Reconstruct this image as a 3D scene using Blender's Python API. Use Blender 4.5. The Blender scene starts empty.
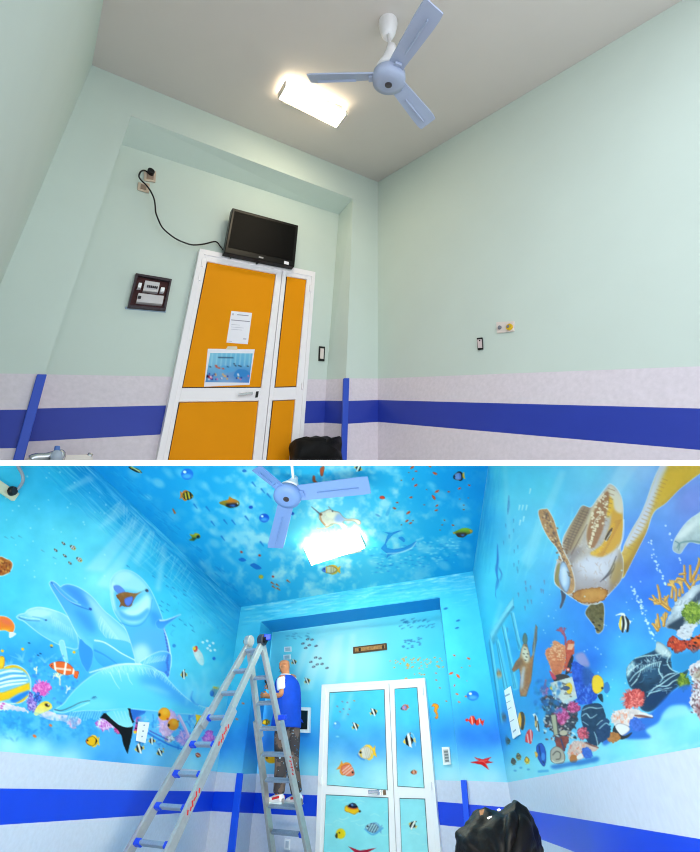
import bpy, bmesh, math, random
import numpy as np
from mathutils import Vector, Matrix

SC = bpy.context.scene
COL = SC.collection
random.seed(7)
RNG = np.random.RandomState(11)

# ------------------------------------------------------------------ camera
F, PX, PY = 440.0, 350.0, 426.0
def nz(v):
    v = np.asarray(v, float)
    return v / np.linalg.norm(v)
def camdir(x, y):
    return np.array([(x - PX) / F, -(y - PY) / F, -1.0])
UP = nz(camdir(353, -160))                       # verticals of the painted room are the world's verticals
_f = np.array([0, 0, -1.0]); _Y = nz(_f - UP * _f.dot(UP)); _X = np.cross(_Y, UP)
R = np.array([_X, _Y, UP])
UP = np.array([0.0, 0.0, 1.0])
EYE = np.array([0, 0, 1.1])
def ray(x, y):
    return R @ camdir(x, y)
def px(P):
    c = R.T @ (np.asarray(P) - EYE)
    return (PX + F * c[0] / -c[2], PY - F * c[1] / -c[2])
cam_d = bpy.data.cameras.new('camera'); cam = bpy.data.objects.new('camera', cam_d); COL.objects.link(cam)
M4 = Matrix(((R[0][0], R[0][1], R[0][2], EYE[0]), (R[1][0], R[1][1], R[1][2], EYE[1]),
             (R[2][0], R[2][1], R[2][2], EYE[2]), (0, 0, 0, 1)))
cam.matrix_world = M4
cam_d.sensor_fit = 'HORIZONTAL'; cam_d.sensor_width = 36.0; cam_d.lens = 36.0 * F / 700.0
cam_d.clip_start = 0.05; cam_d.clip_end = 100
SC.camera = cam
SC.view_settings.view_transform = 'Standard'; SC.view_settings.look = 'None'
SC.view_settings.gamma = 1; SC.view_settings.use_curve_mapping = False; SC.view_settings.exposure = 0.0
SC.cycles.filter_width = 1.05

# ------------------------------------------------------------------ materials
def lin(c):
    c = np.asarray(c, float) / 255.0
    return np.where(c <= 0.04045, c / 12.92, ((c + 0.055) / 1.055) ** 2.4)
def mat(name, rgb, rough=0.5, metal=0.0, noise=0.0, nscale=20.0, bump=0.0, spec=0.4, emit=None, estr=0.0, trans=0.0, alpha=1.0):
    m = bpy.data.materials.new(name); m.use_nodes = True
    nt = m.node_tree; b = nt.nodes['Principled BSDF']
    c = lin(rgb)
    b.inputs['Base Color'].default_value = (*c, 1); b.inputs['Roughness'].default_value = rough
    b.inputs['Metallic'].default_value = metal; b.inputs['Specular IOR Level'].default_value = spec
    if noise or bump:
        tc = nt.nodes.new('ShaderNodeTexCoord'); nn = nt.nodes.new('ShaderNodeTexNoise')
        nn.inputs['Scale'].default_value = nscale; nn.inputs['Detail'].default_value = 5
        nt.links.new(tc.outputs['Object'], nn.inputs['Vector'])
        if noise:
            rp = nt.nodes.new('ShaderNodeValToRGB')
            rp.color_ramp.elements[0].position = 0.3; rp.color_ramp.elements[1].position = 0.7
            rp.color_ramp.elements[0].color = (*(c * (1 - noise)), 1)
            rp.color_ramp.elements[1].color = (*np.minimum(c * (1 + noise), 1), 1)
            nt.links.new(nn.outputs['Fac'], rp.inputs['Fac']); nt.links.new(rp.outputs['Color'], b.inputs['Base Color'])
        if bump:
            bp = nt.nodes.new('ShaderNodeBump'); bp.inputs['Strength'].default_value = bump; bp.inputs['Distance'].default_value = 0.01
            nt.links.new(nn.outputs['Fac'], bp.inputs['Height']); nt.links.new(bp.outputs['Normal'], b.inputs['Normal'])
    if emit is not None:
        b.inputs['Emission Color'].default_value = (*lin(emit), 1); b.inputs['Emission Strength'].default_value = estr
    if trans: b.inputs['Transmission Weight'].default_value = trans
    return m
def paint_mat(name, rough=0.55):
    m = bpy.data.materials.new(name); m.use_nodes = True
    nt = m.node_tree; b = nt.nodes['Principled BSDF']
    a = nt.nodes.new('ShaderNodeAttribute'); a.attribute_name = 'Paint'
    tc = nt.nodes.new('ShaderNodeTexCoord'); nn = nt.nodes.new('ShaderNodeTexNoise'); nn.inputs['Scale'].default_value = 30
    bp = nt.nodes.new('ShaderNodeBump'); bp.inputs['Strength'].default_value = 0.03; bp.inputs['Distance'].default_value = 0.01
    nt.links.new(tc.outputs['Object'], nn.inputs['Vector']); nt.links.new(nn.outputs['Fac'], bp.inputs['Height'])
    nt.links.new(bp.outputs['Normal'], b.inputs['Normal'])
    nt.links.new(a.outputs['Color'], b.inputs['Base Color'])
    b.inputs['Roughness'].default_value = rough; b.inputs['Specular IOR Level'].default_value = 0.12
    return m

# ------------------------------------------------------------------ object helpers
def tag(o, label=None, cat=None, group=None, kind=None):
    if label: o['label'] = label
    if cat: o['category'] = cat
    if group: o['group'] = group
    if kind: o['kind'] = kind
    return o
def wloc(o):
    v = np.zeros(3)
    while o is not None:
        v = v + np.array(o.location); o = o.parent
    return v
def thing(name, loc, label, cat, group=None, kind=None):
    o = bpy.data.objects.new(name, None); COL.objects.link(o); o.location = tuple(loc); o.empty_display_size = 0.1
    return tag(o, label, cat, group, kind)
class MB:
    """collects vertices and faces in world space and links them as one mesh"""
    def __init__(s): s.v = []; s.f = []; s.m = []
    def add(s, vs, fs, mi=0):
        k = len(s.v); s.v += [tuple(map(float, p)) for p in vs]
        for f in fs: s.f.append(tuple(i + k for i in f)); s.m.append(mi)
        return s
    def quad(s, a, b, c, d, mi=0): return s.add([a, b, c, d], [(0, 1, 2, 3)], mi)
    def prism(s, base, off, mi=0):
        n = len(base); base = [np.asarray(p) for p in base]; top = [p + off for p in base]
        fs = [tuple(range(n - 1, -1, -1)), tuple(range(n, 2 * n))] + [(i, (i + 1) % n, n + (i + 1) % n, n + i) for i in range(n)]
        return s.add(base + top, fs, mi)
    def bar(s, p, q, ax, w, h, mi=0):
        """box from p to q; w along ax, h along the third direction"""
        p = np.asarray(p); q = np.asarray(q); d = nz(q - p); a = nz(np.asarray(ax) - d * np.dot(ax, d)); b = np.cross(d, a)
        c = [(-1, -1), (1, -1), (1, 1), (-1, 1)]
        vs = [e + a * x * w / 2 + b * y * h / 2 for e in (p, q) for x, y in c]
        return s.add(vs, [(3, 2, 1, 0), (4, 5, 6, 7), (0, 1, 5, 4), (1, 2, 6, 5), (2, 3, 7, 6), (3, 0, 4, 7)], mi)
    def tube(s, pts, rad, n=12, mi=0, cap=True):
        pts = [np.asarray(p, float) for p in pts]; rad = rad if hasattr(rad, '__len__') else [rad] * len(pts)
        t0 = nz(pts[1] - pts[0]); a = nz(np.cross(t0, [0.3, 0.5, 0.81])); rings = []
        for i, p in enumerate(pts):
            t = nz(pts[min(i + 1, len(pts) - 1)] - pts[max(i - 1, 0)]); a = nz(a - t * a.dot(t)); b = np.cross(t, a)
            rings.append([p + rad[i] * (math.cos(2 * math.pi * k / n) * a + math.sin(2 * math.pi * k / n) * b) for k in range(n)])
        vs = [v for r in rings for v in r]; fs = []
        for i in range(len(pts) - 1):
            for k in range(n): fs.append((i * n + k, i * n + (k + 1) % n, (i + 1) * n + (k + 1) % n, (i + 1) * n + k))
        if cap: fs += [tuple(range(n - 1, -1, -1)), tuple((len(pts) - 1) * n + k for k in range(n))]
        return s.add(vs, fs, mi)
    def build(s, name, mats, parent=None, bevel=0.0, smooth=False, sub=0, solid=0.0):
        mats = mats if isinstance(mats, (list, tuple)) else [mats]
        v = np.array(s.v)
        if parent is None: org = np.array([(v[:, 0].min() + v[:, 0].max()) / 2, (v[:, 1].min() + v[:, 1].max()) / 2, v[:, 2].min()])
        else: org = wloc(parent)
        me = bpy.data.meshes.new(name); me.from_pydata([tuple(p) for p in (v - org)], [], s.f)
        for m in mats: me.materials.append(m)
        me.polygons.foreach_set('material_index', s.m)
        bm = bmesh.new(); bm.from_mesh(me); bmesh.ops.recalc_face_normals(bm, faces=bm.faces)
        if smooth:
            for f in bm.faces: f.smooth = True
        bm.to_mesh(me); bm.free(); me.update()
        o = bpy.data.objects.new(name, me); COL.objects.link(o)
        if parent is not None: o.parent = parent
        else: o.location = tuple(org)
        if solid:
            md = o.modifiers.new('solid', 'SOLIDIFY'); md.thickness = solid; md.offset = 0
        if bevel:
            md = o.modifiers.new('bevel', 'BEVEL'); md.width = bevel; md.segments = 2; md.limit_method = 'ANGLE'
        if sub:
            md = o.modifiers.new('sub', 'SUBSURF'); md.levels = sub; md.render_levels = sub
        return o
def clamp_above(mb):
    for i, v in enumerate(mb.v):
        d = float((np.array(v) - EYE).dot(nslab)); lim = thick / 2 + .002
        if d < lim: mb.v[i] = tuple(np.array(v) + nslab * (lim - d))
class Plane:
    def __init__(s, p, n):
        s.p = np.asarray(p, float); s.n = nz(n); s.clampf = False
        if s.n.dot(EYE - s.p) < 0: s.n = -s.n                    # normals look into the room
    def at(s, x, y, d=0.0):
        r = ray(x, y); t = (s.p + s.n * d - EYE).dot(s.n) / r.dot(s.n)
        return EYE + r * t
    def drop(s, p, dirn):
        """where a line from p along dirn meets this plane"""
        t = (s.p - p).dot(s.n) / np.dot(dirn, s.n); return p + dirn * t
    def prism(s, mb, pts, d0, d1, mi=0):
        front = [s.at(x, y, d1) for x, y in pts]
        return mb.prism(front, -s.n * (d1 - d0), mi)
    def slab(s, name, pts, d0, d1, m, parent=None, bevel=0.0):
        if parent is None and d0 == 0: d0 = .003
        mb = MB(); s.prism(mb, pts, d0, d1)
        if s.clampf: clamp_above(mb)
        return mb.build(name, m, parent, bevel)
def Z(ox, oy, sc, *pts):
    return [(ox + a / sc, oy + b / sc) for a, b in pts]
def interp(seg, x):
    xs = [p[0] for p in seg]; ys = [p[1] for p in seg]
    return float(np.interp(x, xs, ys))

# ------------------------------------------------------------------ border strip built as an added slab; keeps the two rooms' light apart
M_WHITE = mat('white paint', (250, 250, 250), 0.6)
cy = 463.0
fwd = R @ np.array([0, 0, -1.0])
nslab = nz(np.cross(ray(0, cy), ray(700, cy)));  nslab = nslab if nslab[2] > 0 else -nslab
def at_depth(x, y, d): return EYE + ray(x, y) * d
D0 = 0.6
thick = 5.6 * D0 / F
sb = MB()
far = 6.6
a, b = at_depth(-2200, cy, D0), at_depth(2900, cy, D0)
back = nz(ray(350, cy))
c, d = b + back * (far - D0), a + back * (far - D0)
sb.prism([a - nslab * thick / 2, b - nslab * thick / 2, c - nslab * thick / 2, d - nslab * thick / 2], nslab * thick)
# ------------------------------------------------------------------ brushwork: the wall paintings are drawn as colour fields and baked on dense meshes
def sm(x): return x * x * (3 - 2 * x)
def vnoise(h, w, cell, seed):
    r = np.random.RandomState(seed); gy, gx = int(h / cell) + 3, int(w / cell) + 3
    g = r.rand(gy, gx); y = np.arange(h) / cell; x = np.arange(w) / cell
    yi = y.astype(int); xi = x.astype(int); fy = sm(y - yi)[:, None]; fx_ = sm(x - xi)[None, :]
    a = g[yi][:, xi]; b = g[yi][:, xi + 1]; c = g[yi + 1][:, xi]; d = g[yi + 1][:, xi + 1]
    return (a * (1 - fx_) + b * fx_) * (1 - fy) + (c * (1 - fx_) + d * fx_) * fy
def fbm(h, w, cell, seed, oct=4):
    o = np.zeros((h, w)); a = 1.0; t = 0
    for i in range(oct):
        o += a * vnoise(h, w, max(cell / 2 ** i, 1.01), seed + i); t += a; a *= .55
    return o / t
def blur(m, r):
    r = int(round(r))
    if r < 1: return m
    for _ in range(2):
        for ax in (0, 1):
            p = np.pad(m, [(r + 1, r) if k == ax else (0, 0) for k in (0, 1)], mode='edge')
            c = np.cumsum(p, axis=ax); n = m.shape[ax]
            m = (np.take(c, range(2 * r + 1, 2 * r + 1 + n), ax) - np.take(c, range(0, n), ax)) / (2 * r + 1)
    return m
def spline(P, closed=True, n=8):
    P = np.asarray(P, float); N = len(P); out = []
    rng = range(N) if closed else range(N - 1)
    for i in rng:
        if closed: p0, p1, p2, p3 = P[i - 1], P[i], P[(i + 1) % N], P[(i + 2) % N]
        else: p0, p1, p2, p3 = P[max(i - 1, 0)], P[i], P[i + 1], P[min(i + 2, N - 1)]
        for k in range(n):
            t = k / n
            out.append(.5 * (2 * p1 + (p2 - p0) * t + (2 * p0 - 5 * p1 + 4 * p2 - p3) * t * t + (3 * p1 - p0 - 3 * p2 + p3) * t ** 3))
    if not closed: out.append(P[-1])
    return np.array(out)
class Canvas:
    S = 2.0
    def __init__(s, x0, y0, x1, y1):
        s.x0, s.y0 = x0, y0; s.w = int((x1 - x0) * s.S); s.h = int((y1 - y0) * s.S)
        s.img = np.zeros((s.h, s.w, 3)); s.id = np.zeros((s.h, s.w), int); s.parts = []
        s.clip = None
    def bg(s, pts, power=2.6):
        xs = s.x0 + (np.arange(0, s.w, 4) + 2) / s.S; ys = s.y0 + (np.arange(0, s.h, 4) + 2) / s.S
        X, Y = np.meshgrid(xs, ys); acc = np.zeros(X.shape + (3,)); wt = np.zeros(X.shape)
        for (x, y, c) in pts:
            w = 1 / ((X - x) ** 2 + (Y - y) ** 2 + 30) ** (power / 2); acc += w[..., None] * np.array(c, float); wt += w
        low = acc / wt[..., None]
        for k in range(3): low[..., k] = blur(low[..., k], 2)
        yi = np.clip((np.arange(s.h) - 2) / 4, 0, low.shape[0] - 1.001); xi = np.clip((np.arange(s.w) - 2) / 4, 0, low.shape[1] - 1.001)
        y0 = yi.astype(int); x0 = xi.astype(int); fy = (yi - y0)[:, None, None]; fx_ = (xi - x0)[None, :, None]
        y1 = np.minimum(y0 + 1, low.shape[0] - 1); x1 = np.minimum(x0 + 1, low.shape[1] - 1)
        s.img = (low[y0][:, x0] * (1 - fx_) + low[y0][:, x1] * fx_) * (1 - fy) + (low[y1][:, x0] * (1 - fx_) + low[y1][:, x1] * fx_) * fy
    def box(s, xa, ya, xb, yb, pad=3):
        i0 = max(int((xa - pad - s.x0) * s.S), 0); i1 = min(int((xb + pad - s.x0) * s.S) + 1, s.w)
        j0 = max(int((ya - pad - s.y0) * s.S), 0); j1 = min(int((yb + pad - s.y0) * s.S) + 1, s.h)
        return i0, i1, j0, j1
    def grid(s, b):
        i0, i1, j0, j1 = b
        return np.meshgrid(s.x0 + (np.arange(i0, i1) + .5) / s.S, s.y0 + (np.arange(j0, j1) + .5) / s.S)
    def put(s, b, m, col, alpha=1.0):
        i0, i1, j0, j1 = b
        if s.clip is not None: m = m * s.clip[j0:j1, i0:i1]
        v = s.img[j0:j1, i0:i1]; m = np.clip(m * alpha, 0, 1)[..., None]
        v += m * (np.asarray(col, float) - v)
    def mask(s, P, soft=0.0):
        P = np.asarray(P); pad = 3 + soft * 2.5
        b = s.box(P[:, 0].min(), P[:, 1].min(), P[:, 0].max(), P[:, 1].max(), pad)
        i0, i1, j0, j1 = b
        if i1 <= i0 or j1 <= j0: return None, None
        k = 3; X = s.x0 + (np.arange(i0 * k, i1 * k) + .5) / (s.S * k); Y = s.y0 + (np.arange(j0 * k, j1 * k) + .5) / (s.S * k)
        m = np.zeros((len(Y), len(X)), bool); n = len(P)
        for q in range(n):
            (xa, ya), (xb, yb) = P[q], P[(q + 1) % n]
            if ya == yb: continue
            lo, hi = (ya, yb) if ya < yb else (yb, ya)
            r0, r1 = np.searchsorted(Y, [lo, hi])
            if r1 <= r0: continue
            xc = xa + (Y[r0:r1] - ya) * (xb - xa) / (yb - ya)
            m[r0:r1] ^= X[None, :] > xc[:, None]
        mm = m.reshape(j1 - j0, k, i1 - i0, k).mean((1, 3))
        if soft: mm = blur(mm, soft * s.S)
        return b, mm
    def part(s, b, m, name, label=None):
        if name is None: return
        s.parts.append((name, label)); i0, i1, j0, j1 = b
        if s.clip is not None: m = m * s.clip[j0:j1, i0:i1]
        v = s.id[j0:j1, i0:i1]; v[m > .5] = len(s.parts)
    def poly(s, P, col, alpha=1.0, soft=0.0, smooth=True, name=None, label=None, col2=None, ax=None, rim=None, rw=2.0, edge=None, tex=0.0, seed=1, cell=3):
        """filled shape; col->col2 along ax=((x,y),(x,y)); rim tints the inside border; edge outlines; tex = brush mottling"""
        P = spline(P) if smooth else np.asarray(P, float)
        if tex >= .08 and smooth and edge is None:
            q_ = np.random.RandomState(seed + len(P)); P = P + q_.randn(len(P), 2) * .55
        b, m = s.mask(P, soft)
        if b is None: return None
        c = np.asarray(col, float)
        if col2 is not None:
            X, Y = s.grid(b)
            if ax is None: ax = ((P[:, 0].mean(), P[:, 1].min()), (P[:, 0].mean(), P[:, 1].max()))
            (xa, ya), (xb, yb) = ax; d2 = (xb - xa) ** 2 + (yb - ya) ** 2
            t = np.clip(((X - xa) * (xb - xa) + (Y - ya) * (yb - ya)) / d2, 0, 1)[..., None]; t = sm(t)
            c = c * (1 - t) + np.asarray(col2, float) * t
        if tex:
            i0, i1, j0, j1 = b
            nn = (fbm(j1 - j0, i1 - i0, cell * s.S, seed) - .5) * 2 * tex * 255; c = np.clip(c + nn[..., None], 0, 255)
        if rim is not None:
            inner = blur(m, rw * s.S * .5); t = np.clip((1 - inner) * 2.0, 0, 1)[..., None]
            c = c * (1 - t) + np.asarray(rim, float) * t
        s.put(b, m, c, alpha); s.part(b, m, name, label)
        if edge is not None: s.line(np.vstack([P, P[:1]]), edge[1] * .8, edge[0], alpha=(edge[2] if len(edge) > 2 else 1.0) * .8, smooth=False)
        return b, m
    def shade(s, bm, P, col, alpha=.6, soft=2.0, smooth=True):
        """soft touch of colour kept inside an earlier shape"""
        if bm is None: return
        P = spline(P) if smooth else np.asarray(P, float)
        b, m = s.mask(P, soft)
        if b is None: return
        full = np.zeros((s.h, s.w), np.float32); i0, i1, j0, j1 = bm[0]; full[j0:j1, i0:i1] = bm[1]
        i0, i1, j0, j1 = b; s.put(b, m * full[j0:j1, i0:i1], col, alpha)
    def line(s, P, w, col, alpha=1.0, soft=.5, smooth=True, within=None, name=None, label=None):
        P = spline(P, False, 6) if smooth and len(P) > 2 else np.asarray(P, float)
        n = len(P); ww = np.interp(np.linspace(0, 1, n), np.linspace(0, 1, len(w)), w) if hasattr(w, '__len__') else np.full(n, float(w))
        b = s.box(P[:, 0].min(), P[:, 1].min(), P[:, 0].max(), P[:, 1].max(), 2 + ww.max() + soft * 2)
        if b[1] <= b[0] or b[3] <= b[2]: return
        X, Y = s.grid(b); d = np.full(X.shape, 1e9)
        for i in range(n - 1):
            (xa, ya), (xb, yb) = P[i], P[i + 1]; l2 = max((xb - xa) ** 2 + (yb - ya) ** 2, 1e-9)
            t = np.clip(((X - xa) * (xb - xa) + (Y - ya) * (yb - ya)) / l2, 0, 1)
            d = np.minimum(d, np.hypot(X - xa - t * (xb - xa), Y - ya - t * (yb - ya)) - (ww[i] + (ww[i + 1] - ww[i]) * t) / 2)
        m = np.clip(.5 - d / (2 * max(soft, .25)), 0, 1)
        if within is not None:
            full = np.zeros((s.h, s.w), np.float32); i0, i1, j0, j1 = within[0]; full[j0:j1, i0:i1] = within[1]
            i0, i1, j0, j1 = b; m = m * full[j0:j1, i0:i1]
        s.put(b, m, col, alpha); s.part(b, m, name, label)
    def dot(s, x, y, rx, col, ry=None, ang=0, alpha=1.0, soft=.4, name=None, label=None):
        ry = ry or rx; r = max(rx, ry)
        b = s.box(x - r, y - r, x + r, y + r, 2 + soft * 2)
        if b[1] <= b[0] or b[3] <= b[2]: return None
        X, Y = s.grid(b); ca, sa = math.cos(ang), math.sin(ang)
        u = ((X - x) * ca + (Y - y) * sa) / rx; v = (-(X - x) * sa + (Y - y) * ca) / ry
        d = (np.hypot(u, v) - 1) * min(rx, ry); m = np.clip(.5 - d / (2 * max(soft, .25)), 0, 1)
        s.put(b, m, col, alpha); s.part(b, m, name, label); return b, m
    def at(s, P):
        x = np.clip((P[..., 0] - s.x0) * s.S - .5, 0, s.w - 1.001); y = np.clip((P[..., 1] - s.y0) * s.S - .5, 0, s.h - 1.001)
        xi = x.astype(int); yi = y.astype(int); fx_ = (x - xi)[..., None]; fy = (y - yi)[..., None]; I = s.img
        return (I[yi, xi] * (1 - fx_) + I[yi, xi + 1] * fx_) * (1 - fy) + (I[yi + 1, xi] * (1 - fx_) + I[yi + 1, xi + 1] * fx_) * fy
    def idat(s, P):
        x = np.clip((P[..., 0] - s.x0) * s.S, 0, s.w - 1).astype(int); y = np.clip((P[..., 1] - s.y0) * s.S, 0, s.h - 1).astype(int)
        return s.id[y, x]
    # --- painted animals
    def fish(s, x, y, L, H, ang=0, col=(250, 190, 20), tail=None, stripes=(), belly=None, rim=(90, 60, 20), eye=True, flip=False, name='painted_fish', label=None, fins=None, tailw=.42, al=1.0):
        ca, sa = math.cos(math.radians(ang)), math.sin(math.radians(ang)); f = -1 if flip else 1
        def T(p): return [(x + (u * L * f) * ca - (v * H) * sa, y + (u * L * f) * sa + (v * H) * ca) for u, v in p]
        tail = tail or col; fins = fins or tail
        if name:
            sil = [(-.5, .02), (-.38, -.24), (-.12, -.5), (.14, -.42), (.3, -.14), (.5, -tailw), (.47, .0), (.5, tailw), (.3, .14), (.14, .42), (-.12, .5), (-.38, .26)]
            b, m = s.mask(np.array(T(sil)), 0)
            if b is not None: s.part(b, m, name, label)
        s.poly(T([(.24, -.1), (.5, -tailw), (.46, 0), (.5, tailw), (.24, .1)]), tail, al, smooth=False)
        s.poly(T([(-.2, -.3), (.02, -.54), (.28, -.42), (.3, -.1)]), fins, al); s.poly(T([(-.1, .3), (.04, .54), (.28, .4), (.28, .1)]), fins, al)
        bm = s.poly(T([(-.5, .02), (-.4, -.2), (-.2, -.4), (.05, -.42), (.24, -.22), (.33, 0), (.24, .22), (.05, .42), (-.2, .4), (-.4, .24)]), col, al, col2=belly, ax=(T([(0, -.45)])[0], T([(0, .45)])[0]) if belly else None, rim=rim, rw=max(H * .1, .6))
        for st in stripes:
            u, w, c = st[:3]; sk = st[3] if len(st) > 3 else 0
            s.line(T([(u - sk * .5, -.6), (u, 0), (u + sk * .5, .6)]), w * L, c, al, .4, within=bm)
        if eye:
            ex, ey = T([(-.36, -.07)])[0]; s.dot(ex, ey, max(H * .075, .5), (10, 10, 20))
    def idol(s, x, y, L, H, ang=0, flip=False, yel=(250, 205, 30), name='painted_fish', label=None):
        """tall black, white and yellow banded fish"""
        ca, sa = math.cos(math.radians(ang)), math.sin(math.radians(ang)); f = -1 if flip else 1
        def T(p): return [(x + (u * L * f) * ca - (v * H) * sa, y + (u * L * f) * sa + (v * H) * ca) for u, v in p]
        out = [(-.5, .05), (-.3, -.2), (-.1, -.42), (.2, -.55), (.12, -.3), (.3, -.06), (.5, -.16), (.46, .06), (.5, .22), (.28, .1), (.12, .34), (.16, .52), (-.1, .4), (-.32, .22)]
        bm = s.poly(T(out), (245, 245, 240), smooth=False, name=name, label=label)
        for u, w, c in ((-.2, .2, (14, 14, 20)), (.02, .14, (250, 250, 245)), (.22, .2, (14, 14, 20)), (.42, .12, yel), (-.42, .16, yel)):
            s.line(T([(u - .04, -.7), (u, 0), (u + .04, .7)]), w * L, c, 1, .4, within=bm)
    def star(s, x, y, r, col, squash=.45, rot=0, name='painted_starfish', label=None, pts=5, sharp=.38):
        P = []
        for k in range(pts * 2):
            a = math.radians(rot) + math.pi * k / pts; q = r * (1 if k % 2 == 0 else sharp)
            P.append((x + q * math.sin(a), y - q * math.cos(a) * squash))
        bm = s.poly(P, col, smooth=False, name=name, label=label)
        for k in range(pts):
            a = math.radians(rot) + 2 * math.pi * k / pts
            s.line([(x, y), (x + .75 * r * math.sin(a), y - .75 * r * math.cos(a) * squash)], [.9, .2], (255, 120, 110), .7, within=bm)
    def specks(s, pts, col, r=.8, ry=None, ang=0.3):
        for p in pts: s.dot(p[0], p[1], r, col, ry or r * .55, ang)
    def bubble(s, x, y, rx, ry, col=(30, 120, 230), name='painted_bubble'):
        bm = s.dot(x, y, rx, col, ry, name=name)
        s.dot(x, y + ry * .35, rx * .7, (90, 180, 250), ry * .4, alpha=.8, soft=1); s.dot(x - rx * .4, y - ry * .4, rx * .25, (235, 250, 255), ry * .25)
    def coral(s, x, y, r, col, hi, n=40, seed=1, sy=1.0, name='painted_coral', label=None, lo=None):
        """bushy coral head: a dab cloud"""
        q = np.random.RandomState(seed); lo = lo or tuple(c * .6 for c in col)
        P = [(x + r * (1 + .18 * q.randn()) * math.cos(t), y + r * sy * (1 + .18 * q.randn()) * math.sin(t)) for t in np.linspace(0, 2 * math.pi, 13)[:-1]]
        bm = s.poly(P, col, name=name, label=label, rim=lo, rw=r * .35, tex=.1, seed=seed)
        for i in range(int(n * .45)):
            a = q.rand() * 6.28; x0_, y0_ = x + r * .85 * math.cos(a), y + r * .85 * sy * math.sin(a); l = r * (.18 + .2 * q.rand())
            s.line([(x0_, y0_), (x0_ + l * math.cos(a), y0_ + l * math.sin(a))], [1.1, .4], col if q.rand() < .6 else hi, .9)
        for i in range(n):
            a = q.rand() * 6.28; d = r * math.sqrt(q.rand()); px_, py_ = x + d * math.cos(a), y + d * sy * math.sin(a)
            c = hi if q.rand() < .6 else lo
            s.line([(px_, py_), (px_ + q.randn() * r * .15, py_ - abs(q.randn()) * r * .2)], q.rand() * .8 + .5, c, .8, within=bm)
        return bm
    def branch(s, x, y, L, ang, col, hi, depth=3, w=2.0, seed=1, name=None, label=None, spread=.55):
        q = np.random.RandomState(seed); segs = []
        def go(x, y, L, a, d, w):
            x2, y2 = x + L * math.cos(a), y - L * math.sin(a); segs.append((x, y, x2, y2, w))
            if d > 0:
                for k in range(2 + (q.rand() < .4)):
                    go(x + (x2 - x) * (.5 + .5 * q.rand()), y + (y2 - y) * (.5 + .5 * q.rand()), L * (.6 + .25 * q.rand()), a + (q.rand() - .5) * 2 * spread * 1.4, d - 1, w * .78)
        go(x, y, L, ang, depth, w)
        for k, g in enumerate(segs): s.line([g[:2], g[2:4]], [g[4], g[4] * .7], col, name=None, smooth=False)
        if name:
            s.parts.append((name, label)); n = len(s.parts)
            for g in segs:
                b = s.box(min(g[0], g[2]), min(g[1], g[3]), max(g[0], g[2]), max(g[1], g[3]), g[4])
                X, Y = s.grid(b); l2 = (g[2] - g[0]) ** 2 + (g[3] - g[1]) ** 2 + 1e-9
                t = np.clip(((X - g[0]) * (g[2] - g[0]) + (Y - g[1]) * (g[3] - g[1])) / l2, 0, 1)
                d = np.hypot(X - g[0] - t * (g[2] - g[0]), Y - g[1] - t * (g[3] - g[1]))
                v = s.id[b[2]:b[3], b[0]:b[1]]; v[d < g[4] * .5] = n
        for g in segs: s.line([(g[0] - g[4] * .15, g[1]), (g[2] - g[4] * .15, g[3])], g[4] * .3, hi, .7, smooth=False)

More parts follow.
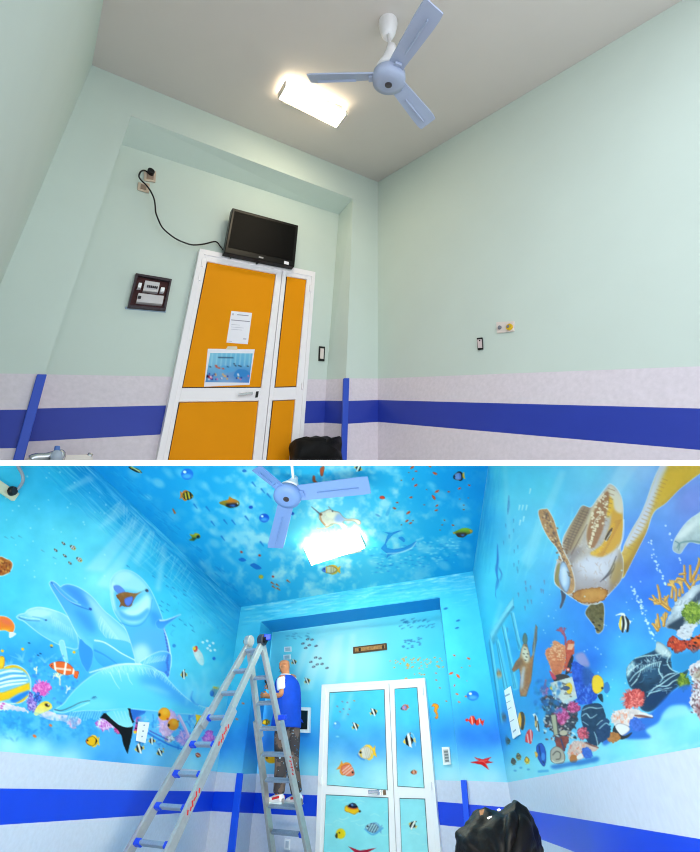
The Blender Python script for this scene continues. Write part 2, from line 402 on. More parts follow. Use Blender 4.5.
GRID = 0.78
PAINT_GAIN = np.array((.92, .97, .92))
M_PAINT = paint_mat('hand painted mural')
class Mural:
    """lattices of points on planes; colours come from a canvas; painted things become meshes of their own"""
    def __init__(s): s.V = []; s.C = []; s.Fc = []; s.I = []; s.n = 0; s.names = [None]; s.off = {}
    def add(s, pl, P, cv, d=0.0):
        """P: (rows, cols, 2) pixel lattice"""
        nr, nc = P.shape[:2]
        dirs = np.stack([(P[..., 0] - PX) / F, -(P[..., 1] - PY) / F, -np.ones(P.shape[:2])], -1) @ R.T
        t = ((pl.p + pl.n * d - EYE) @ pl.n) / (dirs @ pl.n)
        W = EYE + dirs * t[..., None]
        base = s.n; s.V.append(W.reshape(-1, 3)); s.C.append(lin(np.clip(cv.at(P), 0, 255)).reshape(-1, 3) * PAINT_GAIN * np.array(getattr(cv, 'gain', (1, 1, 1))))
        idx = base + np.arange(nr * nc).reshape(nr, nc)
        f = np.stack([idx[:-1, :-1], idx[1:, :-1], idx[1:, 1:], idx[:-1, 1:]], -1).reshape(-1, 4)
        ctr = (P[:-1, :-1] + P[1:, 1:]) / 2
        ids = cv.idat(ctr).reshape(-1)
        if id(cv) not in s.off:
            s.off[id(cv)] = len(s.names) - 1; s.names += cv.parts
        ids = np.where(ids > 0, ids + s.off[id(cv)], 0)
        s.Fc.append(f); s.I.append(ids); s.n += nr * nc
    def columns(s, pl, cv, x0, x1, top, bot, d=0.0):
        xs = sorted(set(list(np.linspace(x0, x1, max(int((x1 - x0) / GRID), 2))) + [p[0] for p in top + bot if x0 <= p[0] <= x1]))
        hmax = max(interp(bot, x) - interp(top, x) for x in xs); nr = max(int(hmax / GRID), 2)
        t = np.linspace(0, 1, nr)[:, None]
        T = np.array([interp(top, x) for x in xs])[None]; B = np.array([interp(bot, x) for x in xs])[None]
        P = np.stack([np.broadcast_to(np.array(xs)[None], (nr, len(xs))), T + (B - T) * t], -1)
        s.add(pl, P, cv, d)
    def quad(s, pl, cv, q, d=0.0):
        q = [np.array(p, float) for p in q]
        nc = max(int(max(np.linalg.norm(q[1] - q[0]), np.linalg.norm(q[2] - q[3])) / GRID), 2); nr = max(int(max(np.linalg.norm(q[3] - q[0]), np.linalg.norm(q[2] - q[1])) / GRID), 2)
        u = np.linspace(0, 1, nc)[None, :, None]; v = np.linspace(0, 1, nr)[:, None, None]
        s.add(pl, (q[0] * (1 - u) + q[1] * u) * (1 - v) + (q[3] * (1 - u) + q[2] * u) * v, cv, d)
    def build(s, name, parent=None, extra=None, mats=(), part_parent=None):
        V = np.vstack(s.V); C = np.vstack(s.C); Fc = np.vstack(s.Fc); I = np.concatenate(s.I)
        root = None; objs = []
        for k in [0] + sorted(set(I) - {0}):
            f = Fc[I == k]
            if k and len(f) < 6: f = f
            used, inv = np.unique(f, return_inverse=True); f = inv.reshape(-1, 4); v = V[used]; c = C[used]; faces = f.tolist(); mi = [0] * len(faces)
            if k == 0 and extra is not None:
                off = len(v); v = np.vstack([v, np.array(extra.v)]); c = np.vstack([c, np.full((len(extra.v), 3), .5)])
                faces += [[i + off for i in q] for q in extra.f]; mi += [m + 1 for m in extra.m]
            if k == 0:
                nm = name; org = wloc(parent) if parent is not None else np.array([(v[:, 0].min() + v[:, 0].max()) / 2, (v[:, 1].min() + v[:, 1].max()) / 2, v[:, 2].min()])
            else: nm = s.names[k][0]
            me = bpy.data.meshes.new(nm); me.from_pydata((v - org).tolist(), [], faces)
            me.materials.append(M_PAINT)
            for m in mats if k == 0 else (): me.materials.append(m)
            me.polygons.foreach_set('material_index', mi)
            at_ = me.attributes.new('Paint', 'FLOAT_COLOR', 'POINT')
            at_.data.foreach_set('color', np.hstack([c, np.ones((len(c), 1))]).astype(np.float32).ravel())
            me.update(); o = bpy.data.objects.new(nm, me); COL.objects.link(o)
            if k == 0:
                root = o
                if parent is None: o.location = tuple(org)
                else: o.parent = parent
            else:
                o.parent = part_parent or root
                if s.names[k][1]: o['label'] = s.names[k][1]
            objs.append(o)
        return root
slab_o = sb.build('added_divider', M_WHITE)
tag(slab_o, 'added thin white slab edge parting the bare green room above from the blue mural room below', 'slab', kind='structure')

# ================================================================== UPPER ROOM: bare mint walls
S1 = 2.9
vT, DT, WT = nz(ray(378, -620)), nz(ray(35, 387)), nz(ray(881, 388))
Q0 = EYE + ray(92, 65) * S1
t_back = Plane(Q0, np.cross(WT, vT)); t_left = Plane(Q0, np.cross(DT, vT)); t_ceil = Plane(Q0, np.cross(DT, WT))
Q1 = t_back.at(378, 182); t_right = Plane(Q1, np.cross(DT, vT))
t_rev = Plane(t_back.at(353, 199), np.cross(DT, vT)); t_nich = Plane(t_rev.at(339, 214.6), t_back.n)
M_MINT = mat('mint wall paint', (206, 219, 211), 0.75, noise=0.015, nscale=3, bump=0.03, spec=0.2)
M_LILAC = mat('lilac grey wipeable panel', (224, 214, 222), 0.65, noise=0.05, nscale=40, bump=0.05, spec=0.3)
M_BAND = mat('blue bumper band', (38, 60, 168), 0.45, noise=0.03, nscale=6, spec=0.4)
M_BLUE = mat('blue corner guard', (48, 82, 196), 0.4, spec=0.4)
M_CEIL1 = mat('grey white ceiling paint', (216, 208, 203), 0.8, noise=0.01, nscale=4, spec=0.15)
YB = 463.0
def strip(mb, pl, top, bot, mi):
    """top, bot: pixel polylines with the same number of points"""
    T = [pl.at(*p) for p in top]; B = [pl.at(*p) for p in bot]
    for i in range(len(T) - 1): mb.quad(T[i], T[i + 1], B[i + 1], B[i], mi)
# back wall with its niche: wainscot line, band top, band bottom and slab, left to right
wb = MB()
strip(wb, t_back, [(92, 65), (378, 182)], [(78.9, 96.5), (378, 208.3)], 0)
strip(wb, t_back, [(78.9, 96.5), (131, 116)], [(-37, 373), (44.5, 374)], 0)
strip(wb, t_back, [(-37, 373), (44.5, 374)], [(-50.5, 410.5), (32.4, 409.5)], 1)
strip(wb, t_back, [(-50.5, 410.5), (32.4, 409.5)], [(-66, 449.5), (20, 448)], 2)
strip(wb, t_back, [(-66, 449.5), (20, 448)], [(-72, YB), (15, YB)], 1)
strip(wb, t_back, [(353, 199), (378, 208.3)], [(346, 378.3), (378, 378.5)], 0)
strip(wb, t_back, [(346, 378.3), (378, 378.5)], [(345.1, 401), (378, 400)], 1)
strip(wb, t_back, [(345.1, 401), (378, 400)], [(344.2, 424), (378, 421.9)], 2)
strip(wb, t_back, [(344.2, 424), (378, 421.9)], [(342.7, YB), (378, YB)], 1)
# soffit and reveals
wb.quad(t_back.at(131, 116), t_back.at(353, 199), t_nich.at(339, 214.6), t_nich.at(121.5, 144.5), 0)
def reveal(front, back, mi): 
    for i in range(len(front) - 1):
        wb.quad(t_back.at(*front[i]), t_back.at(*front[i + 1]), t_nich.at(*back[i + 1]), t_nich.at(*back[i]), mi[i])
RF = [(353, 199), (346, 378.3), (345.1, 401), (344.2, 424), (342.7, YB)]
RB = [(339, 214.6), (326.5, 379.5), (325.4, 400.6), (324.3, 422.7), (322.4, YB)]
LF = [(131, 116), (44.5, 374), (32.4, 409.5), (20, 448), (15, YB)]
LB = [(121.5, 144.5), (44, 374.3), (32.0, 408.6), (21.0, 441.9), (14, YB)]
reveal(RF, RB, [0, 1, 2, 1]); reveal(LF, LB, [0, 1, 2, 1])
strip(wb, t_nich, [LB[0], RB[0]], [LB[1], RB[1]], 0); strip(wb, t_nich, [LB[1], RB[1]], [LB[2], RB[2]], 1)
strip(wb, t_nich, [LB[2], (157.7, 405.6), (306, 401), RB[2]], [LB[3], (157.7, 434.7), (304.7, 423.4), RB[3]], 2)
strip(wb, t_nich, [LB[3], (157.7, 434.7), (304.7, 423.4), RB[3]], [LB[4], (157.7, YB), (304, YB), RB[4]], 1)
o = wb.build('wall_back', [M_MINT, M_LILAC, M_BAND])
tag(o, 'mint green back wall with a shallow door niche above lilac panels and blue band', 'wall', kind='structure')
wr = MB()
near = 1.9
def toward(p, q, k):   # carry a pixel line on past q
    return (p[0] + (q[0] - p[0]) * k, p[1] + (q[1] - p[1]) * k)
KX = 1.18
r_c = [(378, 182), toward((378, 182), (680, 0), KX)]
r_w = [(378, 378.5), toward((378, 378.5), (700, 366.3), KX)]
r_b = [(378, 400), toward((378, 400), (700, 408.5), KX)]
r_d = [(378, 421.9), toward((378, 421.9), (700, 450), KX)]
xe = 760
def fx(l, x): (x0, y0), (x1, y1) = l; return (x, y0 + (y1 - y0) * (x - x0) / (x1 - x0))
r_w[1], r_b[1] = fx(r_w, xe), fx(r_b, xe); r_d[1] = fx(r_d, xe)
ctop = t_right.at(*fx(r_c, 735)); 
lo = t_right.at(*r_w[1])
tt = t_ceil.drop(lo, vT)
q1 = Q1 - DT * 3.6
wr.add([t_right.at(378, 182), q1, lo - DT * 1.6, lo, t_right.at(*r_w[0])], [(0, 1, 2, 3, 4)], 0)
strip(wr, t_right, r_w, r_b, 1); strip(wr, t_right, r_b, r_d, 2); strip(wr, t_right, r_d, [(378, YB), (xe, max(YB, r_d[1][1]))], 1)
rows_ = [r_w[1], r_b[1], r_d[1]]
E3 = [t_right.at(*p) for p in rows_] + [t_right.at(xe, max(YB, r_d[1][1]))]
for i in range(3): wr.quad(E3[i], E3[i] - DT * 1.6, E3[i + 1] - DT * 1.6, E3[i + 1], (1, 2, 1)[i])
o = wr.build('wall_right', [M_MINT, M_LILAC, M_BAND])
tag(o, 'bare mint green right wall over lilac panel and broad blue band', 'wall', kind='structure')
wl = MB()
kn = 2.3
p_top = Q0 - DT * kn
p_bot = t_left.at(-72, YB)
q = p_bot - DT * kn
wl.quad(Q0, p_top, q, p_bot, 0)
o = wl.build('wall_left', [M_MINT]); tag(o, 'pale mint left wall close to the viewer', 'wall', kind='structure')
cl1 = MB(); cl1.quad(Q0, Q1, q1, Q0 - DT * kn, 0)
extra = Q1 - Q0
o = cl1.build('ceiling', [M_CEIL1]); tag(o, 'plain grey white ceiling of the bare green room', 'ceiling', kind='structure')

# corner guards of the niche
o = t_back.slab('corner_guard', [(37, 374), (47, 374), (23.5, 461), (12.5, 461)], 0.0, 0.02, M_BLUE, None, 0.004)
tag(o, 'blue corner guard strip left of the yellow door niche', 'corner guard', 'corner guards of the green room')
o = t_back.slab('corner_guard', [(344, 378), (349.6, 378), (347, 461), (341.5, 461)], 0.0, 0.02, M_BLUE, None, 0.004)
tag(o, 'blue corner guard strip right of the yellow door niche beside black bag', 'corner guard', 'corner guards of the green room')

# ------------------------------------------------------------------ yellow door
M_FRAME = mat('white door aluminium', (248, 243, 246), 0.4, spec=0.5)
M_YEL = mat('yellow door panel', (236, 150, 4), 0.6, noise=0.03, nscale=3, spec=0.12)
M_GASK = mat('dark gasket', (66, 40, 30), 0.6)
M_BLACK = mat('black plastic', (12, 12, 14), 0.35)
M_CHROME = mat('chrome', (205, 208, 212), 0.25, 0.9)
def lerp(a, b, t): return (a[0] + (b[0] - a[0]) * t, a[1] + (b[1] - a[1]) * t)
def quadring(pl, mb, outer, inner, d0, d1, mi=0):
    for i in range(4):
        j = (i + 1) % 4
        pl.prism(mb, [outer[i], outer[j], inner[j], inner[i]], d0, d1, mi)
def build_door(prefix, pl, Fo, Fi, leafs, panels, label, M_F, panel_fn, handle_fn):
    root = thing('door_1', pl.at(*lerp(Fo[2], Fo[3], .5)), label, 'door', None, 'structure')
    mb = MB(); quadring(pl, mb, Fo, Fi, 0.0, 0.05)
    mb.build('door_frame', M_F, root, 0.003)
    leaves = []
    for L, ps in zip(leafs, panels):
        mb = MB()
        (a, b, c, d) = L; up, lowp = ps
        # stiles, rails: five pieces around two openings
        pl.prism(mb, [a, b, up[1], up[0]], 0.0, 0.042)
        pl.prism(mb, [up[3], up[2], lowp[1], lowp[0]], 0.0, 0.042)
        pl.prism(mb, [a, up[0], up[3], lowp[0], lowp[3], d], 0.0, 0.042)
        pl.prism(mb, [b, c, lowp[2], lowp[1], up[2], up[1]], 0.0, 0.042)
        if abs(lowp[3][1] - d[1]) > .5: pl.prism(mb, [lowp[3], lowp[2], c, d], 0.0, 0.042)
        lo_ = mb.build('door_leaf', M_F, root, 0.002)
        for p in ps: panel_fn(pl, p, lo_)
        leaves.append(lo_)
    handle_fn(pl, root, leaves)
    return root
Fo = [(200, 248.5), (315.5, 272), (301.5, YB), (156.2, YB)]
Fi = [(204.2, 254.2), (312, 276.2), (297.8, YB + .2), (162.2, YB + .2)]
# left jamb is drawn wide in the photo: frame + leaf stile
L1 = [(204.2, 254.2), (282.3, 270.2), (261.6, YB), (162.2, YB)]
L2 = [(282.9, 270.3), (312, 276.2), (297.8, YB), (262.2, YB)]
P1 = [[(206.9, 261), (276.4, 273.6), (261.4, 387.7), (182, 388)], [(178.8, 401.6), (259, 400.6), (252.6, YB), (167.2, YB)]]
P2 = [[(286.3, 275.7), (307, 279), (296.8, 387), (274.4, 387.7)], [(272.4, 400.2), (295.7, 399.2), (289.8, YB), (265.9, YB)]]
def shrink(q, k):
    cx = sum(p[0] for p in q) / 4; cy_ = sum(p[1] for p in q) / 4
    return [(p[0] + (cx - p[0]) * k / max(abs(cx - p[0]), 1), p[1] + (cy_ - p[1]) * k / max(abs(cy_ - p[1]), 1)) for p in q]
def yellow_panel(pl, p, leaf):
    mb = MB(); pl.prism(mb, p, 0.0, 0.028); mb.build('gasket', M_GASK, leaf)
    q = shrink(p, 1.0)
    pl.slab('door_panel', q, 0.02, 0.031, M_YEL, leaf)
def yellow_handle(pl, root, leaves):
    mb = MB()
    pl.prism(mb, [(238.5, 393.2), (252.5, 391.6), (253, 394.2), (239, 395.6)], 0.06, 0.075)
    pl.prism(mb, [(250.5, 391.8), (253, 391.6), (253.3, 394.2), (250.8, 394.5)], 0.04, 0.062)
    mb.build('door_handle', M_CHROME, leaves[0], 0.002)
    mb = MB(); pl.prism(mb, [(256.4, 391.4), (258.8, 391.2), (257.8, 397.2), (255.4, 397.4)], 0.042, 0.048); mb.build('lock', M_BLACK, leaves[0])
    for (x, y) in ((203.2, 262), (200.5, 276)):
        pl.slab('hinge', [(x - 1, y - 4), (x + 1, y - 4), (x, y + 4), (x - 2, y + 4)], 0.04, 0.056, M_FRAME, root)
    for (x, y) in ((310.8, 288), (302.6, 386)):
        pl.slab('hinge', [(x - .6, y - 3), (x + .8, y - 3), (x + .5, y + 3), (x - .9, y + 3)], 0.04, 0.056, M_FRAME, root)
build_door('t', t_nich, Fo, Fi, [L1, L2], [P1, P2], 'yellow two leaf door in white aluminium frame under the television', M_FRAME, yellow_panel, yellow_handle)

# papers on the door
M_PAPER = mat('white paper', (240, 238, 246), 0.7)
M_INK = mat('grey print', (150, 145, 160), 0.7)
M_DINK = mat('dark print', (40, 55, 90), 0.7)
def lines_on(pl, quad, rows, m, parent, d, name='print'):
    """rows: (u0,u1,v,thickness) in the paper's own 0..1 frame"""
    def uv(u, v): return lerp(lerp(quad[0], quad[1], u), lerp(quad[3], quad[2], u), v)
    for (u0, u1, v, t) in rows:
        pl.slab('printed_line', [uv(u0, v - t), uv(u1, v - t), uv(u1, v + t), uv(u0, v + t)], d - .0006, d, m, parent)
q1 = [(231.4, 310.9), (252.1, 312.9), (247.8, 344.2), (226.4, 342.5)]
n1 = t_nich.slab('notice', q1, 0.031, 0.0325, M_PAPER)
tag(n1, 'white printed sheet taped on the yellow door above a colour picture', 'notice')
lines_on(t_nich, q1, [(.3, .85, .1, .012), (.06, .95, .28, .012)] , M_INK, n1, 0.0333)
lines_on(t_nich, q1, [(.1, .5, .42, .006), (.1, .7, .5, .006), (.1, .65, .57, .006), (.06, .25, .95, .01), (.75, .9, .84, .02), (.06, .14, .1, .03)], mat('pale print', (196, 192, 206), .7), n1, 0.0333)
q2 = [(207.9, 348.7), (254.8, 349.3), (249.5, 384.7), (204.1, 386.6)]
n2 = t_nich.slab('poster', q2, 0.031, 0.0335, M_PAPER)
tag(n2, 'printed underwater picture with white margins taped low on the yellow door', 'poster')
o = t_nich.slab('tape', Z(195, 300, 8.525, (280, 393), (358, 396), (362, 425), (262, 420)), 0.0335, 0.0345, mat('masking tape', (226, 214, 190), .7), n2)
# the printed picture on the yellow door
def Zp(*p): return Z(195, 300, 8.525, *p)
pc = Canvas(200, 345, 260, 390)
pc.bg([(210, 358, (150, 215, 240)), (230, 356, (120, 200, 235)), (248, 358, (130, 205, 238)), (215, 370, (120, 190, 232)), (240, 368, (90, 170, 225)), (210, 378, (80, 130, 205)), (230, 378, (90, 120, 205)), (246, 376, (60, 110, 200)), (228, 384, (200, 225, 240))])
for k in range(9): pc.line(Zp((150 + k * 40, 455), (140 + k * 40, 560)), 1.2, (190, 230, 248), .5)
pc.line(Zp((200, 490), (325, 492)), 1.1, (40, 60, 100), .8, .3)
pc.poly(Zp((330, 640), (370, 590), (440, 600), (470, 640), (420, 655), (360, 665)), (60, 140, 215)); pc.poly(Zp((225, 560), (300, 570), (340, 600), (260, 620)), (90, 170, 230), .8)
pc.specks(Zp((185, 572), (205, 580), (240, 585), (180, 560)), (220, 90, 60), 1.3)
pc.specks(Zp((335, 545), (345, 560), (280, 570), (375, 560), (390, 565), (130, 570), (450, 565)), (20, 30, 60), .9)
pc.specks(Zp((120, 655), (130, 660)), (190, 40, 70), 1.8, 1.4); pc.dot(*Zp((105, 650))[0], 1.4, (30, 30, 60))
for k in range(26):
    a, b_ = 110 + RNG.rand() * 350, 630 + RNG.rand() * 50
    pc.dot(*Zp((a, b_))[0], .9, [(230, 120, 170), (250, 180, 90), (70, 60, 160), (240, 240, 250), (30, 60, 150)][RNG.randint(5)], alpha=.9)
pm = Mural(); pm.quad(t_nich, pc, Zp((130, 452), (492, 455), (462, 705), (88, 700)), 0.0342)
pm.build('printed_picture', n2)

# ------------------------------------------------------------------ television, breaker box, sockets, cable
tv = thing('television', t_nich.at(262, 260), 'black flat television hung above the yellow door', 'television')
TQ = [(232.6, 207.6), (298.6, 225.3), (294.6, 266.6), (224.3, 252.3)]
mb = MB(); t_nich.prism(mb, TQ, .06, .11); mb.build('casing', mat('gloss black casing', (10, 10, 11), .35, spec=.25), tv, .006)
def ins(q, l, t, r, b_): 
    u = lambda a, c: lerp(lerp(q[0], q[1], a), lerp(q[3], q[2], a), c)
    return [u(l, t), u(1 - r, t), u(1 - r, 1 - b_), u(l, 1 - b_)]
t_nich.slab('screen', ins(TQ, .04, .06, .04, .13), .105, .112, mat('dark screen', (6, 6, 7), .5, spec=.08), tv)
t_nich.slab('sticker', [(284.4, 260.8), (288.8, 262), (288.6, 264.8), (284.2, 263.6)], .11, .113, M_PAPER, tv)
t_nich.slab('badge', [(259, 256.2), (263.5, 257.3), (263.3, 258.6), (258.8, 257.5)], .11, .1125, mat('silver badge', (180, 182, 188), .3, .6), tv)
for p, q_ in (((228, 253), (231, 258.5)), ((262.5, 260.8), (256, 263.8))):
    mb = MB(); mb.tube([t_nich.at(*p, .085), t_nich.at(*q_, .07)], .006, 8); mb.build('foot_clip', M_BLACK, tv)
mb = MB(); t_nich.prism(mb, [(252, 225), (276, 231), (274, 250), (249, 244)], .003, .07); mb.build('wall_bracket', M_BLACK, tv)
def rect_at(q, a, c, w, h):
    u = lambda s_, t_: lerp(lerp(q[0], q[1], s_), lerp(q[3], q[2], s_), t_)
    return [u(a, c), u(a + w, c), u(a + w, c + h), u(a, c + h)]
bq = [(136, 273), (172, 279), (165.7, 310.2), (127.6, 307)]
bx = thing('breaker_box', t_nich.at(147, 309), 'open breaker box with dark inside and pale switches on the green wall', 'breaker box')
t_nich.slab('back_plate', bq, .0, .012, mat('dark red brown box inside', (62, 22, 24), .6, noise=.3, nscale=60), bx)
mb = MB(); quadring(t_nich, mb, bq, shrink(bq, 2.2), .012, .03); mb.build('box_frame', mat('worn dark rim', (58, 48, 56), .5, noise=.3, nscale=80), bx)
M_SW = mat('pale grey switch', (208, 204, 206), .5); M_SWD = mat('dark toggles', (40, 38, 44), .5)
sw = t_nich.slab('breaker_row', rect_at(bq, .3, .17, .4, .3), .012, .035, M_SW, bx)
for k in range(6): t_nich.slab('toggle', rect_at(bq, .38 + k * .05, .29, .035, .06), .035, .042, M_SWD, sw)
t_nich.slab('cover_strip', rect_at(bq, .2, .56, .68, .26), .012, .04, M_SW, bx)
t_nich.slab('toggle', rect_at(bq, .21, .64, .08, .08), .04, .045, M_SWD, bx)
t_nich.slab('label_plate', rect_at(bq, .14, .26, .09, .14), .012, .04, mat('white tab', (246, 246, 250), .5), bx)
t_nich.slab('label_plate', rect_at(bq, .76, .3, .1, .13), .012, .04, mat('white tab', (246, 246, 250), .5), bx)
t_nich.slab('dust_edge', [(125.5, 306.5), (166, 310.2), (165.8, 312), (125.6, 308.4)], .0, .01, mat('bluish plaster edge', (160, 178, 200), .8), bx)
M_PLATE = mat('beige socket plate', (205, 186, 166), .5); M_HOLE = mat('grey socket face', (150, 128, 112), .55)
def Zs(*p): return Z(60, 40, 3.873, *p)
s1 = t_nich.slab('wall_socket', Zs((325, 505), (373, 508), (370, 550), (326, 543)), 0, .012, M_PLATE, None, .002)
tag(s1, 'small beige wall socket high on the green wall with a black plug in it', 'socket')
t_nich.slab('socket_face', Zs((338, 510), (364, 512), (362, 540), (336, 536)), .012, .016, M_HOLE, s1)
s2 = t_nich.slab('wall_socket', Zs((303, 550), (348, 556), (345, 592), (300, 578)), 0, .012, M_PLATE, None, .002)
tag(s2, 'small beige empty socket plate just below the plugged one', 'socket')
t_nich.slab('socket_face', Zs((314, 558), (336, 561), (334, 580), (312, 574)), .012, .016, M_HOLE, s2)
cab = thing('power_cable', t_nich.at(190, 245), 'thin black cable looping across the green wall to the television', 'cable')
cp = [(149, 173.2), (145, 170.6), (141, 171.4), (138.9, 176), (141, 180), (146, 184.8), (150.5, 191), (154, 198.7), (155.2, 206), (155.8, 212.5), (158.5, 220), (162, 227), (168, 233), (176, 238.8), (185, 242.8), (193.3, 244.9), (204, 244), (213.8, 241.6), (217.5, 242.6), (220, 246), (224.8, 252)]
sp = spline(cp, False, 4); n_ = len(sp)
mb = MB(); mb.tube([t_nich.at(p[0], p[1], .02 + .05 * math.sin(math.pi * min(i / n_ * 1.05, 1))) for i, p in enumerate(sp)], .0055, 8); mb.build('cord', M_BLACK, cab, smooth=True)
mb = MB(); c0 = t_nich.at(150.4, 173.4, .012); mb.tube([c0, c0 + t_nich.n * .03], .024, 14); mb.build('plug', M_BLACK, cab, .004)
# patch of plaster
def quad_dev(name, pl, q, m, label, cat, dep=.012, group=None):
    o = pl.slab(name, q, 0, dep, m, None, .002); return tag(o, label, cat, group)
def Zr(*p): return Z(465, 310, 11.667, *p)
o = quad_dev('light_switch', t_right, Zr((135, 325), (200, 318), (208, 455), (145, 465)), M_BLACK, 'small black rimmed wall switch left of the double socket on green wall', 'switch')
t_right.slab('rocker', Zr((143, 345), (192, 340), (197, 440), (150, 443)), .012, .016, mat('pinkish white rocker', (214, 196, 198), .5), o)
t_right.slab('screw', Zr((160, 350), (175, 348), (178, 362), (163, 364)), .016, .018, M_SWD, o)
M_PL2 = mat('cream plate', (226, 214, 208), .5)
o = quad_dev('wall_socket', t_right, Zr((362, 140), (572, 128), (570, 245), (370, 268)), M_PL2, 'double wall plate with grey and yellow fittings on bare green wall', 'socket')
def disc(pl, x, y, r, d0, d1, m, name, parent, n=20):
    mb = MB(); c0 = pl.at(x, y, d1); mb.tube([c0 - pl.n * (d1 - d0), c0], r, n); return mb.build(name, m, parent, .001)
disc(t_right, *Zr((398, 200))[0], .012, .012, .022, mat('grey fitting', (120, 122, 132), .4), 'fitting', o)
yf = disc(t_right, *Zr((508, 192))[0], .020, .012, .03, mat('yellow fitting', (214, 172, 20), .4), 'fitting', o)
disc(t_right, *Zr((498, 190))[0], .009, .03, .034, mat('grey fitting', (120, 122, 132), .4), 'socket_hole', o)
o = quad_dev('light_switch', t_nich, [(319.4, 346), (325.2, 346.6), (324.6, 361), (318.9, 360.5)], M_BLACK, 'narrow black rimmed switch right of the yellow door', 'switch', .014)
t_nich.slab('rocker', [(320.6, 348.2), (324, 348.6), (323.5, 358.8), (320.2, 358.4)], .014, .018, M_PL2, o)

# ------------------------------------------------------------------ ceiling lamp and fan
def lamp(pl, q, h, m_body, m_diff, label, group=None):
    t = thing('ceiling_lamp', pl.at(*lerp(q[0], q[2], .5)), label, 'lamp', group)
    mb = MB(); pl.prism(mb, shrink(q, 4.5), 0.002, .035); mb.build('lamp_base', m_body, t, .004)
    u = shrink(q, .6); mb = MB(); pl.prism(mb, u, .035, h); mb.build('diffuser', m_diff, t, .01)
    for e in ((0, 3), (1, 2)):
        a_, b_ = q[e[0]], q[e[1]]; o_ = q[1 if e[0] == 0 else 0]; o2 = q[2 if e[0] == 0 else 3]
        mb = MB(); pl.prism(mb, [a_, lerp(a_, o_, .02), lerp(b_, o2, .02), b_], .028, h + .002); mb.build('end_cap', m_body, t)
    return t
M_CAP = mat('grey end cap', (190, 186, 180), .5)
M_GLOW1 = mat('lit diffuser', (255, 250, 235), .5, emit=(255, 238, 205), estr=17.0)
lamp(t_ceil, [(285, 85.7), (347, 115.7), (337, 129), (277.7, 98.6)], .06, M_CAP, M_GLOW1, 'lit tube lamp on the plain grey ceiling left of fan')
M_BLADE = mat('pale blue grey blade', (168, 178, 204), .4, spec=.4)
M_FANW = mat('white enamel', (232, 230, 232), .35, spec=.5)
def ceiling_fan(Cp, axis, hub, rad, phase, tilt, hr, rod_top, label, m_blade, m_white, canopy=True, lens=(1, 1, 1), bw=.12, root_w=.09):
    """axis: from hub up to the ceiling; tilt=(a,b) leans the disc"""
    e1 = nz(np.cross(axis, [0, 1, 0.])); e2 = np.cross(axis, e1); n = nz(axis + tilt[0] * e1 + tilt[1] * e2)
    a = nz(np.cross(n, e2)); b = np.cross(n, a)
    t = thing('ceiling_fan', hub, label, 'fan')
    def ringst(prof, ax, c):
        mb = MB(); pts = [c + ax * z for r, z in prof]; mb.tube(pts, [r for r, z in prof], 28); return mb
    if n.dot(axis) < 0: n = -n
    mb = ringst([(hr * .55, -.034 * hr / .1), (hr * .95, -.026 * hr / .1), (hr, 0), (hr * .96, .03 * hr / .1), (hr * .6, .05 * hr / .1)], n, hub); mb.build('motor_housing', m_blade, t, smooth=True)
    mb = ringst([(hr * .86, .045 * hr / .1), (hr * .8, .07 * hr / .1), (hr * .5, .12 * hr / .1), (hr * .3, .17 * hr / .1), (hr * .25, .2 * hr / .1)], n, hub); mb.build('motor_cap', m_white, t, smooth=True)
    mb = ringst([(hr * .06, -.042 * hr / .1), (hr * .21, -.039 * hr / .1), (hr * .21, -.03 * hr / .1)], n, hub); mb.build('badge', mat('dark badge', (62, 58, 62), .4, noise=.4, nscale=120), t)
    mb = MB(); mb.tube([hub + n * hr * 1.6, rod_top], hr * .1, 12); mb.build('rod', m_white, t, smooth=True)
    if canopy:
        L = np.linalg.norm(Cp - hub)
        mb = ringst([(hr * .28, -.26 * L), (hr * .36, -.25 * L), (hr * .5, -.18 * L), (hr * .62, -.05 * L), (hr * .6, 0)], axis, Cp); mb.build('canopy', m_white, t, smooth=True)
    for k in range(3):
        ph = phase + k * 2 * math.pi / 3; u = math.cos(ph) * a + math.sin(ph) * b; w = np.cross(n, u); r1 = rad * lens[k]
        nn = 12; top = []; bot = []
        for i in range(nn + 1):
            s_ = i / nn; r_ = hr * .82 + (r1 - hr * .82) * s_
            wd = root_w + (bw - root_w) * min(1, s_ * 1.3)
            if lens[k] == 1 and s_ > .93: wd *= .93
            for sg in (-1, 1):
                p = hub + u * r_ + w * sg * wd / 2 + n * (-sg * wd * .16 + .02 * hr / .1)
                top.append(p + n * .004); bot.append(p - n * .004)
        mb = MB(); N = 2 * (nn + 1); fs = []
        for i in range(nn):
            q0 = 2 * i; fs += [(q0, q0 + 1, q0 + 3, q0 + 2), (N + q0 + 2, N + q0 + 3, N + q0 + 1, N + q0), (q0 + 2, N + q0 + 2, N + q0, q0), (q0 + 1, N + q0 + 1, N + q0 + 3, q0 + 3)]
        fs += [(1, 0, N, N + 1), (N - 2, N - 1, 2 * N - 1, 2 * N - 2)]
        mb.add(top + bot, fs); bl = mb.build('blade', m_blade, t)
        mb = MB(); mb.bar(hub + u * hr * .7 + n * .012, hub + u * hr * 1.25 + n * .004, w, root_w * .5, .012); mb.build('blade_bracket', m_blade, bl, .003)
        mb = MB(); mb.bar(hub + u * (hr + (r1 - hr) * .25) - n * .002, hub + u * (hr + (r1 - hr) * .85) - n * .002, w, .005, .011); mb.build('blade_rib', m_blade, bl)
    return t
Cp = t_ceil.at(388, 22); hubT = EYE + (np.array([0.06827374, 0.26382664, 2.09676427]) - EYE) * S1
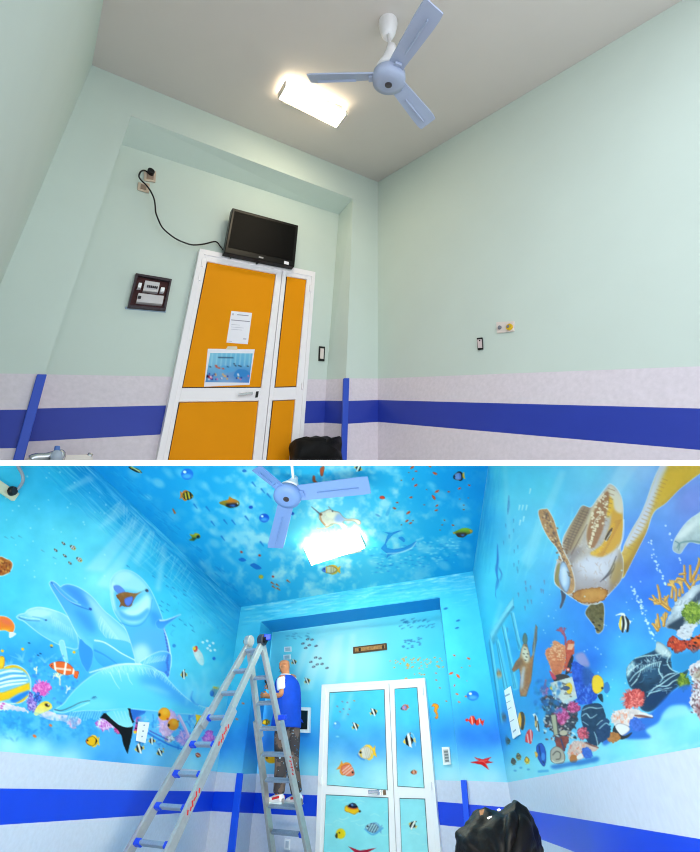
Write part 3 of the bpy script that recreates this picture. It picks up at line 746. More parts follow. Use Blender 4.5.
ceiling_fan(Cp, vT, hubT, .15144 * S1, 3.0382, (-.05887, .43019), .0375 * S1 * .82, Cp - vT * .12, 'pale blue three blade fan hanging from the plain grey ceiling', M_BLADE, M_FANW, bw=.1, root_w=.075)

# ------------------------------------------------------------------ black bag and wash basin at the foot of the upper room
M_BAG = mat('black rubbish bag', (7, 7, 8), .55, bump=.5, nscale=22, spec=.22)
def crumpled(name, outline, pl_c, depth, m, parent, seed, layers=7, bulge=1.0, wob=.04):
    """bag skin: outline rings of a rounded body pinched towards front and back"""
    q = np.random.RandomState(seed); mb = MB(); n = len(outline); c = pl_c.at(*np.mean(np.array(outline), 0))
    O = [pl_c.at(*p) for p in outline]; rings = []
    for k in range(layers):
        t = -1 + 2 * k / (layers - 1); r_ = math.sqrt(max(1 - t * t, 0)) ** .6 * .88 + .12 if abs(t) < 1 else .3
        rings.append([c + (p - c) * r_ * (1 + wob * q.randn() * (abs(t) > .05)) + pl_c.n * (t * depth + wob * .5 * q.randn()) for p in O])
    vs = [v for r_ in rings for v in r_]; fs = []
    for k in range(layers - 1):
        for i in range(n): fs.append((k * n + i, k * n + (i + 1) % n, (k + 1) * n + (i + 1) % n, (k + 1) * n + i))
    cc = len(vs); vs += [np.mean(rings[0], 0), np.mean(rings[-1], 0)]
    for i in range(n): fs += [(cc, (i + 1) % n, i), (cc + 1, (layers - 1) * n + i, (layers - 1) * n + (i + 1) % n)]
    mb.add(vs, fs)
    if not pl_c.clampf:
        o = mb.build(name, m, parent, smooth=True, sub=2)
        tx = bpy.data.textures.new('crumple', 'CLOUDS'); tx.noise_scale = .16; tx.noise_depth = 3
        dm = o.modifiers.new('crumple', 'DISPLACE'); dm.texture = tx; dm.strength = .1; dm.mid_level = .5; dm.texture_coords = 'LOCAL'
        return o
    if pl_c.clampf: clamp_above(mb)
    return mb.build(name, m, parent, smooth=True, sub=0 if pl_c.clampf else 1)
pb = Plane(t_nich.at(316, 450) + t_nich.n * .2, t_nich.n)
pb.clampf = True
ob = [(292.5, 466), (292, 455), (293, 446), (293.2, 440.5), (298, 438.5), (303, 439.8), (308, 437.6), (315, 439), (321, 438), (327, 439.6), (333, 439), (336, 440), (337, 447), (337, 456), (337, 466), (325, 467), (305, 467)]
o = crumpled('rubbish_bag', ob, pb, .14, M_BAG, None, 5, wob=.03); tag(o, 'black rubbish bag in the corner right of the yellow door', 'bag')
def Zb(*p): return Z(0, 360, 4.375, *p)
M_PORC = mat('white porcelain', (232, 222, 214), .2, spec=.5)
pk = Plane(t_nich.at(60, 455) + t_nich.n * .12, t_nich.n)
pk.clampf = True
ba = thing('wash_basin', pk.at(62, 463), 'top of a pale wash basin with chrome tap below the left blue band', 'basin')
pk.slab('basin_rim', Zb((120, 428), (175, 418), (275, 416), (375, 414), (405, 424), (405, 452), (120, 452)), -.1, .12, M_PORC, ba, .01)
pk.slab('backsplash', Zb((275, 418), (383, 413), (386, 440), (272, 440)), -.11, -.06, mat('beige backing', (205, 176, 160), .6), ba)
mb = MB(); mb.tube([pk.at(*p, .13) for p in spline(Zb((135, 435), (160, 426), (205, 424), (240, 414), (262, 408), (268, 416), (262, 434)), False, 4)], .02, 10); clamp_above(mb); mb.build('tap', M_CHROME, ba, smooth=True)
mb = MB(); mb.tube([pk.at(*p, .1) for p in Zb((390, 432), (392, 420), (398, 410))], .012, 10); clamp_above(mb); mb.build('plug_chain_post', M_CHROME, ba, smooth=True)
M_BOT = mat('clear bluish plastic', (214, 228, 246), .1, trans=.35)
bo = thing('soap_bottle', pk.at(56.5, 461, .2), 'small clear soap bottle with blue cap standing at the wash basin', 'bottle')
c0, c1 = pk.at(56.2, 463, .17), pk.at(57.4, 446, .17); axb = c1 - c0
mb = MB(); mb.tube([c0, c0 + axb * .45, c0 + axb * .62, c0 + axb * .72, c0 + axb * .76], [.024, .024, .02, .01, .01], 16); clamp_above(mb); mb.build('bottle_body', M_BOT, bo, smooth=True)
mb = MB(); mb.tube([c0 + axb * .74, c0 + axb * .98], [.013, .011], 14); mb.build('cap', mat('blue cap', (90, 130, 205), .35), bo)
# ------------------------------------------------------------------ what is painted on the walls
def zz(ox, oy, sc):
    return lambda *p: [(ox + a / sc, oy + b / sc) for a, b in p]
A1, A2, A3, A4, A5, A6, A7, A8 = zz(0, 560, 5.833), zz(100, 560, 5.833), zz(0, 640, 5.833), zz(100, 640, 5.833), zz(0, 700, 5.833), zz(100, 690, 5), zz(0, 464, 5.833), zz(180, 464, 5)
B1, B2, B3, B4, B5, B6, B7, B8, B9, B10 = zz(300, 464, 7), zz(380, 464, 5.833), zz(530, 464, 4.118), zz(490, 580, 6.364), zz(590, 550, 6.364), zz(530, 630, 5.682), zz(600, 640, 6.55), zz(420, 640, 5.833), zz(300, 660, 4.375), zz(410, 740, 5)
Zn = zz(220, 580, 5.0)
WHT = (240, 252, 255)
def waves(cv, P0, P1, d, n, seed, lo=(20, 150, 220), hi=(150, 228, 248), wid=1.0, al=.5, length=.12):
    """ripple strokes that run along P0-P1 in a band of width d (vector)"""
    q = np.random.RandomState(seed); P0 = np.array(P0, float); P1 = np.array(P1, float); d = np.array(d, float); L = np.linalg.norm(P1 - P0)
    for i in range(n):
        t = q.rand(); u = q.rand() ** 1.2; l = length * (.4 + q.rand()); a = P0 + (P1 - P0) * t + d * u; b = a + (P1 - P0) * l
        m_ = (a + b) / 2 + d * .02 * q.randn()
        cv.line([a, m_, b], [.2, wid * (.5 + q.rand()), .2], hi if q.rand() < .55 else lo, al * (.4 + .6 * q.rand()) * (1 - u * .5), .5)
def rays(cv, lst, col=(225, 248, 252), al=.3, soft=1.6):
    for P in lst: cv.poly(P, col, al, soft=soft, smooth=False)
def exec_mural():
    global CV_L, CV_R, CV_C, CV_B, CV_N, CV_S, CV_D
    # ============ LEFT WALL
    cv = CV_L = Canvas(-62, 455, 246, 782)
    cv.bg([(0, 466, (62, 198, 236)), (-50, 500, (70, 200, 236)), (60, 478, (42, 182, 230)), (110, 490, (22, 160, 222)), (85, 468, (20, 150, 220)), (150, 540, (70, 202, 240)), (130, 515, (28, 165, 225)), (170, 560, (48, 185, 235)), (200, 580, (28, 165, 226)), (235, 605, (38, 175, 232)),
           (10, 540, (84, 212, 240)), (60, 540, (100, 220, 242)), (100, 530, (104, 220, 243)), (100, 580, (135, 232, 248)), (60, 575, (105, 220, 245)), (10, 590, (76, 205, 245)), (40, 605, (88, 208, 248)), (10, 630, (66, 188, 245)), (40, 655, (50, 165, 242)), (200, 625, (92, 216, 248)), (225, 650, (70, 206, 245)), (180, 600, (72, 206, 245)), (228, 620, (62, 196, 242)),
           (200, 660, (96, 216, 248)), (215, 700, (112, 224, 250)), (10, 660, (48, 158, 242)), (70, 680, (58, 165, 242)), (10, 722, (70, 195, 248)), (30, 728, (50, 165, 240)), (60, 735, (55, 165, 238)), (90, 722, (60, 170, 240)), (90, 745, (95, 190, 248)), (10, 745, (185, 245, 250)), (40, 748, (175, 242, 250)), (100, 756, (60, 155, 242)), (120, 748, (70, 165, 245)), (160, 757, (120, 202, 252)), (185, 768, (170, 232, 252)), (205, 742, (90, 188, 250)), (150, 735, (85, 178, 250)), (200, 720, (70, 160, 242)), (215, 765, (150, 225, 250)), (225, 745, (110, 205, 250)), (70, 760, (185, 240, 252)), (-40, 700, (60, 170, 240)), (-40, 600, (72, 200, 242)), (-40, 750, (180, 240, 250))])
    n = fbm(cv.h, cv.w, 14 * cv.S, 3) - .5; cv.img = np.clip(cv.img + n[..., None] * 22, 0, 255)
    waves(cv, (60, 440), (241, 607), (-26, 28), 420, 5, al=.55, length=.1)
    waves(cv, (93, 470), (241, 610), (-12, 12), 120, 6, hi=(110, 210, 245), al=.6, length=.13)
    rays(cv, [A7((350, 165), (520, 60), (560, 90), (420, 150)), A7((570, 380), (690, 220), (760, 270), (640, 350)), [(84, 570), (132, 517), (140, 523), (104, 572)], [(132, 560), (150, 530), (154, 533), (138, 566)], [(155, 590), (162, 545), (167, 548), (160, 592)], [(96, 585), (142, 525), (146, 527), (112, 590)]], al=.32)
    for k in range(26):
        cv.line([(118 + k * 3, 500 + k * 3 + RNG.randn() * 3), (110 + k * 3 + RNG.randn() * 5, 512 + k * 3 + RNG.rand() * 10)], [.8, .2], (190, 238, 250), .5)
    for k in range(40): cv.dot(RNG.rand() * 110, 470 + RNG.rand() * 120, .5 + RNG.rand() * .5, (190, 242, 252), alpha=.6)
    # scattered tiny fish
    for p in ((370, 463), (325, 503), (378, 535), (408, 578)): x, y = A7(p)[0]; cv.fish(x, y, 4.6, 2.2, 40, (70, 60, 90), stripes=[(-.05, .2, (235, 240, 245))], eye=False, name=None)
    for p in ((425, 487), (462, 557)): x, y = A7(p)[0]; cv.fish(x, y, 7, 4, 35, (60, 50, 70), tail=(225, 180, 90), stripes=[(-.15, .16, (240, 240, 245)), (.1, .12, (240, 240, 245))], eye=False, name=None)
    for p in ((37, 430), (118, 425), (250, 508), (320, 550), (75, 432)): x, y = A7(p)[0]; cv.line([(x - 1.6, y - 1), (x + 1.6, y + .8)], [1, .3], (70, 150, 190), .8)
    for p in ((165, 38), (385, 100), (395, 155), (430, 165), (440, 215), (495, 205), (495, 180), (365, 245), (355, 268), (400, 262), (365, 300), (395, 295), (430, 385), (500, 380), (535, 385), (545, 415), (470, 350), (315, 98)):
        x, y = A2(p)[0]; cv.line([(x - 1.3, y - .9), (x + 1.3, y + .9)], [1.1, .4], (40, 130, 200), .8)
    for k in range(50):
        x, y = 165 + RNG.rand() * 60, 585 + RNG.rand() * 60; cv.line([(x, y), (x + RNG.randn() * 1.2, y + 1.5)], .7, (60, 165, 225), .6)
    # dolphin far left
    bm = cv.poly(A1((97, 332), (115, 317), (142, 311), (165, 290), (210, 276), (262, 279), (320, 295), (375, 318), (408, 348), (432, 400), (452, 450), (458, 505), (440, 520), (400, 512), (345, 494), (290, 466), (235, 432), (180, 390), (140, 358), (112, 346)), (165, 225, 250), col2=(88, 190, 250), ax=(A1((300, 280))[0], A1((250, 440))[0]), name='painted_dolphin', label='smaller pale painted dolphin at far left', edge=(WHT, 1.1, .8), tex=.04, seed=4)
    cv.shade(bm, A1((150, 300), (230, 290), (300, 310), (250, 335), (180, 335)), (205, 240, 252), .7, 1.5); cv.shade(bm, A1((330, 300), (420, 360), (450, 470), (380, 400)), (120, 205, 250), .7, 2)
    cv.shade(bm, A1((200, 400), (300, 430), (400, 470), (330, 480), (230, 430)), (120, 210, 252), .8, 2)
    cv.line(A1((112, 336), (150, 349), (190, 354), (232, 356)), [1, .5], (60, 130, 185), .9); cv.line(A1((120, 330), (170, 340), (230, 345)), .8, WHT, .6); cv.line(A1((190, 330), (240, 340), (262, 350)), [.6, 1.6], (70, 165, 235), .6); cv.dot(*A1((268, 351))[0], 1.1, (30, 90, 160), .8)
    for k in range(10): cv.line(A1((300 + k * 13, 330 + k * 8), (310 + k * 13, 380 + k * 9)), [.9, .2], (195, 235, 252), .5, within=bm)
    cv.poly(A1((345, 480), (372, 472), (388, 540), (396, 600), (380, 592), (360, 545)), (150, 220, 250), edge=(WHT, .8, .7), name='painted_flipper')
    # middle dolphin
    bm = cv.poly(A1((288, 136), (304, 122), (330, 136), (352, 156), (368, 147), (402, 142), (450, 156), (502, 186), (548, 226), (602, 290), (655, 335), (705, 378), (745, 420), (770, 480), (785, 545), (800, 640), (690, 620), (640, 600), (575, 582), (545, 540), (508, 500), (462, 448), (430, 395), (400, 335), (365, 275), (335, 225), (302, 170)), (78, 172, 244), col2=(92, 196, 250), ax=(A1((400, 150))[0], A1((560, 560))[0]), name='painted_dolphin', label='middle blue painted dolphin with its beak pointing up left', edge=(WHT, 1.1, .75))
    cv.shade(bm, A1((480, 190), (560, 240), (650, 340), (760, 450), (790, 560), (680, 480), (580, 380), (540, 300)), (170, 224, 252), .85, 2.5)
    cv.shade(bm, A1((370, 150), (440, 165), (500, 220), (520, 280), (460, 250), (400, 190)), (58, 140, 240), .8, 2)
    cv.shade(bm, A1((390, 300), (450, 400), (520, 480), (590, 570), (540, 560), (450, 450)), (120, 210, 252), .85, 2)
    cv.shade(bm, A1((430, 290), (520, 320), (560, 420), (500, 400)), (60, 150, 245), .8, 2.5)
    cv.line(A1((300, 130), (340, 180), (400, 235), (450, 265), (520, 290)), [1.2, .8], (40, 105, 205), .9); cv.line(A1((310, 140), (350, 190), (410, 240), (470, 262)), .9, (200, 235, 252), .7, .5); cv.dot(*A1((527, 286))[0], 1.7, (30, 80, 180), 1.3, .6)
    cv.line(A1((345, 160), (390, 200), (450, 245)), [.6, 1.8], (140, 205, 250), .7)
    for k in range(26): x, y = 590 + k * 7, 330 + k * 9; cv.line(A1((x, y), (x - 16 + RNG.randn() * 6, y + 42), (x - 10, y + 75)), [1, .3], (205, 240, 253), .55, within=bm)
    # its flipper and the light under belly edge
    cv.poly(A3((468, -5), (498, 20), (540, 60), (537, 130), (512, 186), (490, 160), (472, 125), (458, 60)), (56, 150, 240), name='painted_flipper', edge=((120, 205, 250), .7, .6)); 
    cv.poly(A3((500, -20), (560, 30), (600, 90), (640, 150), (700, 150), (800, 140), (790, 60), (760, 20), (700, 0)), (96, 196, 250), col2=(70, 180, 248))
    bm = cv.poly(A4((-30, 12), (20, 15), (60, 38), (110, 70), (160, 100), (235, 132), (180, 140), (110, 148), (40, 165), (-20, 120), (-40, 60)), (92, 192, 250), col2=(62, 165, 245), ax=(A4((60, 30))[0], A4((10, 150))[0]))
    cv.line(A4((-30, 2), (20, 12), (70, 40), (130, 80), (235, 133)), [1.6, 1], (225, 245, 254), .9); cv.line(A4((-30, 60), (30, 90), (100, 140)), [1.8, .8], (48, 140, 238), .8)
    # laughing dolphin
    bm = cv.poly(A2((60, 180), (62, 128), (80, 90), (112, 65), (152, 57), (197, 72), (242, 106), (277, 146), (302, 186), (327, 240), (347, 290), (366, 345), (376, 400), (396, 470), (410, 530), (414, 590), (400, 640), (300, 640), (215, 610), (200, 560), (176, 470), (150, 405), (122, 362), (98, 330), (78, 290), (64, 230)), (96, 196, 248), col2=(80, 175, 246), name='painted_dolphin', label='painted dolphin rearing up with its brown mouth open', edge=(WHT, 1.0, .7))
    cv.shade(bm, A2((65, 120), (100, 70), (160, 62), (230, 105), (280, 160), (250, 190), (190, 180), (130, 170), (80, 180)), (168, 228, 236), 1, 1.5)
    cv.shade(bm, A2((100, 300), (150, 285), (220, 240), (270, 195), (300, 230), (290, 300), (240, 360), (180, 370), (130, 345)), (178, 232, 248), 1, 1.5)
    cv.shade(bm, A2((110, 290), (160, 320), (220, 320), (270, 280), (285, 300), (240, 350), (170, 355), (120, 330)), (70, 165, 238), .8, 1)
    cv.shade(bm, A2((150, 300), (210, 290), (250, 240), (280, 220), (280, 270), (230, 310), (180, 318)), (205, 240, 250), .9, 1)
    cv.shade(bm, A2((95, 80), (150, 68), (190, 90), (150, 120), (90, 130)), (190, 236, 240), .7, 2); cv.shade(bm, A2((60, 180), (70, 130), (85, 135), (80, 200), (95, 300), (75, 270)), (215, 244, 250), .8, .8)
    cv.shade(bm, A2((180, 430), (300, 380), (370, 420), (400, 560), (250, 600), (210, 520)), (92, 178, 246), .9, 3); cv.shade(bm, A2((290, 300), (340, 310), (360, 360), (310, 380)), (60, 150, 238), .8, 2)
    cv.poly(A2((80, 152), (112, 150), (146, 184), (112, 196), (86, 176)), (96, 140, 228), edge=((60, 110, 210), .5, .6))
    cv.poly(A2((94, 206), (122, 192), (152, 187), (206, 194), (244, 184), (216, 206), (196, 236), (181, 270), (150, 274), (130, 268), (112, 276), (119, 250), (106, 226)), (156, 98, 40), smooth=True, col2=(130, 80, 40), tex=.06)
    cv.poly(A2((146, 226), (190, 214), (186, 248), (166, 268), (146, 256)), (88, 124, 224), rim=(60, 90, 200), rw=.8); cv.line(A2((98, 205), (110, 222), (100, 220)), .6, (120, 70, 30))
    cv.line(A2((240, 186), (262, 178), (272, 172)), [.8, .4], (90, 150, 200), .8); cv.dot(*A2((273, 178))[0], 1.7, (30, 50, 90), 1.4, .5); cv.dot(*A2((279, 182))[0], .6, (150, 40, 40))
    cv.line(A2((120, 365), (180, 385), (240, 375), (290, 310), (305, 230)), [1, 1.4, .8], (58, 150, 238), .7)
    bf = cv.poly(A2((325, 366), (346, 345), (378, 350), (425, 335), (472, 316), (432, 346), (392, 376), (366, 402), (336, 396)), (48, 130, 226), col2=(70, 160, 240), name='painted_flipper', edge=((150, 215, 250), .6, .6)); cv.line(A2((350, 352), (385, 350), (470, 318)), [1.6, .6], WHT, .8)
    for k in range(9): x, y = 376 + k * 3.4, 410 + k * 19; cv.dot(*A2((x, y))[0], 1.6, (70, 90, 205), 1.0, 1.2, .8)
    cv.line(A2((374, 405), (396, 470), (412, 560)), 1.1, WHT, .7)
    cv.shade(bm, A2((190, 520), (260, 490), (300, 560), (250, 620), (200, 600)), (200, 238, 253), .8, 3)
    # reef behind the front dolphin (left)
    q = np.random.RandomState(2)
    for k in range(240): x, y = q.rand() * 78, 655 + q.rand() * 60; cv.dot(x, y, .6 + q.rand() * 1.2, [(40, 140, 235), (90, 185, 248), (110, 200, 250), (60, 120, 225)][q.randint(4)], alpha=.55, soft=.7)
    for (x, y, a) in ((8, 668, 1), (22, 660, .8), (45, 662, .7)):
        for k in range(8): cv.line([(x, y), (x + q.randn() * 5, y - 4 - q.rand() * 7)], [1.6, .5], (110, 195, 248), .6)
    cv.branch(*A3((212, 195))[0], 4, 1.5, (245, 232, 190), (255, 250, 225), 2, 1.1, 3, 'painted_coral', spread=1.0); cv.branch(*A3((350, 262))[0], 6, 1.57, (250, 230, 175), (255, 250, 220), 3, 1.2, 4, 'painted_coral', spread=1.1)
    cv.branch(*A3((385, 310))[0], 4, 1.2, (220, 230, 245), (250, 250, 255), 2, 1.0, 9)
    # round striped fish at the left edge
    bm = cv.poly(A3((-60, 230), (-30, 175), (30, 155), (90, 146), (140, 170), (172, 215), (180, 255), (176, 300), (155, 340), (120, 365), (60, 372), (0, 362), (-50, 320)), (120, 200, 248), name='painted_fish', label='large round painted fish with white and yellow bands at left edge', edge=((250, 250, 240), 1.2, .9))
    cv.shade(bm, A3((20, 165), (60, 146), (100, 150), (150, 180), (172, 225), (150, 190), (95, 162), (40, 168)), (250, 195, 20), 1, .5)
    for (a_, b_, c_) in (((-20, 200), (60, 180), (130, 185)), ((-20, 235), (70, 210), (150, 210)), ((-30, 260), (60, 240), (160, 232)), ((-30, 285), (50, 262), (150, 250))): cv.line(A3(a_, b_, c_), [1.5, 2.2, 1.2], (245, 250, 255), .95, within=bm); 
    for (a_, b_, c_) in (((-20, 218), (60, 196), (140, 198)), ((-20, 250), (60, 228), (150, 222))): cv.line(A3(a_, b_, c_), .8, (50, 140, 220), .8, within=bm)
    cv.shade(bm, A3((-40, 310), (20, 305), (100, 275), (172, 248), (175, 290), (110, 310), (50, 345), (-30, 365)), (252, 200, 24), 1, .4, False); cv.shade(bm, A3((90, 375), (120, 350), (170, 320), (150, 380)), (252, 205, 30), 1, .4)
    cv.shade(bm, A3((60, 350), (110, 318), (170, 295), (150, 330), (90, 365)), (40, 130, 225), 1, .5)
    cv.poly(A3((-30, 150), (-5, 100), (20, 96), (28, 120), (18, 165), (-20, 170)), (252, 206, 40), rim=(220, 150, 20), name='painted_coral')
    # corals and fish of the left reef
    cv.coral(*A3((242, 283))[0], 8, (240, 108, 205), (255, 160, 225), 60, 3, name='painted_coral', label='pink painted ball coral', lo=(215, 70, 180))
    cv.coral(*A3((184, 365))[0], 4.5, (150, 110, 205), (215, 190, 245), 50, 5, 2.0, lo=(90, 70, 180)); cv.coral(*A3((222, 335))[0], 3.5, (50, 90, 215), (120, 160, 240), 20, 6, 1.4)
    cv.poly(A3((0, 360), (40, 370), (100, 385), (150, 405), (165, 425), (120, 415), (60, 408), (0, 412), (-20, 390)), (240, 225, 245), tex=.08, cell=2); cv.specks([A3((10, 385))[0], A3((20, 372))[0], A3((8, 398))[0]], (225, 90, 190), 1.6)
    bm = cv.poly(A3((198, 430), (212, 395), (238, 368), (270, 356), (298, 372), (304, 396), (280, 412), (250, 425), (215, 442)), (250, 218, 70), col2=(250, 236, 150), name='painted_fish', label='yellow painted fish face peeking under the dolphin beak', tex=.06); cv.dot(*A3((275, 380))[0], 2.6, (60, 40, 20), 1.6, .4); cv.dot(*A3((282, 378))[0], .7, WHT)
    cv.poly(A3((230, 440), (280, 415), (330, 428), (400, 440), (470, 460), (462, 495), (420, 500), (370, 475), (300, 468), (260, 455)), (242, 226, 242), tex=.07, cell=2.5); cv.coral(*A3((430, 478))[0], 6.5, (246, 200, 225), (255, 232, 245), 40, 8, .75, lo=(225, 150, 205))
    bm = cv.poly(A3((288, 150), (300, 135), (340, 124), (390, 132), (425, 160), (440, 180), (460, 185), (450, 225), (430, 215), (425, 200), (390, 205), (350, 195), (310, 170)), (244, 104, 40), name='painted_fish', label='orange and white painted clownfish over cream coral', rim=(200, 70, 20), rw=1)
    for (a_, b_) in (((318, 130), (325, 190)), ((385, 135), (375, 205)), ((432, 165), (425, 205))): cv.line(A3(a_, b_), 1.9, (250, 248, 245), .95, within=bm)
    cv.line(A3((330, 165), (410, 175)), 2, (250, 240, 235), .8, within=bm); cv.dot(*A3((302, 150))[0], .7, (20, 20, 30))
    # floor reef haze
    n2 = fbm(cv.h, cv.w, 9 * cv.S, 21); Y, X = np.mgrid[0:cv.h, 0:cv.w]; yy = cv.y0 + Y / cv.S; xx = cv.x0 + X / cv.S
    band = np.clip(1 - np.abs(yy - (722 + xx * .07)) / 18, 0, 1) * np.clip((110 - xx) / 20, 0, 1); m_ = band * np.clip((n2 - .42) * 5, 0, 1)
    cv.img += (m_ * .75)[..., None] * (np.array((44, 145, 228)) - cv.img); m_ = band * np.clip((.46 - n2) * 6, 0, 1); cv.img += (m_ * .5)[..., None] * (np.array((120, 215, 250)) - cv.img)
    for k in range(90): x, y = q.rand() * 100, 712 + q.rand() * 26 + x * .02 if k else 720; cv.dot(x, y, .8 + q.rand() * 1.6, [(60, 165, 240), (110, 205, 250), (36, 130, 222)][q.randint(3)], .8, q.rand() * 3, .45, .8)
    # front dolphin
    cv.poly(A4((232, 138), (270, 106), (312, 80), (356, 66), (396, 71), (414, 90), (412, 150), (398, 220), (368, 190), (300, 168)), (110, 205, 248), col2=(66, 150, 240), ax=(A4((260, 110))[0], A4((400, 190))[0]), name='painted_fin', edge=(WHT, .9, .8))
    for k in range(12): x = 255 + k * 11; cv.line(A4((x, 140 - k * 2), (x + 18 + RNG.randn() * 4, 100 - k)), [.9, .3], WHT, .55)
    for k in range(9): cv.dot(*A4((395 + RNG.randn() * 4, 90 + k * 14))[0], 1.2, (60, 80, 205), alpha=.6, soft=.8)
    bd = cv.poly(A3((317, 408), (332, 398), (372, 370), (402, 330), (442, 285), (492, 240), (552, 198), (612, 170), (700, 146)) + A4((165, 137), (230, 142), (300, 156), (352, 190), (402, 236), (452, 290), (502, 336), (552, 370), (602, 390), (650, 404), (640, 425), (600, 434), (560, 436), (500, 431), (430, 426), (350, 416), (280, 409), (200, 401), (160, 399), (100, 404), (40, 410), (0, 412)) + A3((590, 413), (500, 412), (430, 420), (380, 431), (334, 432), (316, 420)), (112, 216, 246), col2=(92, 206, 246), name='painted_dolphin', label='big painted dolphin in front with closed mouth, facing left', edge=(WHT, 1.1, .7))
    cv.shade(bd, A4((220, 210), (320, 200), (400, 270), (500, 350), (600, 400), (640, 415), (540, 405), (430, 360), (330, 300), (250, 260)), (70, 165, 246), .8, 4)
    cv.shade(bd, A4((280, 160), (350, 195), (420, 265), (520, 355), (600, 395), (500, 365), (400, 300), (330, 230), (270, 180)), (64, 150, 240), .75, 3)
    cv.shade(bd, A4((-40, 190), (60, 160), (200, 150), (290, 170), (200, 190), (80, 200)), (150, 226, 250), .8, 4)
    cv.shade(bd, A4((120, 360), (260, 370), (400, 400), (520, 425), (300, 410), (150, 398)), (96, 212, 246), .9, 3); cv.shade(bd, A3((440, 360), (560, 340), (680, 380), (600, 410), (480, 405)), (124, 222, 246), .8, 4)
    cv.shade(bd, A4((240, 265), (330, 275), (420, 320), (330, 300)), (150, 222, 252), .6, 2)
    for k in range(46):
        t = k / 45; x, y = lerp((0, 160), (330, 175), t); y -= 26 * math.sin(math.pi * t * .9); cv.line(A4((x, y + 6), (x + 14 + RNG.randn() * 14, y + 34 + RNG.rand() * 30)), [.9, .2], (205, 242, 253), .5, within=bd)
    for k in range(30):
        t = k / 29; x, y = lerp((330, 175), (640, 405), t); cv.line(A4((x, y), (x - 12 + RNG.randn() * 5, y + 26)), [1.2, .3], (190, 236, 253), .7, within=bd)
    cv.line(A4((-60, 190), (40, 160), (120, 142), (240, 142)), [1.2, 1.6], WHT, .8)
    for P in (((60, 190), (90, 250), (115, 285)), ((110, 180), (125, 240)), ((160, 195), (170, 230), (190, 260))): cv.line(A4(*P), [.9, .3], (225, 246, 253), .7, within=bd)
    cv.line(A3((320, 406), (360, 411), (415, 390), (470, 364), (524, 353)), [1.2, .7], (64, 96, 130), .95); cv.line(A3((322, 416), (370, 424), (430, 405), (520, 365)), 1, (200, 240, 252), .7); cv.line(A3((330, 430), (370, 432), (420, 420)), 1.2, (40, 150, 225), .7)
    cv.line(A3((538, 338), (548, 334), (560, 330)), [.8, 1.8, .6], (40, 100, 160), .9); cv.line(A3((530, 342), (548, 344), (566, 336)), .6, (70, 150, 200), .8)
    cv.line(A4((540, 300), (532, 340), (556, 372), (575, 378)), [1.2, 2.4, .8], (60, 150, 235), .8)
    # under the dolphin: hatch of blue water, pale corals, black tail
    for k in range(26): x = 405 + k * 7.4; cv.line(A3((x, 424 - k * .2), (x - 14, 448 + RNG.rand() * 22)), 1.1, [(60, 160, 225), (150, 226, 248)][k % 2], .7)
    cv.coral(*A3((620, 490))[0], 9, (236, 210, 245), (250, 240, 252), 50, 12, .62, lo=(190, 80, 205)); 
    for k in range(9): x, y = 590 + k * 11, 478 + 6 * math.sin(k); cv.line(A3((x, y), (x + 4, y + 28)), [1.4, .5], (205, 60, 200), .75)
    cv.coral(*A3((688, 525))[0], 3.6, (214, 50, 150), (240, 120, 190), 20, 13)
    bk = cv.poly(A6((0, 140), (18, 116), (32, 116), (52, 140), (92, 174), (132, 187), (165, 180), (162, 215), (152, 260), (138, 320), (128, 300), (116, 270), (108, 230), (90, 200), (50, 166), (25, 146)), (14, 14, 18), smooth=False, name='painted_fin', label='black painted tail fin hanging below the dolphin')
    cv.poly(A6((136, 92), (152, 92), (158, 122), (172, 160), (160, 168), (146, 130)), (14, 14, 22), smooth=False)
    cv.poly(A6((32, 114), (70, 100), (134, 90), (146, 128), (164, 178), (130, 186), (92, 172), (52, 138)), (110, 214, 246), col2=(150, 228, 248)); 
    for k in range(5): cv.line(A6((70 + k * 18, 108), (90 + k * 16, 150)), [1, .3], (205, 242, 252), .5)
    cv.poly(A6((152, 96), (230, 106), (222, 120), (180, 140), (166, 156)), (42, 104, 210), smooth=False)
    # magenta net bag of dots, pale grotto on the right
    bm = cv.poly(A6((182, 140), (206, 134), (210, 150), (194, 200), (180, 216), (168, 210), (176, 180)), (226, 50, 150), name='painted_coral', label='magenta painted coral with black dots'); cv.specks(A6((192, 150), (198, 162), (184, 166), (190, 182), (180, 192), (204, 148)), (30, 10, 30), 1.1, .9); cv.poly(A6((168, 206), (182, 204), (184, 214), (172, 218)), (250, 200, 30))
    q = np.random.RandomState(8)
    cv.poly(A6((190, 140), (250, 118), (420, 124), (540, 150), (560, 240), (540, 300), (430, 300), (330, 290), (260, 250), (200, 200)), (96, 196, 250), .9, soft=2)
    for k in range(130): x, y = 200 + q.rand() * 330, 130 + q.rand() * 160; cv.line(A6((x, y), (x + q.randn() * 14, y + q.randn() * 14)), q.rand() * 1.6 + .6, [(70, 140, 235), (150, 215, 252), (60, 165, 240), (120, 150, 240), (40, 120, 225)][q.randint(5)], .55)
    cv.coral(*A6((336, 170))[0], 9, (226, 180, 226), (250, 215, 240), 40, 31, 1.5, None, lo=(170, 160, 235)); cv.coral(*A6((425, 240))[0], 8, (205, 160, 230), (245, 190, 235), 40, 32, .9, None, lo=(110, 140, 235)); cv.coral(*A6((545, 240))[0], 7, (222, 110, 215), (250, 170, 235), 40, 33, 1.0, 'painted_coral', lo=(150, 90, 210)); cv.coral(*A6((348, 244))[0], 5, (235, 225, 248), (255, 250, 255), 24, 34, .6, None)
    cv.line(A6((395, 130), (425, 190), (450, 250), (470, 270)), [3.4, 2.6, 2], (232, 180, 232), .8); cv.line(A6((400, 130), (430, 190), (455, 250)), 1, (250, 225, 245), .8)
    cv.line(A6((240, 215), (300, 250), (360, 280), (430, 300)), [2.4, 1], (40, 110, 225), .8)
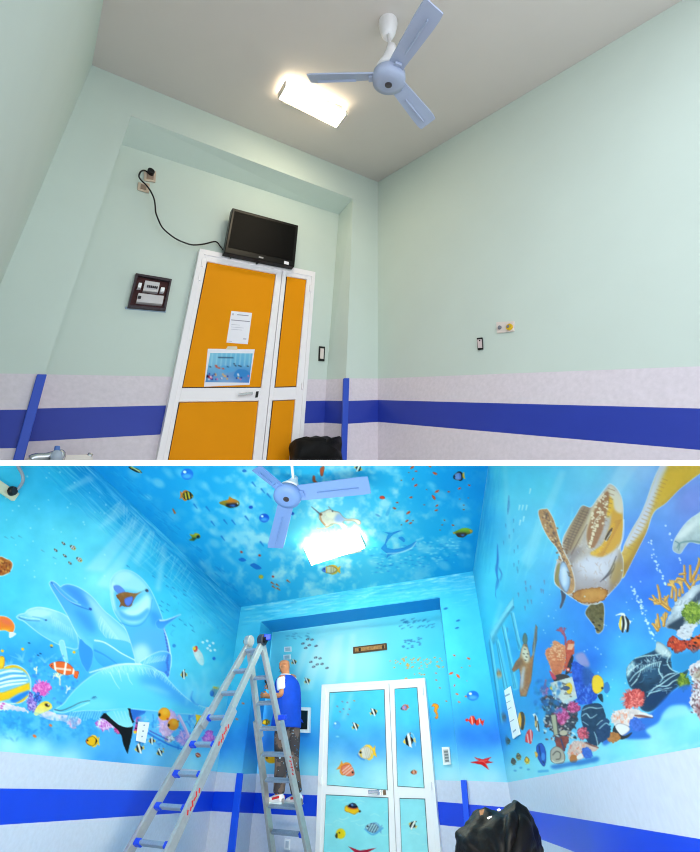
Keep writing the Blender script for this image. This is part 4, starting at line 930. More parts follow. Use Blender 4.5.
    for k in range(12): cv.dot(*A6((250 + k * 8, 205 + k * 4))[0], .9, (70, 70, 200), alpha=.7)
    # free fish of the left wall
    x, y = A6((321, 120))[0]; bm = cv.dot(x, y, 6, (248, 160, 20), 6.4, name='painted_fish', label='round orange painted fish, upper of two side by side'); cv.dot(x - 4.8, y + .8, 1.2, (30, 20, 10), 1.7); cv.dot(x + 1, y - 2, 3, (254, 196, 60), alpha=.7, soft=1.5); cv.dot(x + 3.4, y + 5, 1.2, (226, 80, 20))
    x, y = A6((366, 172))[0]; bm = cv.dot(x, y, 5.6, (248, 150, 20), 5.8, name='painted_fish', label='round orange painted fish, lower of two side by side'); cv.dot(x - 4.6, y + .8, 1.1, (30, 20, 10), 1.6); cv.dot(x + 1, y - 2, 2.6, (254, 190, 60), alpha=.7, soft=1.5); cv.dot(x + 5, y - 3, 1.1, (200, 120, 20))
    cv.fish(*A5((540, 240))[0], 14, 11.5, 0, (248, 190, 16), tail=(250, 200, 40), stripes=[(.26, .09, (16, 16, 16), -.1), (-.42, .06, (230, 110, 20))], label='yellow painted fish with black tail band below the big dolphin')
    cv.idol(*A6((197, 292))[0], 10, 11, -12, label='black and white painted fish beside the black tail'); cv.idol(*A6((260, 254))[0], 7, 8, 0); cv.idol(*A6((300, 312))[0], 8, 8, -20); cv.specks([A6((318, 294))[0]], (240, 150, 60), .9)
    cv.fish(*A6((430, 308))[0], 4.5, 5, 0, (230, 160, 30), stripes=[(-.2, .2, (60, 40, 20))], eye=False); cv.fish(*A6((490, 326))[0], 4.6, 5.5, -60, (236, 70, 40), stripes=[(0, .15, (250, 220, 200))], eye=False)
    cv.fish(*A6((645, 312))[0], 13, 9.5, -8, (250, 180, 30), tail=(246, 170, 40), stripes=[(-.25, .14, (40, 30, 20))], flip=True, fins=(230, 140, 20), label='yellow painted fish near the corner below the ladder'); cv.line(A6((616, 346), (650, 347)), 1.4, (40, 130, 225), .7)
    P = A6((478, 122), (520, 132), (530, 150), (508, 178), (470, 194), (482, 160)); bm = cv.poly(P, (250, 205, 30), smooth=False, name='painted_fish', label='yellow, black and white painted fish behind a ladder rung'); cv.shade(bm, A6((520, 132), (500, 160), (468, 196), (500, 185), (530, 150)), (240, 244, 244), 1, .2, False); cv.line(A6((514, 138), (495, 165), (472, 192)), 2.2, (16, 16, 16), within=bm)
    bm = cv.dot(*A6((580, 12))[0], 5.6, (120, 170, 190), 5.4, name='painted_fish', label='blue and yellow painted fish beside the left ladder rail'); x, y = A6((580, 12))[0]; cv.line([(x - 2, y - 5), (x + 4, y - 3), (x + 5, y + 2)], 2.2, (250, 190, 30)); cv.dot(x - 4, y + 1, 2.2, (40, 110, 210), 3); 
    for k in range(6): cv.line([(x - 3 + k * 1.3, y - 3), (x - 2.4 + k * 1.3, y + 4)], .5, (70, 80, 90), .7, within=bm)
    cv.idol(*A4((489, 201))[0], 7, 10, 0, label='upright striped painted fish right of the dolphin fin')
    bm = cv.poly(A4((540, 48), (552, 36), (572, 50), (598, 85), (606, 130), (596, 148), (572, 130), (550, 90)), (226, 236, 236), name='painted_fish', label='white painted fish with red head above the ladder', tex=.06, cell=2, edge=((170, 220, 235), .6)); cv.poly(A4((543, 48), (562, 34), (570, 46), (566, 62), (552, 70)), (238, 70, 60)); cv.poly(A4((541, 50), (550, 38), (560, 50), (550, 60)), (250, 210, 50))
    cv.specks(A2((600, 480), (625, 472), (628, 515), (660, 485), (645, 528), (670, 525), (640, 500)), WHT, 1.3, 1.2); cv.dot(*A4((665, 108))[0], 1.6, (30, 110, 215)); cv.dot(*A2((432, 500))[0], 1.8, (50, 140, 225))
    cv.specks([A3((200, 560))[0], A5((204, 212))[0], A5((295, 148))[0]], (250, 120, 50), 1.6, 1.2, .7); cv.specks([A1((132, 520))[0], A1((432, 538))[0], A1((14, 530))[0], A1((14, 572))[0], A1((300, 500))[0]], (252, 200, 30), 1.5, 1.4)
    cv.specks(A1((170, 484), (236, 546), (222, 556), (300, 508)), (20, 70, 150), 1.2)
    # stray animals at the left edge
    bm = cv.poly(A1((-40, 10), (0, -20), (35, -8), (65, 8), (74, 30), (62, 62), (35, 84), (0, 92), (-40, 70)), (178, 96, 36), name='painted_shell', label='brown spotted painted shell at the left edge', edge=(WHT, 1.1, .9), tex=.1, cell=2)
    for k in range(26): cv.dot(*A1((RNG.rand() * 62, RNG.rand() * 78))[0], 1, [(120, 50, 20), (226, 160, 70)][k % 2], alpha=.8)
    bm = cv.poly(A1((-30, 335), (20, 328), (60, 345), (84, 378), (82, 410), (66, 425), (30, 410), (-20, 405)), (250, 130, 40), name='painted_fish', label='orange and pink painted fish at the left edge', edge=((255, 230, 210), .9)); cv.shade(bm, A1((0, 340), (50, 350), (70, 380), (20, 370)), (244, 110, 80), .8, 1); cv.shade(bm, A1((0, 400), (60, 400), (80, 390), (40, 420)), (252, 190, 40), .8, 1); cv.poly(A1((60, 420), (95, 430), (60, 455), (52, 440)), (225, 236, 248))
    for k in range(40):
        x, y = 200 + RNG.rand() * 40, 650 + RNG.rand() * 60; cv.dot(x, y, 1.5 + RNG.rand() * 2, (150, 232, 250), 4, .3, .25, 2)
    for p in ((530, 250), (560, 300), (600, 230), (505, 300)): x, y = A4(p)[0]; cv.line([(x, y - 8), (x + 2, y), (x, y + 12)], [3, 5, 2], (150, 226, 250), .4, 2)
    # ============ CEILING
    cv = CV_C = Canvas(84, 455, 492, 612); cv.gain = (1.0, 1.13, 1.04)
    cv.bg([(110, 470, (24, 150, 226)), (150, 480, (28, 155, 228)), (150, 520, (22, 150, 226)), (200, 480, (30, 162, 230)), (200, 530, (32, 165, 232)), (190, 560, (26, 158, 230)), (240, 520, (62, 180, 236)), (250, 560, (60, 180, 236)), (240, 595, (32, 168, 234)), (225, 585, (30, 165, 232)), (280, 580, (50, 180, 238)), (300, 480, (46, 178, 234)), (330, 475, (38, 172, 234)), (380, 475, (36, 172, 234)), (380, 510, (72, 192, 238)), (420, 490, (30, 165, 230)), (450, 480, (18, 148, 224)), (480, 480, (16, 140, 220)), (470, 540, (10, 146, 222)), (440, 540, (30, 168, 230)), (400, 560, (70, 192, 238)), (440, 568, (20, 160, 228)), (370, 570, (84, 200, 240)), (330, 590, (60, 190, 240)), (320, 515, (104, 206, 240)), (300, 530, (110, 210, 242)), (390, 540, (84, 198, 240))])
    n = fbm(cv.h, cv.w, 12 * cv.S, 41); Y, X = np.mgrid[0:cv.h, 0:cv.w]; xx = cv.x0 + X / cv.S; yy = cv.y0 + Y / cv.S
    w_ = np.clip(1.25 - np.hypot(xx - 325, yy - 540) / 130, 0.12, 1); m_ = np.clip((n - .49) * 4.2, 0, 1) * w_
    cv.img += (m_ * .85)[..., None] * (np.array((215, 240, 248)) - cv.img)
    q = np.random.RandomState(77)
    for k in range(130):
        x, y = 130 + q.rand() * 340, 466 + q.rand() * 120; r_ = 1 + q.rand() * 3.4; cv.dot(x, y, r_ * 1.6, (200, 232, 246), r_, .5, .1 + .32 * q.rand(), 1.6)
    for k in range(26):
        x, y = 190 + q.rand() * 90, 470 + q.rand() * 110; cv.line([(x, y), (x + 5 + q.rand() * 6, y + 4 + q.rand() * 8)], [3 + q.rand() * 4, 1.5], (190, 226, 246), .3, 2)
    for k in range(180):
        x, y = 370 + q.rand() * 90, 548 + q.rand() * 26 - (0) ; cv.dot(x, y - (x - 370) * .12, .7 + q.rand() * 1.4, [(150, 220, 245), (200, 236, 250), (30, 130, 215)][q.randint(3)], .6, 0, .5)
    for p in ((78, 212), (140, 225), (165, 298), (228, 290), (268, 292), (335, 272), (370, 102), (415, 135), (445, 160), (215, 372), (410, 400)): x, y = A8(p)[0]; cv.line([(x - 1.6, y - 2), (x + 1.6, y + 2)], [1.8, .8], (24, 110, 205), .8)
    for P in (A8((292, 478), (310, 468), (332, 482), (310, 488)), A8((350, 505), (372, 496), (408, 520), (385, 528), (365, 518)), A8((310, 34), (322, 26), (334, 36), (320, 42))): cv.poly(P, (26, 105, 205), .9, name='painted_fish')
    for k in range(110):
        x, y = q.rand(), q.rand(); cv.line([(95 + 146 * x + 2 + 9 * y, 462 + 142 * x - 5 * y - 2), (95 + 146 * x + 7 + 9 * y, 462 + 142 * x + 2 - 5 * y)], .8, [(60, 180, 236), (16, 130, 212)][q.randint(2)], .45)
    cv.bubble(*A8((36, 51))[0], 6.2, 5.6, (34, 116, 228)); cv.bubble(*A8((421, 270))[0], 5, 4.4, (24, 90, 220)); cv.dot(*A8((354, 216))[0], 2, (22, 80, 200), 1.6); cv.dot(*A8((562, 248))[0], 1.8, (30, 90, 200), 1.6)
    x, y = A8((33, 158))[0]; cv.fish(x, y, 13.5, 10, 4, (226, 190, 40), tail=(220, 120, 30), stripes=[(-.3, .12, (20, 24, 20), -.25), (-.05, .12, (20, 24, 20), -.25), (.18, .1, (20, 24, 20), -.2)], flip=True, label='yellow and black striped painted fish on the ceiling')
    bm = cv.poly(A8((195, 195), (215, 184), (240, 178), (247, 163), (262, 172), (290, 184), (298, 200), (284, 214), (250, 220), (225, 210)), (204, 150, 30), col2=(120, 110, 30), name='painted_fish', label='yellow painted fish with dark blue side left of the fan'); cv.shade(bm, A8((232, 198), (290, 196), (286, 216), (240, 218)), (30, 24, 30), 1, .5); cv.shade(bm, A8((245, 206), (275, 204), (270, 214)), (60, 110, 220), 1, .4); cv.shade(bm, A8((240, 170), (290, 185), (260, 195), (235, 190)), (232, 110, 24), .7, 1); cv.dot(*A8((288, 198))[0], .7, (240, 240, 240))
    bm = cv.poly(A8((45, 380), (60, 368), (48, 352), (66, 352), (78, 345), (98, 352), (100, 368), (82, 374), (70, 384), (58, 384)), (196, 172, 30), col2=(90, 110, 30), name='painted_fish', label='small green yellow painted fish on the left of the ceiling'); cv.dot(*A8((90, 364))[0], 1.6, (20, 30, 30)); cv.shade(bm, A8((60, 368), (84, 372), (70, 384)), (30, 60, 40), .8, .5)
    cv.poly([(130.5, 466.5), (138, 469), (142, 473), (136, 472), (129, 468)], (26, 26, 24), name='painted_fish'); cv.line([(131, 467.4), (140, 471)], 1.2, (200, 200, 60)); cv.line([(128.6, 464), (141, 473)], 1.0, (236, 240, 240), .7)
    cv.line(zz(60, 460, 3.5)((395, 172), (402, 185)), [1.2, 2], (200, 90, 30)); cv.specks([A8((307, 440))[0], A8((398, 457))[0], A8((465, 563))[0]], (226, 60, 40), 1.3, 1); cv.dot(*A8((405, 564))[0], 2.3, (216, 178, 40), 2, name='painted_fish')
    z3 = zz(220, 460, 2.593)
    for p in ((137, 320), (152, 335), (150, 325), (178, 315), (140, 330)): x, y = z3(p)[0]; cv.line([(x - 1.4, y - 1), (x + 1.4, y + 1)], [1.6, .5], (226, 90, 30))
    for P in (((140, 40), (150, 22), (165, 15), (170, 30), (160, 80), (145, 80)), ((92, 82), (104, 88), (110, 118), (126, 130), (96, 128), (88, 108))): cv.poly(B1(*P), (190, 80, 40), name='painted_fish', edge=((120, 50, 30), .5, .6))
    cv.idol(*B1((408, 30))[0], 8.5, 7.5, 20, True, label='black, white and yellow painted fish above the fan blade')
    # small painted ray over the lamp
    bm = cv.poly(B1((140, 345), (165, 335), (205, 318), (240, 330), (275, 340), (300, 370), (330, 385), (380, 385), (415, 395), (425, 418), (405, 424), (380, 402), (320, 395), (300, 410), (330, 436), (300, 452), (270, 425), (220, 420), (190, 440), (165, 424), (135, 380)), (216, 204, 196), name='painted_turtle', label='pale painted turtle beside the bright lamp', edge=((150, 90, 50), .8, .9), tex=.06, cell=1.5)
    cv.shade(bm, B1((180, 345), (220, 335), (250, 350), (240, 375), (200, 372)), (236, 220, 205), .9, .6); cv.shade(bm, B1((270, 345), (320, 385), (290, 410), (240, 395)), (130, 160, 220), .9, .8); cv.line(B1((82, 300), (140, 350)), [.5, 1.6], (70, 70, 100)); cv.line(B1((140, 350), (150, 395), (175, 425)), .9, (196, 110, 50)); cv.line(B1((200, 300), (230, 330), (210, 312)), .9, (120, 130, 160)); cv.line(B1((120, 452), (175, 448), (230, 425)), .8, (220, 150, 90)); cv.dot(*B1((228, 330))[0], .8, (60, 50, 60)); cv.dot(*B1((146, 353))[0], 1.3, (110, 60, 40))
    cv.fish(*B1((218, 740))[0], 19, 9, 0, (222, 206, 170), tail=(250, 180, 30), stripes=[(-.38, .2, (60, 120, 225)), (-.26, .06, (250, 180, 40)), (0, .05, (190, 150, 120)), (.12, .05, (190, 150, 120))], label='pale painted fish with yellow tail below the lamp'); 
    cv.poly(B1((555, 238), (565, 224), (585, 224), (595, 240), (575, 246)), (220, 60, 30), name='painted_fish'); cv.dot(*B1((545, 360))[0], 2.6, (60, 140, 210), 1, .5, .7); cv.poly(B1((600, 350), (620, 310), (635, 300), (625, 345), (610, 365)), (60, 160, 222), .6)
    # painted blue dolphin outline
    d_ = [B1((575, 470))[0], B1((600, 478))[0], B1((640, 482))[0], B2((95, 392))[0], B2((132, 385))[0], B2((75, 412))[0], B2((50, 440))[0], B2((35, 465))[0], B2((40, 490))[0], B2((80, 498))[0], B2((140, 488))[0], B2((185, 465))[0], B2((214, 448))[0], B2((205, 475))[0], B2((160, 505))[0], B2((100, 522))[0], B2((60, 530))[0], B2((35, 552))[0], B2((45, 525))[0], B2((20, 505))[0], B2((5, 492))[0], B2((28, 465))[0], B2((40, 425))[0], B2((50, 408))[0]]
    bm = cv.poly(d_, (46, 150, 226), smooth=False, name='painted_dolphin', label='blue painted dolphin swimming on the ceiling right of the lamp', rim=(26, 118, 214), rw=1); cv.line(B2((40, 522), (110, 518), (180, 492), (212, 455)), [.6, 1.6, .8], (210, 238, 250), .8); cv.poly(B2((108, 430), (128, 424), (146, 440), (140, 456), (122, 444)), (40, 140, 222)); cv.line(B2((215, 445), (250, 432)), 2, (190, 230, 246), .5)
    for (a_, b_, an, sz) in ((188, 20, -30, 4), (292, 15, 20, 2.6), (210, 42, 0, 2.4), (320, 55, 25, 4.4), (168, 50, 0, 1.6), (192, 88, -60, 2.6), (208, 125, -35, 3.6), (124, 95, 0, 1.8), (332, 160, -25, 4.2), (313, 194, 55, 5), (180, 195, -10, 3), (100, 225, 0, 2.6), (84, 258, 20, 3.4), (165, 285, -35, 4.2), (332, 243, -35, 3), (328, 270, -20, 3.2), (157, 332, -35, 3.4), (178, 345, -30, 3), (192, 330, 0, 1.8), (125, 355, -20, 2), (258, 238, 0, 2), (400, 162, 0, 2.4), (463, 143, -30, 3.2), (520, 124, 20, 2.6), (488, 240, 0, 2), (488, 266, 0, 2.2), (425, 357, 20, 2.6), (376, 328, 20, 2), (362, 355, 0, 2), (350, 385, 0, 1.8), (465, 205, 0, 1.6), (515, 198, 0, 1.6), (272, 150, 0, 1.6)):
        x, y = B2((a_, b_))[0]; cv.fish(x, y, sz * 1.15, sz * .5, an, (214, 74, 26) if sz > 2.2 else (150, 90, 60), eye=False, rim=None, name=None)
    cv.fish(*B2((460, 72))[0], 12, 9, -8, (110, 140, 210), tail=(226, 170, 40), stripes=[(-.4, .12, (20, 24, 40)), (.24, .1, (20, 24, 30)), (.1, .08, (70, 100, 190))], fins=(20, 24, 40), label='blue painted fish with black and yellow tail edge on the ceiling')
    bm = cv.poly(B2((426, 402), (445, 390), (480, 375), (510, 374), (538, 386), (536, 402), (510, 412), (485, 428), (455, 425), (440, 408)), (150, 190, 30), col2=(90, 60, 20), name='painted_fish', label='green and brown painted fish near the right ceiling edge'); cv.shade(bm, B2((445, 405), (500, 402), (500, 425), (455, 425)), (70, 30, 20), .95, .7); cv.shade(bm, B2((468, 412), (492, 410), (486, 422)), (80, 110, 200), 1, .3); cv.poly(B2((424, 395), (440, 402), (428, 410)), (220, 160, 30), smooth=False); cv.poly(B2((520, 385), (540, 388), (530, 402)), (236, 150, 30))
    # ============ RIGHT WALL
    cv = CV_R = Canvas(470, 455, 774, 786)
    cv.bg([(482, 480, (52, 182, 230)), (488, 520, (50, 182, 232)), (500, 470, (86, 210, 238)), (505, 500, (96, 215, 240)), (480, 560, (62, 190, 235)), (495, 570, (84, 212, 242)), (540, 490, (84, 212, 240)), (540, 540, (72, 205, 240)), (590, 472, (112, 212, 242)), (620, 480, (140, 210, 245)), (640, 466, (165, 206, 245)), (660, 490, (120, 170, 236)), (690, 500, (130, 150, 230)), (690, 540, (96, 140, 230)), (640, 540, (80, 140, 236)), (680, 570, (60, 120, 230)), (640, 575, (46, 115, 236)), (650, 600, (42, 118, 236)), (600, 590, (40, 120, 238)), (600, 620, (42, 130, 240)), (575, 600, (40, 140, 238)), (550, 580, (62, 185, 240)), (520, 560, (70, 206, 242)), (520, 600, (62, 196, 240)), (495, 620, (60, 196, 238)), (500, 680, (58, 190, 238)), (520, 640, (48, 170, 236)), (540, 650, (34, 130, 232)), (535, 690, (40, 140, 228)), (520, 700, (44, 160, 230)), (506, 720, (40, 130, 225)), (504, 742, (36, 120, 222)), (515, 735, (60, 175, 232)), (512, 752, (90, 200, 240)), (515, 772, (150, 228, 248)), (530, 770, (140, 228, 246)), (560, 766, (150, 230, 248)), (580, 690, (40, 120, 225)), (590, 660, (30, 110, 228)), (640, 620, (60, 155, 240)), (625, 650, (70, 185, 242)), (610, 690, (90, 212, 245)), (600, 730, (110, 218, 248)), (620, 745, (130, 225, 250)), (650, 740, (160, 232, 252)), (690, 720, (140, 228, 250)), (680, 700, (110, 200, 245)), (690, 660, (70, 165, 235)), (670, 660, (60, 170, 240)), (760, 560, (60, 120, 230)), (760, 700, (120, 210, 248)), (600, 750, (150, 232, 250)), (760, 480, (120, 140, 225))])
    n = fbm(cv.h, cv.w, 14 * cv.S, 61) - .5; cv.img = np.clip(cv.img + n[..., None] * 20, 0, 255)
    waves(cv, (473, 572), (487, 462), (16, 4), 160, 15, lo=(30, 160, 222), hi=(110, 215, 245), al=.5, length=.16)
    rays(cv, [[(503, 465), (506, 464), (512, 540), (508, 545)], [(488, 640), (500, 600), (503, 605), (492, 645)], [(520, 560), (560, 470), (566, 472), (530, 570)], [(600, 500), (620, 463), (640, 463), (612, 505)]], al=.22)
    for k in range(14): x = 515 + RNG.rand() * 60; cv.line([(x, 500 + RNG.rand() * 60), (x - 12, 545 + RNG.rand() * 60)], [1.5, .4], (120, 222, 246), .35, 1)
    # little fish schools and pale flecks
    for p in ((555, 335), (578, 335), (605, 335), (560, 440), (585, 415), (630, 220)): x, y = zz(440, 460, 7)(p)[0]; cv.line([(x + .5, y - 2.4), (x - .5, y + 2)], [1.6, 1], (210, 244, 250), .75)
    for p in ((482, 300), (475, 350), (460, 460), (485, 535), (515, 425), (515, 495), (445, 580), (520, 640), (545, 610), (550, 715), (518, 735), (545, 780), (540, 760)): x, y = zz(440, 460, 7)(p)[0]; cv.line([(x, y - 1.4), (x, y + 1.6)], [1, .5], (40, 130, 190), .8)
    cv.line(zz(440, 460, 7)((482, 250), (480, 320), (474, 380)), [1, 2.6, .5], (70, 140, 200), .7); cv.line(zz(440, 460, 7)((402, 590), (404, 700), (396, 770), (404, 840)), [.6, 2.2, 2.6, 1], (30, 110, 205), .85); cv.line(zz(440, 460, 7)((415, 760), (432, 800), (420, 840)), 1.6, (40, 120, 205), .7)
    cv.poly(B4((40, 5), (60, 0), (52, 40), (38, 70), (40, 120), (34, 90)), (40, 130, 210), .9, name='painted_fish')
    for (a_, b_) in ((225, 20), (258, 50), (228, 60), (240, 140), (262, 140), (222, 180), (345, 15), (338, 75), (325, 70), (110, 320), (118, 390), (100, 395), (180, 95)): x, y = B4((a_, b_))[0]; cv.line([(x, y - 1.7), (x + .4, y + 1.8)], [1.6, .6], (96, 130, 190), .8)
    # painted ruin of pale beams
    for P in (((0, 350), (120, 150), (148, 110), (152, 180), (85, 270), (15, 400)),): cv.poly(B4(*P), (132, 216, 240), smooth=False, name='painted_ruin', label='pale painted colonnade ruin in the corner', edge=((60, 160, 205), .8, .8))
    cv.line(B4((10, 385), (80, 265), (148, 172)), 2.2, (40, 130, 180), .75); cv.line(B4((20, 400), (45, 370)), 1.8, (30, 110, 160), .8)
    for (a_, b_, c_, w_) in (((0, 400), (45, 700), 0, 3), ((45, 385), (98, 700), 0, 3.4), ((85, 300), (160, 690), 0, 4), ((140, 210), (190, 440), 0, 3.6)):
        cv.line(B4(a_, b_), w_, (96, 200, 236), .9, .4, False); cv.line(B4((a_[0] - 6, a_[1]), (b_[0] - 6, b_[1])), 1.2, (40, 140, 190), .85, .4, False); cv.line(B4((a_[0] + 10, a_[1]), (b_[0] + 10, b_[1])), .8, (170, 232, 246), .7, .4, False)
    for (a_, b_) in (((405, 0), (470, 480)), ((455, 20), (520, 330)), ((500, 0), (560, 280)), ((565, 0), (590, 60))): cv.line(B8(a_, b_), 1.2, (40, 140, 195), .8, .4, False); cv.line(B8((a_[0] + 10, a_[1]), (b_[0] + 10, b_[1])), 2.2, (96, 200, 236), .6, .4, False)
    # big turtle
    T = B3
    bm = cv.poly(T((540, 0), (520, 40), (500, 90), (480, 150), (455, 210), (420, 270), (390, 330), (380, 360), (350, 400), (350, 440), (380, 470), (400, 440), (420, 400), (450, 340), (480, 280), (510, 200), (560, 160), (620, 100), (700, 40), (760, 0), (760, -60), (560, -60)), (214, 170, 80), col2=(226, 180, 60), ax=(T((420, 250))[0], T((600, 40))[0]), name='painted_flipper', label='long yellow far flipper of the large painted turtle', edge=(WHT, 1.2, .75), tex=.07)
    cv.shade(bm, T((535, -5), (500, 90), (450, 215), (390, 330), (420, 330), (470, 260), (510, 160), (560, 30), (570, -20)), (214, 214, 232), .95, 1.6); cv.shade(bm, T((560, 30), (640, 20), (700, 20), (600, 110), (530, 170), (520, 150)), (232, 180, 36), .8, 3)
    cv.shade(bm, T((360, 400), (390, 380), (420, 330), (470, 290), (420, 400), (385, 460)), (206, 160, 40), .8, 1.5)
    cv.shade(bm, T((360, 420), (400, 400), (450, 320), (490, 250), (480, 290), (430, 390), (390, 460)), (150, 104, 36), .6, 1.5); cv.shade(bm, T((520, 200), (580, 130), (660, 60), (640, 110), (560, 175)), (196, 140, 30), .6, 2)
    for k in range(20): t = k / 19; x, y = lerp((400, 345), (545, 60), t); cv.line(T((x, y), (x + 20, y + 8)), 1, (190, 130, 60), .5, within=bm)
    bm = cv.poly(T((102, 490), (100, 450), (112, 400), (130, 370), (135, 310), (160, 260), (190, 210), (215, 172), (250, 178), (280, 140), (310, 100), (330, 82), (360, 105), (380, 150), (384, 220), (380, 300), (372, 350), (384, 400), (378, 470), (340, 520), (300, 560), (262, 580), (220, 578), (180, 555), (150, 535), (120, 510)), (196, 180, 176), col2=(186, 166, 156), name='painted_turtle', label='large painted turtle diving head down', edge=(WHT, 1.2, .8), tex=.07, seed=9)
    cv.shade(bm, T((170, 430), (230, 380), (320, 360), (370, 330), (375, 420), (330, 500), (240, 510), (190, 500)), (212, 208, 224), .9, 3); cv.shade(bm, T((150, 280), (190, 210), (220, 180), (245, 190), (230, 250), (200, 330), (160, 360), (140, 340)), (190, 158, 118), .95, 1.5)
    cv.shade(bm, T((250, 190), (330, 95), (345, 110), (310, 200), (275, 300), (255, 350), (235, 300)), (216, 190, 150), 1, .8)
    cv.shade(bm, T((316, 140), (345, 140), (378, 200), (382, 280), (360, 340), (300, 380), (250, 370), (300, 330), (330, 250), (330, 190)), (224, 160, 40), 1, 1); cv.shade(bm, T((250, 366), (300, 330), (340, 250), (350, 260), (310, 345), (270, 372)), (240, 180, 30), 1, .6); cv.shade(bm, T((330, 90), (378, 140), (382, 200), (350, 190), (330, 130)), (232, 214, 190), 1, .8); cv.shade(bm, T((316, 145), (340, 145), (340, 190), (318, 220)), (244, 186, 30), .95, .8)
    q = np.random.RandomState(5)
    cv.shade(bm, T((318, 112), (326, 150), (312, 210), (296, 280), (262, 345), (240, 330), (234, 285), (252, 225), (280, 160)), (164, 104, 62), .95, .7)
    for k in range(70):
        t = k / 69; a_ = lerp((312, 128), (252, 336), t); w_ = 30 * math.sin(math.pi * min(t * 1.1 + .1, 1)); x = a_[0] - 6 + (q.rand() - .5) * 2 * w_; y = a_[1] + q.randn() * 5
        cv.dot(*T((x, y))[0], .9 + q.rand() * .9, (238, 216, 184), .8 + q.rand() * .5, q.rand() * 3, .95, .3)
    for k in range(22): t = k / 21; x, y = lerp((376, 230), (300, 378), t); cv.line(T((x, y), (x - 26, y + 6)), [1.2, .4], (196, 120, 30), .6, within=bm)
    cv.poly(T((308, 308), (325, 275), (340, 262), (332, 290), (318, 316)), (70, 40, 20)); cv.line(T((312, 318), (335, 280)), .8, (240, 230, 210))
    cv.line(T((300, 200), (270, 230), (262, 260)), .8, (230, 220, 200), .8); cv.line(T((155, 330), (160, 312), (150, 308), (140, 325)), .8, (70, 50, 50), .9)
    for P in (((165, 350), (190, 290), (240, 190)), ((150, 360), (175, 290), (225, 180)), ((170, 372), (205, 305), (235, 250))): cv.line(T(*P), [1.6, .6], (110, 80, 66), .75, within=bm)
    cv.shade(bm, T((125, 480), (160, 420), (230, 440), (300, 470), (350, 430), (376, 400), (380, 470), (320, 545), (240, 575), (160, 540)), (150, 130, 132), .5, 3)
    cv.shade(bm, T((120, 500), (150, 380), (200, 340), (210, 360), (170, 420), (150, 520)), (120, 104, 110), .55, 2); cv.shade(bm, T((372, 350), (384, 400), (376, 470), (330, 530), (345, 440)), (130, 96, 50), .6, 2)
    cv.shade(bm, T((215, 172), (250, 180), (200, 290), (160, 370), (140, 340), (165, 260)), (126, 92, 66), .6, 1.2); cv.shade(bm, T((240, 385), (300, 400), (310, 450), (250, 470), (200, 450)), (226, 222, 236), .6, 2.5)
    for k in range(120):
        x, y = 130 + q.rand() * 240, 330 + q.rand() * 220; cv.line(T((x, y), (x + q.randn() * 8, y + 6 + q.rand() * 8)), .6, [(150, 130, 136), (236, 230, 236), (170, 120, 90)][q.randint(3)], .35, within=bm)
    for k in range(16): t = k / 15; x, y = lerp((236, 196), (150, 350), t); cv.line(T((x - 24, y - 4), (x + 4, y + 6)), .8, (92, 62, 50), .6, within=bm)
    for k in range(14): t = k / 13; x, y = lerp((330, 100), (245, 330), t); cv.line(T((x - 8, y), (x + 34 - abs(t - .5) * 30, y + 10)), .8, (150, 96, 62), .6, within=bm)
    # near flipper with scales
    bf = cv.poly(T((34, 195), (62, 185), (76, 190), (100, 235), (118, 300), (140, 360), (165, 410), (182, 470), (184, 515), (170, 535), (148, 530), (160, 480), (140, 410), (112, 350), (76, 305), (50, 255)), (188, 128, 70), col2=(196, 142, 90), name='painted_flipper', label='scaly brown flipper of the large painted turtle', edge=(WHT, 1, .8), tex=.1, cell=2)
    for k in range(60): t = q.rand(); a_ = lerp((58, 200), (150, 420), t); cv.dot(*T((a_[0] + q.randn() * 12, a_[1] + q.randn() * 8))[0], 1.1, [(120, 74, 44), (222, 190, 150), (150, 96, 60)][q.randint(3)], .8, .8, .85)
    cv.line(T((112, 350), (135, 400), (152, 450), (160, 500)), [1, 2.2, 1], (236, 228, 220), .8)
    bs = cv.poly(T((122, 420), (140, 400), (160, 440), (166, 490), (150, 530), (128, 500), (116, 460)), (160, 190, 226), rim=(110, 120, 150)); cv.poly(T((102, 470), (112, 420), (124, 410), (118, 470), (122, 505), (106, 490)), (150, 130, 70))
    cv.poly(T((126, 520), (140, 530), (148, 545), (130, 592), (122, 590), (130, 555)), (60, 64, 90), edge=((160, 200, 230), .6, .6))
    bh = cv.poly(T((172, 540), (200, 520), (250, 510), (300, 512), (322, 528), (310, 552), (270, 572), (220, 574), (190, 560)), (186, 116, 40), col2=(206, 140, 60), rim=(130, 76, 26), rw=2, tex=.1); cv.shade(bh, T((220, 520), (300, 518), (290, 545), (230, 550)), (218, 156, 70), .7, 2)
    for P in (((290, 485), (330, 440), (355, 380)), ((300, 478), (340, 440), (350, 410)), ((330, 470), (345, 430))): cv.line(T(*P), [.6, 1.8, .6], (50, 44, 60), .75)
    cv.shade(bm, T((340, 420), (360, 400), (385, 430), (360, 480), (330, 490)), (190, 150, 70), .6, 2); cv.line(T((365, 350), (384, 300), (386, 230)), [1, 1.4], (250, 250, 250), .6)
    cv.poly(B5((0, 350), (40, 345), (80, 335), (92, 380), (90, 440), (85, 500), (60, 530), (40, 525), (30, 490), (0, 450), (-30, 400)), (96, 84, 40), col2=(120, 104, 60), tex=.12, cell=2, edge=(WHT, .9, .8), name='painted_flipper', label='small dark rear flipper of the large turtle'); cv.specks(B5((20, 460), (40, 500), (60, 480), (70, 440), (50, 510)), (30, 26, 20), 1.4)
    for k in range(40): t = q.rand(); x, y = lerp((60, 190), (165, 470), t); cv.line(T((x - 10 + 20 * q.rand(), y), (x - 4 + 20 * q.rand(), y + 10)), .8, (86, 56, 40), .6, within=bf)
    cv.shade(bs, T((130, 430), (150, 430), (152, 490), (135, 500)), (226, 232, 244), .8, 1.2)
